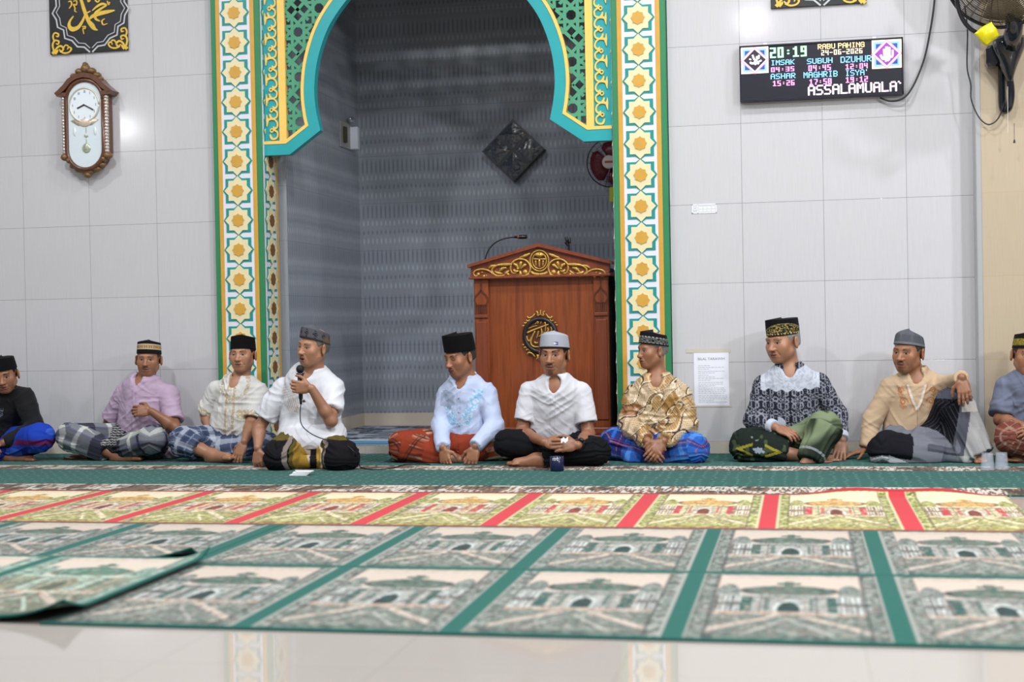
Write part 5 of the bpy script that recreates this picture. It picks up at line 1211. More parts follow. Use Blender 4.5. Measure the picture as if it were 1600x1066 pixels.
    for i in (0, 1):
        S, E, W = (np.asarray(v[i], float) for v in (sh, el, wr)); ar = g('arm', 1.0); kind = slv[i] if isinstance(slv, (list, tuple)) else slv
        F.cone(S-up*0.010, S+(E-S)*0.30, 0.056*ar+t*0.4, 0.054*ar+t*0.35, 0.032)
        if kind == 'long':
            F.cone(S, E, 0.053*ar+t*0.4, 0.048*ar+t*0.35, 0.014).cone(E, W-U_(W-E)*0.0, 0.048*ar+t*0.3, 0.036+t*0.2, 0.02, clip=(W-U_(W-E)*g('cuff', 0.012), W-E))
        else:
            e = S+(E-S)*kind; F.cone(S, e+(E-S)*0.1, 0.053*ar+t*0.4, 0.058*ar+t*0.45, 0.014, clip=(e, E-S))
            F.cone(e-(E-S)*0.05, e+(E-S)*0.5, 0.045*ar, 0.043*ar, 0, 'sub', clip=(e-(E-S)*0.06, S-E))
    # neckline
    nb = nk+up*0.012; nd = U_(hb-nk)
    F.cone(nk+up*0.012, nk+nd*0.15, 0.060*hs+0.003, 0.080, 0.006, 'sub')
    vd = g('vneck', 0.05)
    if vd: F.cone(nk+fw*0.078-up*vd, nk+fw*0.075+up*0.05, 0.006, 0.046, 0.006, 'sub')
    if g('collar', 'stand'):
        ck = sp.get('collar', 'stand'); hgt = 0.020 if ck == 'stand' else 0.024; M = 26; ringp = []
        for j in range(M+1):
            a = -math.pi+2*math.pi*j/M; gap = 0.34 if vd > 0.05 else (0.14 if vd else 0.0)
            if abs(a) < gap: ringp.append(None); continue
            rr = 0.064*hs+0.003; x, y = math.sin(a)*rr, math.cos(a)*rr*0.98
            ringp.append(nk+rt*x+fw*(y+0.004)+up*(g('colh', 0.042)-(g('colh', 0.042)+0.010)*(0.5+0.5*math.cos(a))*(1 if ck == 'stand' else 1.2)))
        for a, b in zip(ringp[:-1], ringp[1:]):
            if a is not None and b is not None:
                F.cone(a-up*0.012, b-up*0.012, 0.0075, 0.0075, 0.008).cone(a+up*hgt*0.5, b+up*hgt*0.5, 0.0062, 0.0062, 0.006)
                if ck == 'fold':
                    o1, o2 = U_(a-nk), U_(b-nk); F.cone(a+o1*0.016-up*0.012, b+o2*0.016-up*0.012, 0.0065, 0.0065, 0.010)
    if g('placket'):
        for y0 in np.linspace(0.66, 0.2, 6): pass
    hem = g('hem', None)
    if hem is not None:
        for hp, hn in hem: F.cut(hp, hn)
    F.cut((0, 0, FL+0.001), (0, 0, -1)); V, Q = F.mesh(); V, Q = biggest(V, Q); V = relax(V, Q, 2); N = vnormals(V, Q)
    fold = ridges(V, [(rt, up, 0.044, 0.30, 0.0065), (rt+up*0.8, up-rt*0.8, 0.040, 0.26, 0.0062), (up-rt*0.7, rt+up*0.7, 0.036, 0.24, 0.0062), (up, rt, 0.032, 0.20, 0.005), (rt+up*1.3, up-rt*0.5, 0.026, 0.13, 0.0032), (up-rt*0.3, rt+up*0.2, 0.024, 0.12, 0.0030)], g('seed', 1))
    V = V+N*(fold*g('folds', 1.0))[:, None]; V[:, 2] = np.maximum(V[:, 2], FL+0.001)
    Lt = (V-pel)@T3.T; Lt[:, 2] /= H
    ctx = dict(V=V, N=N, L=Lt, sh=sh, el=el, wr=wr, up=up, rt=rt, fw=fw, nk=nk, pel=pel, H=H, hb=hb)
    so = meshobj('shirt', V, Q, colmat(g('shirtmat', 'shirt_cotton'), g('shirtrough', 0.85), g('shirtspec', 0.2), 0.25, 600, 0.06, jitter=0.10), root, None, True, sp['shirtcol'](ctx))
    if g('shirtlabel'): so['label'] = sp['shirtlabel']
    # ---- sarong or trousers
    F = Fld(lo, hi, 0.0050); q = g('loose', 0.022); seg = []
    for i in (0, 1):
        K, N_, Tt = (np.asarray(v[i], float) for v in (kn, an, toe)); st = g('leglen', (0.86, 0.86))[i]; e = K+(N_-K)*st
        F.cone(hip[i], K, g('thigh', 0.090)+q*0.8, 0.062+q, g('legk', 0.07)); F.cone(K, e, 0.060+q, 0.046+q*g('flare', 0.9), 0.04, clip=(e, N_-K))
        seg += [(i, hip[i], K, 0.0), (i, K, e, np.linalg.norm(K-hip[i]))]
    F.ell(pel+up*0.0, (0.175, 0.14, 0.11), T3, 0.06)
    for a in g('skirt', []): F.cone(*a[:4], a[4] if len(a) > 4 else 0.06)
    for c, n_ in g('skirtcut', []): F.cut(c, n_)
    F.cut((0, 0, FL+0.0005), (0, 0, -1)); V, Q = F.mesh(); V, Q = biggest(V, Q); V = relax(V, Q, 1); N = vnormals(V, Q)
    best = np.full(len(V), 9.0); S_ = np.zeros(len(V)); TH = np.zeros(len(V)); LI = np.zeros(len(V), int)
    for i, a, b, s0 in seg:
        ab = b-a; Lb = np.linalg.norm(ab); tu = (V-a)@ab/(ab@ab); tt = np.clip(tu, 0, 1); d = V-a-tt[:, None]*ab; dist = np.linalg.norm(d, axis=1); ax = U_(ab)
        e1 = U_(np.array((0.15*ax[0], 0, 1.0))-ax*(np.array((0.15*ax[0], 0, 1.0))@ax)); e2 = np.cross(ax, e1); e2 = e2 if e2[1] < 0 else -e2
        w = V-a-tu[:, None]*ab; ang_ = np.arctan2(w@e1, np.abs(w@e2)+0.055)*0.135
        m = dist < best; best[m] = dist[m]; S_[m] = (s0+tu*Lb)[m]; TH[m] = ang_[m]; LI[m] = i
    ang = g('plaidtilt', 0.0)
    fd = vnoise(TH/0.028+LI*9, S_/0.22, g('seed', 1)+5); fd2 = vnoise(TH/0.05+4, S_/0.07, g('seed', 1)+8)
    V = V+N*((0.010*(1-np.abs(2*fd-1)*1.5)+0.005*(fd2-0.5))*g('skirtfolds', 1.0))[:, None]; V[:, 2] = np.maximum(V[:, 2], FL+0.0005)
    c2 = sp['skirtcol'](dict(V=V, N=N, s=S_, th=TH, leg=LI, pel=pel, kn=kn, L=(V-pel)@T3.T))
    go = meshobj(g('garment', 'sarong'), V, Q, colmat('sarong_cotton', 0.9, 0.12, 0.3, 500, 0.0, jitter=0.14), root, None, True, c2)
    return root, dict(C=C, R=R, T3=T3, pel=pel, nk=nk, up=up, fw=fw, rt=rt, hs=hs)

# ------------------------------------------------------------------ cloth colours
def plain(c, jit=0.05): return lambda k: np.tile(np.asarray(c), (len(k['V']), 1))*(1-jit+2*jit*vnoise(k['V'][:, 0]*40, k['V'][:, 2]*40, 3))[:, None]
def band(x, period, lo, hi): f = x/period-np.floor(x/period); return (f >= lo) & (f < hi)
def placket(k, c, shade, btn=None, top=0.97, w=0.015):
    L = k['L']; m = (np.abs(L[:, 0]) < w) & (L[:, 1] > 0.03) & (L[:, 2] < top); c = put(c, m & (np.abs(np.abs(L[:, 0])-w) < 0.0035), shade, 0.8)
    if btn is not None:
        z = L[:, 2]*k['H']; f = z/0.085-np.floor(z/0.085)-0.5; c = put(c, m & ((f*0.085)**2+L[:, 0]**2 < 0.0065**2), btn, 0.9)
    return c
def collar_m(k): return (np.linalg.norm((k['V']-k['nk'])-((k['V']-k['nk'])@k['up'])[:, None]*k['up'], axis=1) < 0.088) & (((k['V']-k['nk'])@k['up']) > -0.022)
def sleeve_end(k, i, frac, w):
    S, E = np.asarray(k['sh'][i], float), np.asarray(k['el'][i], float); d = (k['V']-S)@U_(E-S); e = frac*np.linalg.norm(E-S); near = np.linalg.norm(k['V']-(S+(E-S)*frac), axis=1) < 0.11
    return near & (d > e-w) & (d < e+0.03)
def cuff_m(k, i, w):
    E, W = np.asarray(k['el'][i], float), np.asarray(k['wr'][i], float); d = (W-k['V'])@U_(W-E); return (d < w) & (np.linalg.norm(k['V']-W, axis=1) < 0.085)
# ---- shirts
def col_lilac(k):
    c = plain(srgb(178, 156, 180))(k); c = placket(k, c, srgb(158, 136, 162), srgb(196, 180, 196)); return put(c, collar_m(k), srgb(188, 168, 190))
def col_white(base=(212, 212, 220), btn=(196, 192, 186)):
    def f(k):
        c = plain(srgb(*base), 0.02)(k); c = placket(k, c, srgb(*[int(b*0.9) for b in base]), srgb(*btn)); return c
    return f
def col_emb(k):                                    # off-white with gold embroidered placket and sleeve edges
    c = plain(srgb(212, 211, 208), 0.03)(k); L = k['L']; GO = srgb(178, 150, 96); x = L[:, 0]; fwd = L[:, 1] > 0.0
    c = put(c, fwd & (np.abs(x) > 0.045) & (np.abs(x) < 0.14) & band(x, 0.019, 0, 0.14) & (L[:, 2] < 0.9), srgb(204, 192, 166), 0.55)
    n = vnoise(x*210, L[:, 2]*90, 8)
    c = put(c, fwd & (np.abs(np.abs(x)-0.026) < 0.009) & (n > 0.35), GO, 0.8); c = put(c, fwd & (np.abs(x) < 0.012) & (n > 0.55), GO, 0.5)
    r = np.linalg.norm((k['V']-k['nk'])[:, [0, 2]], axis=1); c = put(c, fwd & (np.abs(r-0.092) < 0.010) & (n > 0.4) & (L[:, 2] > 0.78), GO, 0.7)
    for i in (0, 1): c = put(c, sleeve_end(k, i, 0.80, 0.026) & (vnoise(k['V'][:, 0]*150, k['V'][:, 2]*150, 9) > 0.42), GO, 0.75)
    return c
def col_speaker(k):
    c = plain(srgb(216, 217, 224), 0.015)(k); L = k['L']; x, z = L[:, 0], L[:, 2]*k['H']; H = k['H']; TA = srgb(190, 158, 128); fwd = L[:, 1] > 0.0
    d1 = z-0.62*H-0.9*(x+0.05)
    reg = fwd & (x > -0.155) & (x < -0.012) & (z > 0.50*H) & (z < 0.86*H)
    c = put(c, reg & (z < 0.74*H+0.2*x) & band(x+0.55*z, 0.017, 0, 0.30) & (x > -0.10), TA, 0.75)
    c = put(c, reg & (x < -0.05) & band(z-0.55*x, 0.016, 0, 0.24) & (z > 0.66*H), TA, 0.6)
    c = put(c, reg & (np.abs(x+0.02-0.35*(z-0.6*H)) < 0.004), TA, 0.7)
    c = placket(k, c, srgb(208, 208, 214))
    for bz in (0.70,): c = put(c, fwd & ((x-0.018)**2+(z-bz*H)**2 < 0.0085**2), srgb(40, 40, 46))
    return c
def col_blue(k):
    c = plain(srgb(186, 198, 228), 0.03)(k); L = k['L']; x, z = L[:, 0], L[:, 2]; fwd = L[:, 1] > 0.0
    n = vnoise(x*60, z*28, 14); n2 = vnoise(x*150, z*70, 15); yoke = np.abs(np.abs(x)-0.035-0.16*np.maximum(z-0.42, 0)) < 0.034
    c = put(c, fwd & yoke & (z > 0.36) & (z < 0.95) & (n > 0.42), srgb(128, 190, 226), 0.75); c = put(c, fwd & yoke & (z > 0.36) & (z < 0.95) & (n2 > 0.62), srgb(214, 230, 244), 0.8)
    st = ((x+0.085)/0.055)**2+((z-0.78)/0.15)**2+(n-0.5)*0.9; c = put(c, fwd & (st < 1), srgb(150, 162, 186), 0.75)
    return placket(k, c, srgb(160, 172, 204), srgb(120, 130, 160), 0.97, 0.012)
def col_goldbatik(k):
    V = k['V']; x, z = V[:, 0], V[:, 2]; u = x*0.78+z*0.62; v = -x*0.62+z*0.78
    w = vnoise(u*9, v*9, 41)*0.10; w2 = vnoise(u*16+5, v*16, 42)
    t = (v+w)/0.075; f = t-np.floor(t); cellid = np.floor(t)
    c = np.tile(np.array(srgb(188, 152, 98)), (len(V), 1)); h = hsh(cellid, np.floor(u/0.12+0.37*cellid), 4)
    c = put(c, h < 0.33, srgb(210, 186, 150)); c = put(c, (h > 0.33) & (h < 0.55), srgb(182, 138, 70)); c = put(c, h > 0.82, srgb(150, 104, 62))
    dots = (np.sin(u*2*np.pi/0.0135)*np.sin(v*2*np.pi/0.0135) > 0.25); c = put(c, dots & (h < 0.45), srgb(104, 72, 46), 0.75)
    str_ = np.sin(u*2*np.pi/0.012+4*w2) > 0.45; c = put(c, str_ & (h > 0.45) & (h < 0.75), srgb(110, 76, 46), 0.7)
    c = put(c, (f < 0.07), srgb(74, 48, 34)); c = put(c, (f > 0.07) & (f < 0.14), srgb(232, 214, 176), 0.8)
    hx, hy = np.floor(u/0.15+0.2*cellid), np.floor(v/0.13); jx, jy = hsh(hx, hy, 6)*0.07, hsh(hx, hy, 9)*0.06; lu, lv = (u/0.15+0.2*cellid-hx)*0.15-0.075-jx+0.03, (v/0.13-hy)*0.13-0.065-jy+0.03
    q = np.hypot(lu*0.55, lv)+0.010*(w2-0.5); arc = (np.abs(q-0.026) < 0.0032) & (np.arctan2(lv, lu) > -1.2); c = put(c, arc, srgb(62, 42, 34)); c = put(c, (np.abs(q-0.020) < 0.0024) & (np.arctan2(lv, lu) > -1.2), srgb(238, 222, 186), 0.8)
    return c
def col_darkbatik(k):
    V, L = k['V'], k['L']; x, z = L[:, 0], L[:, 2]*k['H']; c = np.tile(np.array(srgb(28, 30, 44)), (len(V), 1)); LT = srgb(176, 180, 192)
    # mirrored floral motif
    P_ = 0.088; xm = np.abs((x/P_)-np.floor(x/P_)-0.5)*P_; zz = z/0.075; zf = (zz-np.floor(zz)-0.5)*0.075; q = np.hypot(xm, zf); a = np.arctan2(zf, xm)
    m = (np.abs(q-0.018-0.005*np.cos(6*a)) < 0.0028) | (q < 0.006) | (np.abs(np.hypot(xm-0.040, zf)-0.010) < 0.0034) | (np.abs(np.hypot(xm-0.022, np.abs(zf)-0.032)-0.009) < 0.0032) | ((np.abs(zf+0.03-xm*0.5) < 0.0028) & (xm > 0.012))
    n = vnoise(x*230, z*230, 61); m2 = (n > 0.82)
    c = put(c, m2, srgb(130, 134, 150), 0.8); c = put(c, m, LT, 0.5)
    yk = (L[:, 2] > 0.80+0.02*np.sin(x*90)) & (np.abs(x) < 0.175) & ~collar_m(k); c = put(c, yk, srgb(190, 194, 206)); c = put(c, yk & (vnoise(x*110, z*160+L[:, 1]*90, 63) > 0.58), srgb(160, 165, 180), 0.7)
    for i in (0, 1): c = put(c, cuff_m(k, i, 0.045), srgb(186, 192, 206))
    c = put(c, (np.abs(x) < 0.004) & (L[:, 1] > 0.03) & (L[:, 2] < 0.8), srgb(16, 16, 24)); 
    return c
def col_beige(k):
    c = plain(srgb(188, 162, 134), 0.03)(k); L = k['L']; x, z = L[:, 0], L[:, 2]*k['H']; H = k['H']; fwd = L[:, 1] > 0.0; RU = srgb(176, 112, 58)
    for sx in (-1, 1):
        for cx, cz, R_ in ((0.078, 0.70, 0.026), (0.092, 0.87, 0.020)):
            dx, dz = x-sx*cx, z-cz*H; q = np.hypot(dx, dz); a = np.arctan2(dz, dx*sx); sp = q-(0.30+0.70*((a+np.pi)/(2*np.pi)))*R_; c = put(c, fwd & (np.abs(sp) < 0.0042), RU, 0.9); c = put(c, fwd & (np.abs(q-0.35*R_) < 0.003), RU, 0.9)
            for j in range(5): c = put(c, fwd & (np.abs(dx*sx+R_*0.75-j*R_*0.35+0.10*dz) < 0.0028) & (dz < -R_*0.75) & (dz > -R_*1.75+abs(j-2)*0.006), RU, 0.8)
    vv = np.abs(x)-0.040*np.clip((z-0.60*H)/(0.30*H), 0, 1.4)**0.8; c = put(c, fwd & (np.abs(vv-0.003) < 0.0065) & (z > 0.575*H) & (z < 0.98*H), srgb(206, 198, 188)); c = put(c, fwd & (np.abs(vv-0.015) < 0.003) & (z > 0.56*H) & (z < 0.98*H), RU, 0.8)
    c = put(c, fwd & (np.abs(x) < 0.0025) & (z < 0.57*H), srgb(150, 124, 98))
    return c
def col_blackshirt(k):
    c = plain(srgb(22, 22, 26), 0.1)(k); L = k['L']; x, z = L[:, 0], L[:, 2]; fwd = L[:, 1] > 0.0; n = vnoise(x*180+z*120, z*160, 71)
    return put(c, fwd & (x > 0.035) & (x < 0.125) & (np.abs(z-0.70-0.9*(x-0.08)) < 0.085) & (n > 0.52), srgb(120, 126, 138), 0.85)
# ---- lower garments
def plaid(base, stripes_s, stripes_t, seed=0):
    """woven plaid along (s) and around (th) the leg: stripes = [(period, lo, hi, colour, strength)]"""
    def f(k):
        s, t = k['s']+0.012*vnoise(k['th']*20, k['s']*9, seed), k['th']+0.012*vnoise(k['s']*14, k['th']*9, seed+1)+0.31*k['leg']
        c = np.tile(np.asarray(base), (len(s), 1))
        for p, lo, hi, cc, a in stripes_s: c = put(c, band(s, p, lo, hi), cc, a)
        for p, lo, hi, cc, a in stripes_t: c = put(c, band(t, p, lo, hi), cc, a)
        return c
    return f
B_ = srgb
sk_grey = plaid(B_(120, 124, 130), [(0.30, 0.0, 0.36, B_(34, 34, 50), 0.85), (0.30, 0.62, 0.72, B_(206, 208, 204), 0.8), (0.30, 0.36, 0.385, B_(96, 84, 150), 0.7)], [(0.24, 0.0, 0.30, B_(40, 40, 56), 0.55), (0.24, 0.55, 0.68, B_(205, 208, 200), 0.6), (0.24, 0.30, 0.33, B_(90, 80, 140), 0.6)], 3)
def sk_purple(k):
    c = sk_grey(k); V = k['V']; a = P(163, 672, -0.5)[0]; b = P(186, 672, -0.5)[0]; x = V[:, 0]+0.10*(V[:, 2]-0.15); m = (x > a) & (x < b) & (V[:, 1] < -0.25)
    c = put(c, m, B_(36, 36, 40)); c = put(c, m & (np.abs(((V[:, 2]+0.006*np.abs(((x-a)/0.014) % 2-1))/0.014) % 1-0.5) < 0.2) & (V[:, 2] > 0.11), B_(170, 170, 172), 0.8)
    return c
sk_blueplaid = plaid(B_(74, 84, 110), [(0.16, 0.0, 0.22, B_(186, 194, 208), 0.62), (0.16, 0.50, 0.54, B_(160, 170, 190), 0.5), (0.16, 0.3, 0.45, B_(44, 52, 78), 0.5)], [(0.13, 0.0, 0.24, B_(186, 194, 208), 0.55), (0.13, 0.55, 0.60, B_(150, 160, 186), 0.5), (0.13, 0.34, 0.5, B_(44, 52, 78), 0.5)], 5)
def sk_speaker(k):
    V = k['V']; kc = (np.asarray(k['kn'][0])+np.asarray(k['kn'][1]))/2; X = V[:, 0]-kc[0]-(k['pel'][0]-kc[0])*np.clip((V[:, 1]-kc[1])/(k['pel'][1]-kc[1]), 0, 1); c = np.tile(np.asarray(B_(26, 24, 28)), (len(V), 1)); n = vnoise(V[:, 0]*16, V[:, 2]*16+V[:, 1]*10, 4)
    x2 = X+0.04*n; t = np.abs(x2)
    c = put(c, (t < 0.095), B_(88, 78, 34)); c = put(c, (x2 > -0.075) & (x2 < -0.02+0.5*(0.17-V[:, 2])), B_(150, 118, 48)); c = put(c, (np.abs(x2+0.012-0.35*(0.16-V[:, 2])) < 0.022), B_(190, 174, 160), 0.85)
    c = put(c, (np.abs(x2-0.055) < 0.012), B_(176, 138, 56)); c = put(c, (np.abs(x2-0.073) < 0.006), B_(226, 214, 196)); c = put(c, (V[:, 2] > 0.185), B_(96, 84, 36)); c = put(c, (np.abs(t-0.118) < 0.014), B_(150, 136, 130), 0.7); c = put(c, (x2 > 0.01) & (x2 < 0.045) & (V[:, 2] < 0.14), B_(30, 28, 30))
    return c
def sk_red(k):
    c = np.tile(np.asarray(B_(140, 58, 38)), (len(k['s']), 1)); V = k['V']; s, t = k['s'], k['th']; n = vnoise(s*22, t*40, 8); n2 = vnoise(s*45, t*60, 9)
    b1 = band(s+0.03*n, 0.27, 0.62, 0.92); st_ = vnoise(s*9, t*75, 28); c = put(c, np.clip((st_-0.42)*3, 0, 1)*b1, B_(196, 160, 134), 0.75); c = put(c, np.clip((vnoise(s*14, t*60, 29)-0.62)*5, 0, 1)*b1, B_(70, 40, 34), 0.8)
    c = put(c, np.abs(((s-0.35*t)/0.27 % 1)-0.60) < 0.020, B_(48, 34, 32), 0.8); c = put(c, np.abs(((s-0.35*t)/0.27 % 1)-0.54) < 0.016, B_(48, 34, 32), 0.6)
    fr = (V[:, 0]-k['pel'][0] > 0.14) & (n > 0.5); c = put(c, fr, B_(112, 92, 74), 0.6); c = put(c, fr & (st_ > 0.62), B_(186, 174, 156), 0.7)
    return c
sk_black = plain(B_(20, 21, 25), 0.12)
sk_bright = plaid(B_(46, 98, 186), [(0.21, 0.0, 0.34, B_(34, 30, 86), 0.75), (0.21, 0.55, 0.70, B_(92, 150, 222), 0.6), (0.21, 0.17, 0.19, B_(200, 96, 60), 0.8), (0.105, 0.70, 0.72, B_(196, 90, 70), 0.6)], [(0.17, 0.0, 0.30, B_(40, 30, 92), 0.6), (0.17, 0.60, 0.75, B_(84, 144, 220), 0.5), (0.17, 0.14, 0.165, B_(206, 100, 60), 0.8), (0.085, 0.5, 0.53, B_(190, 90, 80), 0.5)], 7)
def sk_green(k):
    V = k['V']; s, t = k['s'], k['th']; c = np.tile(np.asarray(B_(30, 38, 34)), (len(V), 1)); n = vnoise(V[:, 0]*15+V[:, 2]*9, V[:, 2]*22, 17); n2 = vnoise(V[:, 0]*38, V[:, 2]*38, 18)
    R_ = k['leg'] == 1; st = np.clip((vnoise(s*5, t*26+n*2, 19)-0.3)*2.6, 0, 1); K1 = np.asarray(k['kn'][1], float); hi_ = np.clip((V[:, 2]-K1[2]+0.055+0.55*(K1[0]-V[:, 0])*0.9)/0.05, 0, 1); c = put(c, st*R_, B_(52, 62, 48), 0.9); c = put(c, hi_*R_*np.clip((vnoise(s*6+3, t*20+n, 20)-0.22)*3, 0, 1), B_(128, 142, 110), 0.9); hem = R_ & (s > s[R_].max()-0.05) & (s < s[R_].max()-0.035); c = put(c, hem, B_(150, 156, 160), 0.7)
    c = put(c, ~R_ & (n2 > 0.7), B_(74, 88, 60), 0.7)
    K = np.asarray(k['kn'][0], float); dx, dz = (V[:, 0]-K[0]-0.075), (V[:, 2]-K[2]+0.012+0.10*(V[:, 0]-K[0]))
    dm = np.abs(dx)/0.125+np.abs(dz)/0.050; c = put(c, ~R_ & (V[:, 1] < K[1]+0.05) & (np.abs(dm-0.95) < 0.16) & (np.abs(dx) > 0.035), B_(150, 140, 44), 0.9)
    q = np.hypot(dx*0.55, dz)+0.004*np.sin(6*np.arctan2(dz, dx)); c = put(c, ~R_ & (V[:, 1] < K[1]+0.05) & (q < 0.017), B_(160, 172, 186), 0.85)
    fl = np.hypot(dx+0.02, dz-0.075); c = put(c, ~R_ & (fl < 0.022) & (n2 > 0.45), B_(150, 160, 160), 0.7)
    return c
def sk_bw(k):
    V = k['V']; s, t = k['s'], k['th']; n = vnoise(s*9, t*14, 11); c = np.tile(np.asarray(B_(112, 114, 124)), (len(V), 1)); R_ = k['leg'] == 1; K = np.asarray(k['kn'][1], float)
    thin = lambda c, m: put(c, m & (np.sin(t*2*np.pi/0.020) > 0.86), B_(84, 86, 96), 0.5)
    # folded leg: dark panel at the knee, grey field, pale stripe along the cloth
    d0 = ~R_ & ((s > 0.30) & (s < 0.47) & (t > -0.03) | (s < 0.13)); c = put(c, d0, B_(24, 24, 30)); c = put(c, ~R_ & (np.abs(t+0.035+0.25*(s-0.35)) < 0.016), B_(206, 206, 210), 0.85); c = put(c, ~R_ & (s > 0.55) & (np.abs(t-0.05) < 0.02), B_(70, 72, 82), 0.8)
    # raised leg: black panel on the inner side, greys and white towards the outside
    x = V[:, 0]-K[0]+(K[2]-V[:, 2])*0.18; lo = R_ & (x < 0.020); c = put(c, lo, B_(20, 20, 26)); c = thin(c, lo)
    c = put(c, R_ & (x > 0.020) & (x < 0.034), B_(86, 88, 98)); m = R_ & (x > 0.034); c = put(c, m & (n < 0.42), B_(74, 76, 86), 0.9); c = put(c, m & (x > 0.085), B_(170, 168, 168), 0.85); c = put(c, R_ & (V[:, 2] > K[2]+0.045), B_(80, 84, 98), 0.9); c = put(c, m & (V[:, 2] > K[2]-0.03) & (V[:, 2] < K[2]+0.03), B_(206, 198, 192), 0.8)
    c = put(c, R_ & (V[:, 2] < 0.05), B_(190, 188, 188), 0.6)
    return c
sk_redplaid = plaid(B_(112, 62, 52), [(0.05, 0.0, 0.14, B_(188, 164, 150), 0.45), (0.16, 0.4, 0.7, B_(70, 40, 40), 0.6)], [(0.05, 0.0, 0.14, B_(188, 164, 150), 0.45), (0.14, 0.2, 0.5, B_(132, 76, 60), 0.5)], 13)
def sk_royal(k):
    V = k['V']; n = vnoise(V[:, 0]*9, V[:, 2]*14, 6); c = np.tile(np.asarray(B_(34, 66, 176)), (len(V), 1)); c = put(c, (V[:, 2] > 0.115) & (V[:, 2] < 0.155) & (n > 0.3), B_(96, 30, 62), 0.9); c = put(c, V[:, 2] < 0.08, B_(34, 36, 120), 0.8); c = put(c, n > 0.72, B_(66, 110, 214), 0.6); return c
# ---- caps
def cap_plain(c, rim=None, rimh=0.06): 
    def f(u, t):
        k = np.tile(np.asarray(c), (len(u), 1)); k = put(k, np.abs(t-1.0) < 0.02, np.asarray(c)*0.7)
        if rim is not None: k = put(k, t < rimh, rim)
        return k
    return f
def cap_band(u, t):
    k = np.tile(np.asarray(B_(24, 24, 28)), (len(u), 1)); m = (t > 0.34) & (t < 0.78); k = put(k, m, B_(196, 168, 128)); z = np.abs(((u/0.20) % 1)-0.5); k = put(k, m & (np.abs(t-0.56) < 0.16*(1-z*1.6)) & (z < 0.3), B_(140, 96, 66), 0.8); k = put(k, (np.abs(t-0.36) < 0.03) | (np.abs(t-0.76) < 0.03), B_(222, 206, 176)); return k
def cap_grey(u, t):
    k = np.tile(np.asarray(B_(88, 88, 94)), (len(u), 1)); z = ((u/0.62) % 1)-0.5; d = np.abs(z)*1.5+np.abs(t-0.52)*1.0; k = put(k, (d < 0.44) & (t < 1), B_(26, 28, 38)); k = put(k, (d < 0.34) & (d > 0.27) & (t < 1), B_(104, 106, 114)); k = put(k, d < 0.12, B_(60, 62, 72)); k = put(k, t < 0.16, B_(62, 60, 62)); k = put(k, (u > 1.5) & (u < 2.6) & (t < 0.6), B_(116, 92, 62), 0.6); k = put(k, t > 1.02, B_(92, 94, 102)); return k
def cap_silver(u, t):
    k = np.tile(np.asarray(B_(172, 176, 188)), (len(u), 1)); k = put(k, t < 0.10, B_(40, 40, 46)); m = (u > 0.30) & (u < 0.58) & (t > 0.20) & (t < 0.48); k = put(k, m, B_(50, 60, 120)); k = put(k, (u > 0.33) & (u < 0.40) & (t > 0.27) & (t < 0.42), B_(222, 224, 232)); k = put(k, (u > 0.43) & (u < 0.55) & (t > 0.31) & (t < 0.38), B_(190, 196, 216)); return k
def cap_emb(u, t):
    k = np.tile(np.asarray(B_(22, 22, 26)), (len(u), 1)); m = (t > 0.12) & (t < 0.62); n = vnoise(u*26, t*20, 3); k = put(k, m & (n > 0.50), B_(120, 120, 120), 0.85); k = put(k, ((np.abs(t-0.12) < 0.035) | (np.abs(t-0.62) < 0.035)) & (np.sin(u*90) > -0.2), B_(170, 168, 160)); return k
def cap_gold(u, t):
    k = np.tile(np.asarray(B_(20, 20, 24)), (len(u), 1)); top = 0.30+0.42*np.clip(np.cos(u-0.9), 0, 1); m = (t > 0.10) & (t < top); n = vnoise(u*24, t*18, 5); k = put(k, m & (n > 0.5), B_(66, 84, 62)); k = put(k, m & (n > 0.68), B_(186, 150, 80)); k = put(k, (np.abs(t-0.10) < 0.035) & (np.sin(u*80) > 0), B_(200, 180, 120)); k = put(k, np.abs(t-top) < 0.03, B_(140, 130, 80), 0.8); return k
def cap_knit(u, t):
    k = np.tile(np.asarray(B_(96, 98, 106)), (len(u), 1)); n = np.sin(u*60)*np.sin(t*40); k = put(k, (t > 0.3) & (n > 0.2), B_(70, 72, 80), 0.8); k = put(k, t < 0.28, B_(118, 120, 126)); return k
def cap_yellow(u, t):
    k = np.tile(np.asarray(B_(24, 22, 24)), (len(u), 1)); m = (t > 0.16) & (t < 0.66); n = vnoise(u*30, t*24, 6); k = put(k, m, B_(150, 136, 52)); k = put(k, m & (n > 0.6), B_(96, 84, 40)); return k

# ------------------------------------------------------------------ the ten men
S1, S2, S3 = np.array(srgb(162, 114, 84)), np.array(srgb(154, 106, 78)), np.array(srgb(174, 126, 98))
GREYH = srgb(120, 118, 116); BLK = srgb(28, 25, 25)
def pl(px_, Y, z): q = P(px_, 690, Y); return (q[0], Y, z)
def Gz(px_, py_, Y): return P(px_, py_, Y)
MEN = {}
def man(key, **sp): MEN[key] = person(sp)

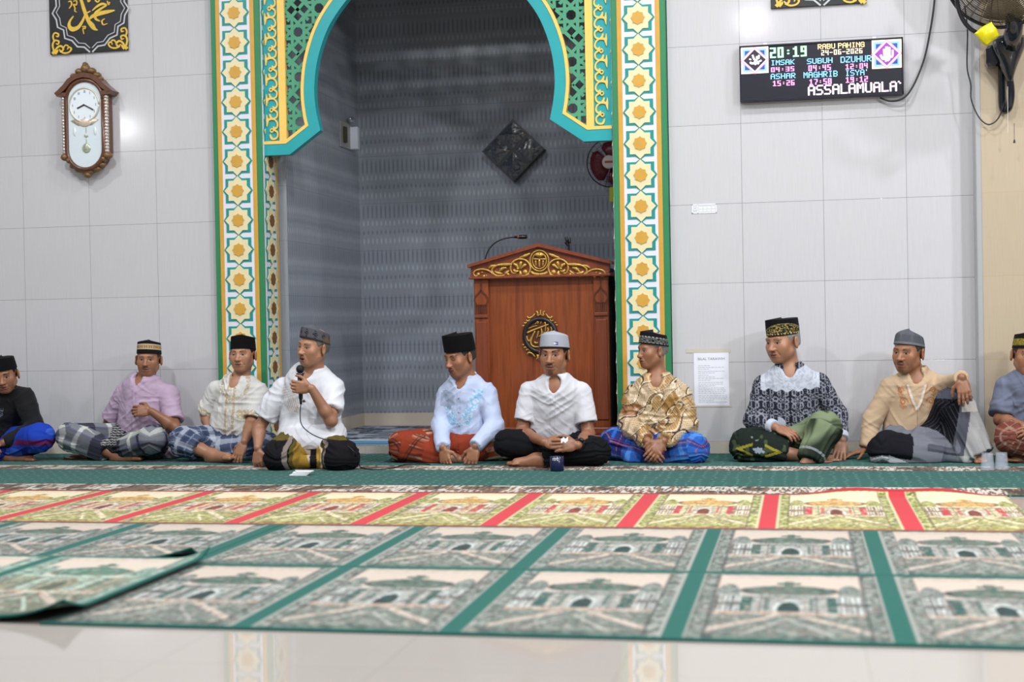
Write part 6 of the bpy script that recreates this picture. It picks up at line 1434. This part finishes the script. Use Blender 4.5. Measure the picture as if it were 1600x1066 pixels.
man('black', label='person in black shirt and black cap at the far left edge, leaning forward', seed=11,
    eye=P(3, 590, -0.50), look=(18, 14, -6), skin=S2, face=dict(browa=0.8, stub=0.15), hair=BLK, cap=dict(kind='peci', cf=cap_plain(srgb(18, 18, 22)), top=0.90),
    neck=P(-9, 610, -0.36), pel=pl(-4, -0.24, 0.13), sh=(P(-58, 622, -0.34), P(38, 618, -0.36)), el=(P(-78, 672, -0.45), P(56, 668, -0.42)), wr=(P(-30, 694, -0.6), P(6, 692, -0.58)),
    hand=(((0.9, -0.2, -0.3), (0, 0.3, -1), 1), ((-0.9, -0.25, -0.25), (0.1, 0.5, -0.8), -1, (0.7,)*4)), kn=(P(-74, 690, -0.55), P(62, 684, -0.55)), an=(P(16, 714, -0.5), P(-10, 714, -0.42)), toe=(P(56, 714, -0.54), P(-50, 716, -0.42)),
    sleeve='long', shirtcol=col_blackshirt, skirtcol=sk_royal, thick=0.018, shirtlabel='black shirt with grey print on the chest', leglen=(0.9, 0.9))
man('lilac', label='person in lilac shirt and beige-banded black cap, one hand held to his chest', seed=12,
    eye=P(228, 562, -0.34), look=(12, 2, 2), hs=0.96, skin=S2, face=dict(mous=0.75, mouscol=srgb(52, 46, 44), old=1, stub=0.2, brow=srgb(60, 54, 52), browa=0.55, gaze=(0.002, 0)), hair=srgb(60, 56, 56), cap=dict(kind='peci', cf=cap_band, ht=0.080),
    neck=P(224, 600, -0.26), pel=pl(232, -0.20, 0.135), sh=(P(195, 611, -0.24), P(264, 613, -0.26)), el=(P(171, 660, -0.20), P(273, 668, -0.38)), wr=(P(192, 690, -0.22), P(237, 643, -0.46)), belly=0.02,
    hand=(((0.6, -0.3, -0.5), (0, 0, -1), 1), ((-1, -0.12, 0.05), (0, 0.8, -0.35), -1, (0.7, 0.8, 0.9, 1.0))), kn=(P(112, 683, -0.50), P(236, 688, -0.58)), an=(P(186, 713, -0.50), P(136, 716, -0.34)), toe=(P(223, 712, -0.56), P(104, 712, -0.44)),
    sleeve=(0.88, 0.80), shirtcol=col_lilac, skirtcol=sk_purple, skirt=[(pl(195, -0.36, 0.10), pl(236, -0.40, 0.10), 0.075, 0.08)], drape=[(pl(262, -0.26, 0.12), pl(268, -0.32, 0.05), 0.09, 0.07)], leglen=(0.72, 0.86), vneck=0.02)
man('embroidered', label='person in off-white gold-embroidered shirt and plain black cap, beside the speaker', seed=13,
    eye=P(372.5, 554, -0.46), look=(1, 0, 0), hs=0.96, skin=S3, face=dict(wide=1.03, browa=0.7, lid=0.8), hair=BLK, cap=dict(kind='peci', cf=cap_plain(srgb(14, 14, 16)), ht=0.082, base=(0.052, 0.030), top=0.93, dome=0.008),
    neck=P(374, 600, -0.37), pel=pl(378, -0.30, 0.135), sh=(P(339, 607, -0.34), P(404, 609, -0.37)), el=(P(322, 648, -0.30), P(393, 662, -0.47)), wr=(P(328, 674, -0.42), P(383, 690, -0.64)), belly=0.02,
    hand=(((0.3, -0.6, -0.5), (0.1, -0.3, -1), 1), ((-0.35, -0.25, -0.85), (0.15, 0.75, -0.3), -1, (0.25, 0.25, 0.3, 0.3), 0.10)), kn=(P(287, 690, -0.56), P(418, 700, -0.44)), an=(P(333, 712, -0.60), P(330, 716, -0.44)), toe=(P(364, 711, -0.70), P(290, 716, -0.44)),
    sleeve=(0.86, 0.84), shirtcol=col_emb, skirtcol=sk_blueplaid, leglen=(0.50, 0.8), vneck=0.075, flare=1.2, skirt=[(pl(350, -0.42, 0.10), pl(395, -0.42, 0.10), 0.08, 0.08)], shirtlabel='off-white shirt with gold embroidered placket')
man('speaker', label='person in white shirt and patterned grey cap, kneeling and speaking into a microphone', seed=14,
    eye=P(474.5, 542.5, -0.86), look=(-28, 1, 7), skin=S3*0.97, face=dict(open=0.008, wide=1.0, bags=1, old=1, browa=0.45, mous=0.2, lid=0.75, nose=1.1), hair=srgb(104, 100, 98), cap=dict(kind='dome', cf=cap_grey, ht=0.060, base=(0.072, 0.016), top=0.92, dome=0.016),
    neck=P(487, 586, -0.74), pel=pl(487, -0.62, 0.20), thigh=0.062, sh=(P(444, 603, -0.71), P(519, 603, -0.75)), el=(P(405, 668, -0.74), P(517, 658, -0.92)), wr=(P(403, 700, -0.86), P(487, 607, -1.00)), belly=0.015,
    hand=(((0.02, -0.12, -1), (0.3, 0.8, 0), 1, (1.5, 1.6, 1.6, 1.6)), ((-0.95, -0.25, 0.12), (0.25, 0.95, 0), -1, (1.25, 1.3, 1.35, 1.4), 0.02, 0.2)), kn=(P(440, 713, -1.02), P(533, 714, -1.02)), an=(P(448, 722, -0.58), P(524, 722, -0.58)), toe=(P(452, 726, -0.46), P(520, 726, -0.46)), colh=0.020,
    sleeve=(0.74, 0.70), shirtcol=col_speaker, skirtcol=sk_speaker, thick=0.022, vneck=0.02, legk=0.06, loose=0.034, skirt=[(P(455, 704, -0.85), P(520, 704, -0.85), 0.075, 0.075), (P(458, 722, -0.98), P(520, 722, -0.98), 0.035, 0.035, 0.03)], drape=[(P(460, 680, -0.76), P(516, 680, -0.76), 0.10, 0.10), (P(458, 690, -0.87), P(518, 690, -0.87), 0.075, 0.075, 0.08)], hem=[(P(486, 699, -0.90), (0.08, 0.30, -1))], shirtlabel='white shirt with tan slanted stripes on the chest')
man('blue', label='person in pale blue embroidered shirt and black cap, looking down at the floor', seed=15,
    eye=P(703.5, 562, -0.56), look=(-34, 13, 0), hs=1.04, skin=S2*1.05, face=dict(wide=0.94, mous=0.35, closed=1, old=1, browa=0.6, stub=0.12), hair=srgb(58, 54, 54), cap=dict(kind='peci', cf=cap_plain(srgb(14, 14, 16)), ht=0.098, base=(0.054, 0.030), top=0.97, dome=0.004),
    neck=P(727, 599, -0.44), pel=pl(733, -0.36, 0.135), sh=(P(699, 614, -0.42), P(758, 610, -0.46)), el=(P(689, 664, -0.47), P(773, 664, -0.52)), wr=(P(692, 699, -0.68), P(743, 697, -0.70)),
    hand=(((0.25, -0.25, -0.9), (0.3, 0.8, -0.2), 1, (0.35, 0.35, 0.4, 0.5), 0.05), ((-0.22, -0.2, -0.9), (-0.1, 0.9, -0.2), -1, (0.2, 0.2, 0.25, 0.3), 0.12)), kn=(P(630, 697, -0.60), P(783, 704, -0.44)), an=(P(704, 717, -0.58), P(716, 718, -0.50)), toe=(P(745, 718, -0.56), P(670, 718, -0.48)),
    sleeve='long', shirtcol=col_blue, skirtcol=sk_red, vneck=0.07, skirt=[(pl(705, -0.48, 0.10), pl(760, -0.48, 0.10), 0.08, 0.08)], leglen=(0.9, 0.9), cuff=0.0)
man('white', label='person in white short-sleeved shirt and silver-grey cap, hands clasped in front of the pulpit', seed=16,
    eye=P(859.5, 555, -0.66), look=(-7, 3, 1), hs=1.08, skin=S2*1.06, face=dict(wide=0.95, mous=0.7, goat=0.55, browa=0.9, gaze=(0.0035, 0.001), jaw=0.95), hair=BLK, hairlow=-0.03, cap=dict(kind='dome', cf=cap_silver, ht=0.072, base=(0.052, 0.026), top=0.90, dome=0.018),
    neck=P(869, 601, -0.56), pel=pl(868, -0.42, 0.135), sh=(P(829, 609, -0.53), P(908, 610, -0.53)), el=(P(815, 676, -0.57), P(920, 680, -0.57)), wr=(P(850, 691, -0.88), P(903, 696, -0.88)),
    hand=(((0.95, -0.25, -0.12), (0.0, 0.75, -0.5), 1, (0.55, 0.6, 0.65, 0.7), 0.06), ((-0.95, -0.35, 0.02), (-0.2, 0.9, -0.3), -1, (0.35, 0.4, 0.4, 0.45), 0.05)), kn=(P(793, 693, -0.76), P(933, 705, -0.80)), an=(P(905, 716, -0.64), P(838, 719, -0.80)), toe=(P(950, 718, -0.60), P(794, 720, -0.84)),
    sleeve=(0.70, 0.70), shirtcol=col_white((212, 212, 219)), skirtcol=sk_black, garment='trousers', loose=0.010, vneck=0.085, skirt=[(pl(850, -0.52, 0.09), pl(888, -0.52, 0.09), 0.06, 0.06)], leglen=(0.93, 0.86), skirtfolds=0.7, folds=0.6)
man('gold', label='person in shiny gold batik shirt and embroidered black cap, beside the right pillar', seed=17,
    eye=P(1003.5, 548, -0.46), look=(-52, 3, 2), hs=0.94, skin=S2, face=dict(wide=0.92, old=1, bags=1, brow=srgb(120, 110, 104), browa=0.5, mous=0.15, mouscol=srgb(130, 126, 122), lip=0.9, jaw=1.05), hair=srgb(124, 118, 114), cap=dict(kind='peci', cf=cap_emb, ht=0.072, base=(0.060, 0.022), top=0.86, dome=0.006),
    neck=P(1028, 599, -0.40), pel=pl(1024, -0.32, 0.135), sh=(P(992, 615, -0.38), P(1064, 611, -0.40)), el=(P(984, 666, -0.44), P(1075, 669, -0.44)), wr=(P(1011, 689, -0.68), P(1037, 689, -0.68)),
    hand=(((0.45, -0.35, -0.75), (0.2, 0.8, -0.2), 1, (0.45, 0.5, 0.6, 0.6), 0.05), ((-0.5, -0.4, -0.62), (-0.2, 0.85, -0.1), -1, (0.4, 0.45, 0.5, 0.5), 0.05)), kn=(P(960, 694, -0.44), P(1083, 702, -0.58)), an=(P(1040, 716, -0.54), P(1000, 717, -0.48)), toe=(P(1075, 717, -0.52), P(960, 718, -0.46)),
    sleeve='long', collar='fold', shirtcol=col_goldbatik, shirtmat='satin', shirtrough=0.24, shirtspec=0.8, skirtcol=sk_bright, skirt=[(pl(1000, -0.46, 0.09), pl(1046, -0.46, 0.09), 0.075, 0.075), (pl(985, -0.56, 0.03), pl(1060, -0.56, 0.03), 0.035, 0.035)], leglen=(0.93, 0.93), vneck=0.06, folds=1.7, thick=0.02)
man('batik', label='person in dark batik shirt with pale shoulders, gold-trimmed black cap, one knee raised', seed=18,
    eye=P(1208, 536, -0.36), look=(-40, 6, -2), hs=1.09, skin=S3*0.95, face=dict(wide=1.06, full=1.3, bags=1, browa=0.4, brow=srgb(70, 62, 60), cheek=1.1, jaw=1.05, nose=1.15), hair=srgb(150, 148, 146), cap=dict(kind='peci', cf=cap_gold, ht=0.088, base=(0.048, 0.040), top=0.98, dome=0.004),
    neck=P(1234, 583, -0.28), pel=pl(1237, -0.20, 0.14), sh=(P(1195, 597, -0.27), P(1277, 595, -0.27)), el=(P(1178, 657, -0.32), P(1309, 648, -0.28)), wr=(P(1212, 668, -0.46), P(1315, 688, -0.42)), belly=0.035, arm=1.08,
    hand=(((0.85, -0.35, -0.35), (0.1, 0.4, -0.9), 1, (0.5, 0.55, 0.6, 0.6)), ((-0.15, -0.55, -0.75), (-0.1, 0.75, -0.5), -1, (0.15, 0.15, 0.2, 0.2), 0.10)), kn=(P(1166, 697, -0.52), P(1288, 670, -0.52)), an=(P(1266, 716, -0.50), P(1266, 718, -0.62)), toe=(P(1310, 714, -0.50), P(1296, 718, -0.56)),
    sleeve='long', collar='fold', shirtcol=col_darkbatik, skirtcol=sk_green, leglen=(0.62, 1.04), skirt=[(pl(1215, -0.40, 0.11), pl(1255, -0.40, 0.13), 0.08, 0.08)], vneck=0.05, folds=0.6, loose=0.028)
man('beige', label='person in beige embroidered shirt and grey knit cap, arm resting on his raised knee', seed=19,
    eye=P(1408.5, 551.5, -0.38), look=(-33, 3, 3), hs=1.03, skin=S2*1.02, face=dict(wide=1.02, mous=0.5, browa=0.6, goat=0.3, stub=0.15, nose=1.12, jaw=1.05), hair=srgb(64, 60, 58), cap=dict(kind='dome', cf=cap_knit, ht=0.050, base=(0.064, 0.022), top=0.90, dome=0.030),
    neck=P(1432, 593, -0.28), pel=pl(1434, -0.22, 0.13), sh=(P(1393, 601, -0.27), P(1466, 600, -0.29)), el=(P(1363, 656, -0.28), P(1489, 602, -0.42)), wr=(P(1353, 702, -0.34), P(1503, 590, -0.645)), belly=0.02,
    hand=(((-0.9, -0.35, -0.3), (0.05, -0.05, -1), 1, (0.1, 0.1, 0.15, 0.2), 0.08), ((0.10, -0.25, -0.95), (0.0, 0.95, -0.2), -1, (0.30, 0.35, 0.4, 0.45), 0.07)), kn=(P(1386, 703, -0.55), P(1491, 634, -0.50)), an=(P(1475, 716, -0.52), P(1530, 713, -0.56)), toe=(P(1515, 718, -0.50), P(1534, 717, -0.66)),
    sleeve='long', shirtcol=col_beige, skirtcol=sk_bw, leglen=(0.9, 0.97), skirt=[(P(1450, 690, -0.45), P(1500, 690, -0.5), 0.10, 0.06), (P(1490, 650, -0.48), P(1515, 712, -0.52), 0.06, 0.07), (P(1420, 708, -0.5), P(1510, 712, -0.55), 0.06, 0.05)], vneck=0.10, collar='none_', loose=0.034, flare=1.3)
man('slate', label='person in slate blue short-sleeved shirt at the far right edge, in red plaid sarong', seed=20,
    eye=P(1611, 556, -0.52), look=(6, 6, 4), skin=S2, face=dict(browa=0.6), hair=srgb(60, 56, 54), cap=dict(kind='peci', cf=cap_yellow, ht=0.080, base=(0.056, 0.024), top=0.90),
    neck=P(1612, 592, -0.42), pel=pl(1616, -0.34, 0.135), sh=(P(1573, 604, -0.40), P(1652, 604, -0.42)), el=(P(1563, 656, -0.46), P(1668, 660, -0.50)), wr=(P(1600, 667, -0.64), P(1630, 672, -0.66)),
    hand=(((0.95, -0.2, -0.1), (0, 0.7, -0.6), 1), ((-0.9, -0.3, -0.1), (0, 0.7, -0.6), -1)), kn=(P(1581, 684, -0.60), P(1690, 690, -0.60)), an=(P(1650, 714, -0.58), P(1598, 714, -0.56)), toe=(P(1690, 716, -0.56), P(1578, 714, -0.62)),
    sleeve=(0.80, 0.80), shirtcol=plain(srgb(104, 110, 130)), skirtcol=sk_redplaid, leglen=(0.9, 0.75), skirt=[(pl(1596, -0.48, 0.10), pl(1640, -0.48, 0.10), 0.08, 0.08)], vneck=0.04)

# ------------------------------------------------------------------ small things on the carpet and in hands
mic = thing('hand_microphone', 'black handheld microphone gripped by the kneeling speaker', 'microphone', P(469.5, 600, -0.985))
m0, m1, m2 = P(469.0, 577, -0.985), P(469.3, 586, -0.985), P(470, 623, -0.975)
gr = MB().ball(tuple(m0), (0.0245, 0.0245, 0.026), 10); gr.build('grille_head', mat('mic_grille', srgb(34, 35, 40), 0.45, 0.5, noise=0.4, nscale=700, bump=0.6), mic, smooth=True)
MB().tube([P(469.2, 583, -0.985), P(469.3, 587.5, -0.985)], [0.025, 0.020], 16).build('collar_ring', mat('mic_ring', srgb(60, 62, 68), 0.3, 0.7), mic, smooth=True)
MB().tube([m1, m1*0.5+m2*0.5, m2], [0.0185, 0.0150, 0.0125], 16).build('handle', mat('mic_body', srgb(58, 62, 68), 0.35, 0.4), mic, smooth=True)
MB().tube([m2, P(470.2, 632, -0.975)], [0.010, 0.007], 12).build('plug', BLACK, mic, smooth=True)
mc = [P(470.2, 631, -0.975), P(469, 645, -0.985), P(470, 660, -0.99), P(476, 670, -1.0), P(490, 680, -1.01), P(508, 687, -1.02), P(526, 691, -1.05), P(543, 697, -1.08), P(556, 710, -1.08), G(561, 726, 0.016), G(566, 731, 0.012), G(580, 733.5, 0.012), G(600, 733, 0.012), G(616, 731, 0.012), G(630, 726.5, 0.012), G(645, 725, 0.012), G(665, 725, 0.012)]
tag(MB().tube(spline(mc, 7), 0.0032, 7).build('microphone_cable', CABLE, smooth=True), 'thin black cable trailing from the handheld microphone over his knee to the carpet', 'cable')
lc = [G(672, 726, 0.012), G(640, 721.5, 0.012), G(615, 721, 0.012), G(609, 719, 0.013), G(614, 715.5, 0.013), G(624, 714.5, 0.012), G(636, 715.5, 0.012)]
tag(MB().tube(spline(lc, 7), 0.0032, 7).build('cable_loop', CABLE, smooth=True), 'loop of black cable on the carpet beside the red sarong', 'cable')
# inverted clear cups
tc = NT('clear_plastic'); tc.b.inputs['Base Color'].default_value = (0.80, 0.86, 1.0, 1); tc.b.inputs['Roughness'].default_value = 0.06; tc.b.inputs['Alpha'].default_value = 0.13
def cup(px_, py_, label):
    c = G(px_, py_, 0.0085); root = thing('drinking_glass', label, 'glass', c, 'clear drinking glasses by the wall'); n = 28
    prof = [(0.0385, 0.0), (0.0375, 0.004), (0.0305, 0.088), (0.028, 0.092), (0.0, 0.093), (0.0, 0.088), (0.027, 0.0865), (0.0345, 0.004), (0.0355, 0.0)]
    V = [(c[0]+r*math.cos(2*math.pi*k/n), c[1]+r*math.sin(2*math.pi*k/n), c[2]+h) for r, h in prof for k in range(n)]; m = len(prof)
    Q = [(i*n+k, i*n+(k+1) % n, ((i+1) % m)*n+(k+1) % n, ((i+1) % m)*n+k) for i in range(m) for k in range(n)]
    meshobj('tumbler', V, Q, tc.m, root, smooth=True)
    MB().tube([(c[0]+0.0375*math.cos(t), c[1]+0.0375*math.sin(t), c[2]+0.003) for t in np.linspace(0, 2*math.pi, 29)], 0.0024, 6, False).build('rim', tc.m, root, smooth=True)
cup(1543, 734, 'upturned clear drinking glass in front of the raised-knee man, left one of the pair')
cup(1565, 733, 'upturned clear drinking glass nearest the right edge, right one of the pair')
# navy mug with white lettering
mg = G(870.5, 736, 0.0085); mug = thing('mug', 'navy blue mug with white lettering on the carpet under the clasped hands', 'mug', mg); NAVY = mat('navy_glaze', srgb(28, 32, 66), 0.25)
MB().lathe([(0.0, 0.0), (0.036, 0.0), (0.040, 0.006), (0.0405, 0.082), (0.0385, 0.083), (0.037, 0.078), (0.036, 0.012), (0.0, 0.010)], tuple(mg), 28).build('cup_body', NAVY, mug, smooth=True)
MB().tube([(mg[0]+0.006, mg[1]+0.039+0.024*math.sin(t), mg[2]+0.043-0.026*math.cos(t)) for t in np.linspace(0, math.pi, 11)], 0.005, 8).build('handle', NAVY, mug, smooth=True)
ltr = MB()
for k, a in enumerate((-2.05, -1.83, -1.62, -1.42)):
    for h0, h1, w in ((0.062, 0.076, 0.0035), (0.072, 0.076, 0.010), (0.062, 0.0655, 0.008 if k % 2 else 0.003)):
        x, y = mg[0]+0.0412*math.cos(a), mg[1]+0.0412*math.sin(a); tx, ty_ = -math.sin(a), math.cos(a)
        ltr.add([(x, y, mg[2]+h0), (x+tx*w, y+ty_*w, mg[2]+h0), (x+tx*w, y+ty_*w, mg[2]+h1), (x, y, mg[2]+h1)], [(0, 1, 2, 3)])
ltr.build('white_lettering', mat('white_glaze', srgb(226, 228, 236), 0.3), mug)
ph = G(848, 733, 0.0085); pho = thing('phone', 'dark smartphone lying flat on the carpet beside the navy mug', 'phone', ph)
MB().box((ph[0]-0.042, ph[1]-0.055, ph[2]), (ph[0]+0.042, ph[1]+0.055, ph[2]+0.008), 0.004).build('case', mat('phone_case', srgb(92, 64, 66), 0.35), pho)
MB().box((ph[0]-0.038, ph[1]-0.051, ph[2]+0.0078), (ph[0]+0.038, ph[1]+0.051, ph[2]+0.0088)).build('screen', mat('phone_glass', srgb(26, 26, 30), 0.06), pho)
# folded tissues on the carpet before the speaker
tp_ = G(468, 743, 0.0085); tis = thing('tissue_stack', 'small stack of folded white tissues on the carpet before the kneeling speaker', 'tissues', tp_)
for k in range(4):
    x0, y0, z0 = tp_[0]-0.055+0.008*k, tp_[1]-0.02+0.006*k, tp_[2]+0.006*k; t_ = NT
    V = [(x0+0.010*(k % 2), y0, z0), (x0+0.105, y0-0.006*k, z0), (x0+0.100, y0+0.055, z0+0.001), (x0-0.004*k, y0+0.050, z0+0.002)]; V2 = [(x, y, z+0.005) for x, y, z in V]
    meshobj('folded_tissue', V+V2, [(0, 3, 2, 1), (4, 5, 6, 7), (0, 1, 5, 4), (1, 2, 6, 5), (2, 3, 7, 6), (3, 0, 4, 7)], mat('tissue_white', srgb(222, 222, 228), 0.8), tis)
# crumpled wrapper in the clasped hands
wp = P(882, 688, -0.965); V = []; Fc = []; n = 8
for j in range(n):
    for i in range(n):
        u, v = i/(n-1)-0.5, j/(n-1)-0.5; V.append((wp[0]+0.040*u, wp[1]+0.02*v+0.006*math.sin(9*u+4), wp[2]+0.024*v+0.006*math.sin(11*u+7*v)))
Fc = [(j*n+i, j*n+i+1, (j+1)*n+i+1, (j+1)*n+i) for j in range(n-1) for i in range(n-1)]
wo = meshobj('wrapper', V, Fc, mat('wrapper_white', srgb(214, 216, 224), 0.35), smooth=True); wo.modifiers.new('thick', 'SOLIDIFY').thickness = 0.002
tag(wo, 'small crumpled white wrapper held in the clasped hands above the navy mug', 'wrapper')
# wristwatch worn by the man in white
r_ = MEN['white'][0]; wq = P(903, 695.8, -0.875); wd_ = U_(P(903, 696, -0.88)-P(920, 680, -0.57)); e1 = U_(np.cross(wd_, (0, 0, 1))); e2 = np.cross(wd_, e1); wm = MB()
wm.tube([tuple(wq-wd_*0.012+0.0305*(e1*math.cos(t)+e2*math.sin(t))) for t in np.linspace(0, 2*math.pi, 25)], 0.0085, 6, False)
fdir = U_(np.array((0.35, -0.8, 0.45))-wd_*(np.array((0.35, -0.8, 0.45))@wd_)); fc_ = wq-wd_*0.012+fdir*0.033; wm.tube([tuple(fc_), tuple(fc_+fdir*0.010)], 0.017, 16)
wt = wm.build('wristwatch', BLACK, r_, smooth=True); wt['label'] = 'black wristwatch'
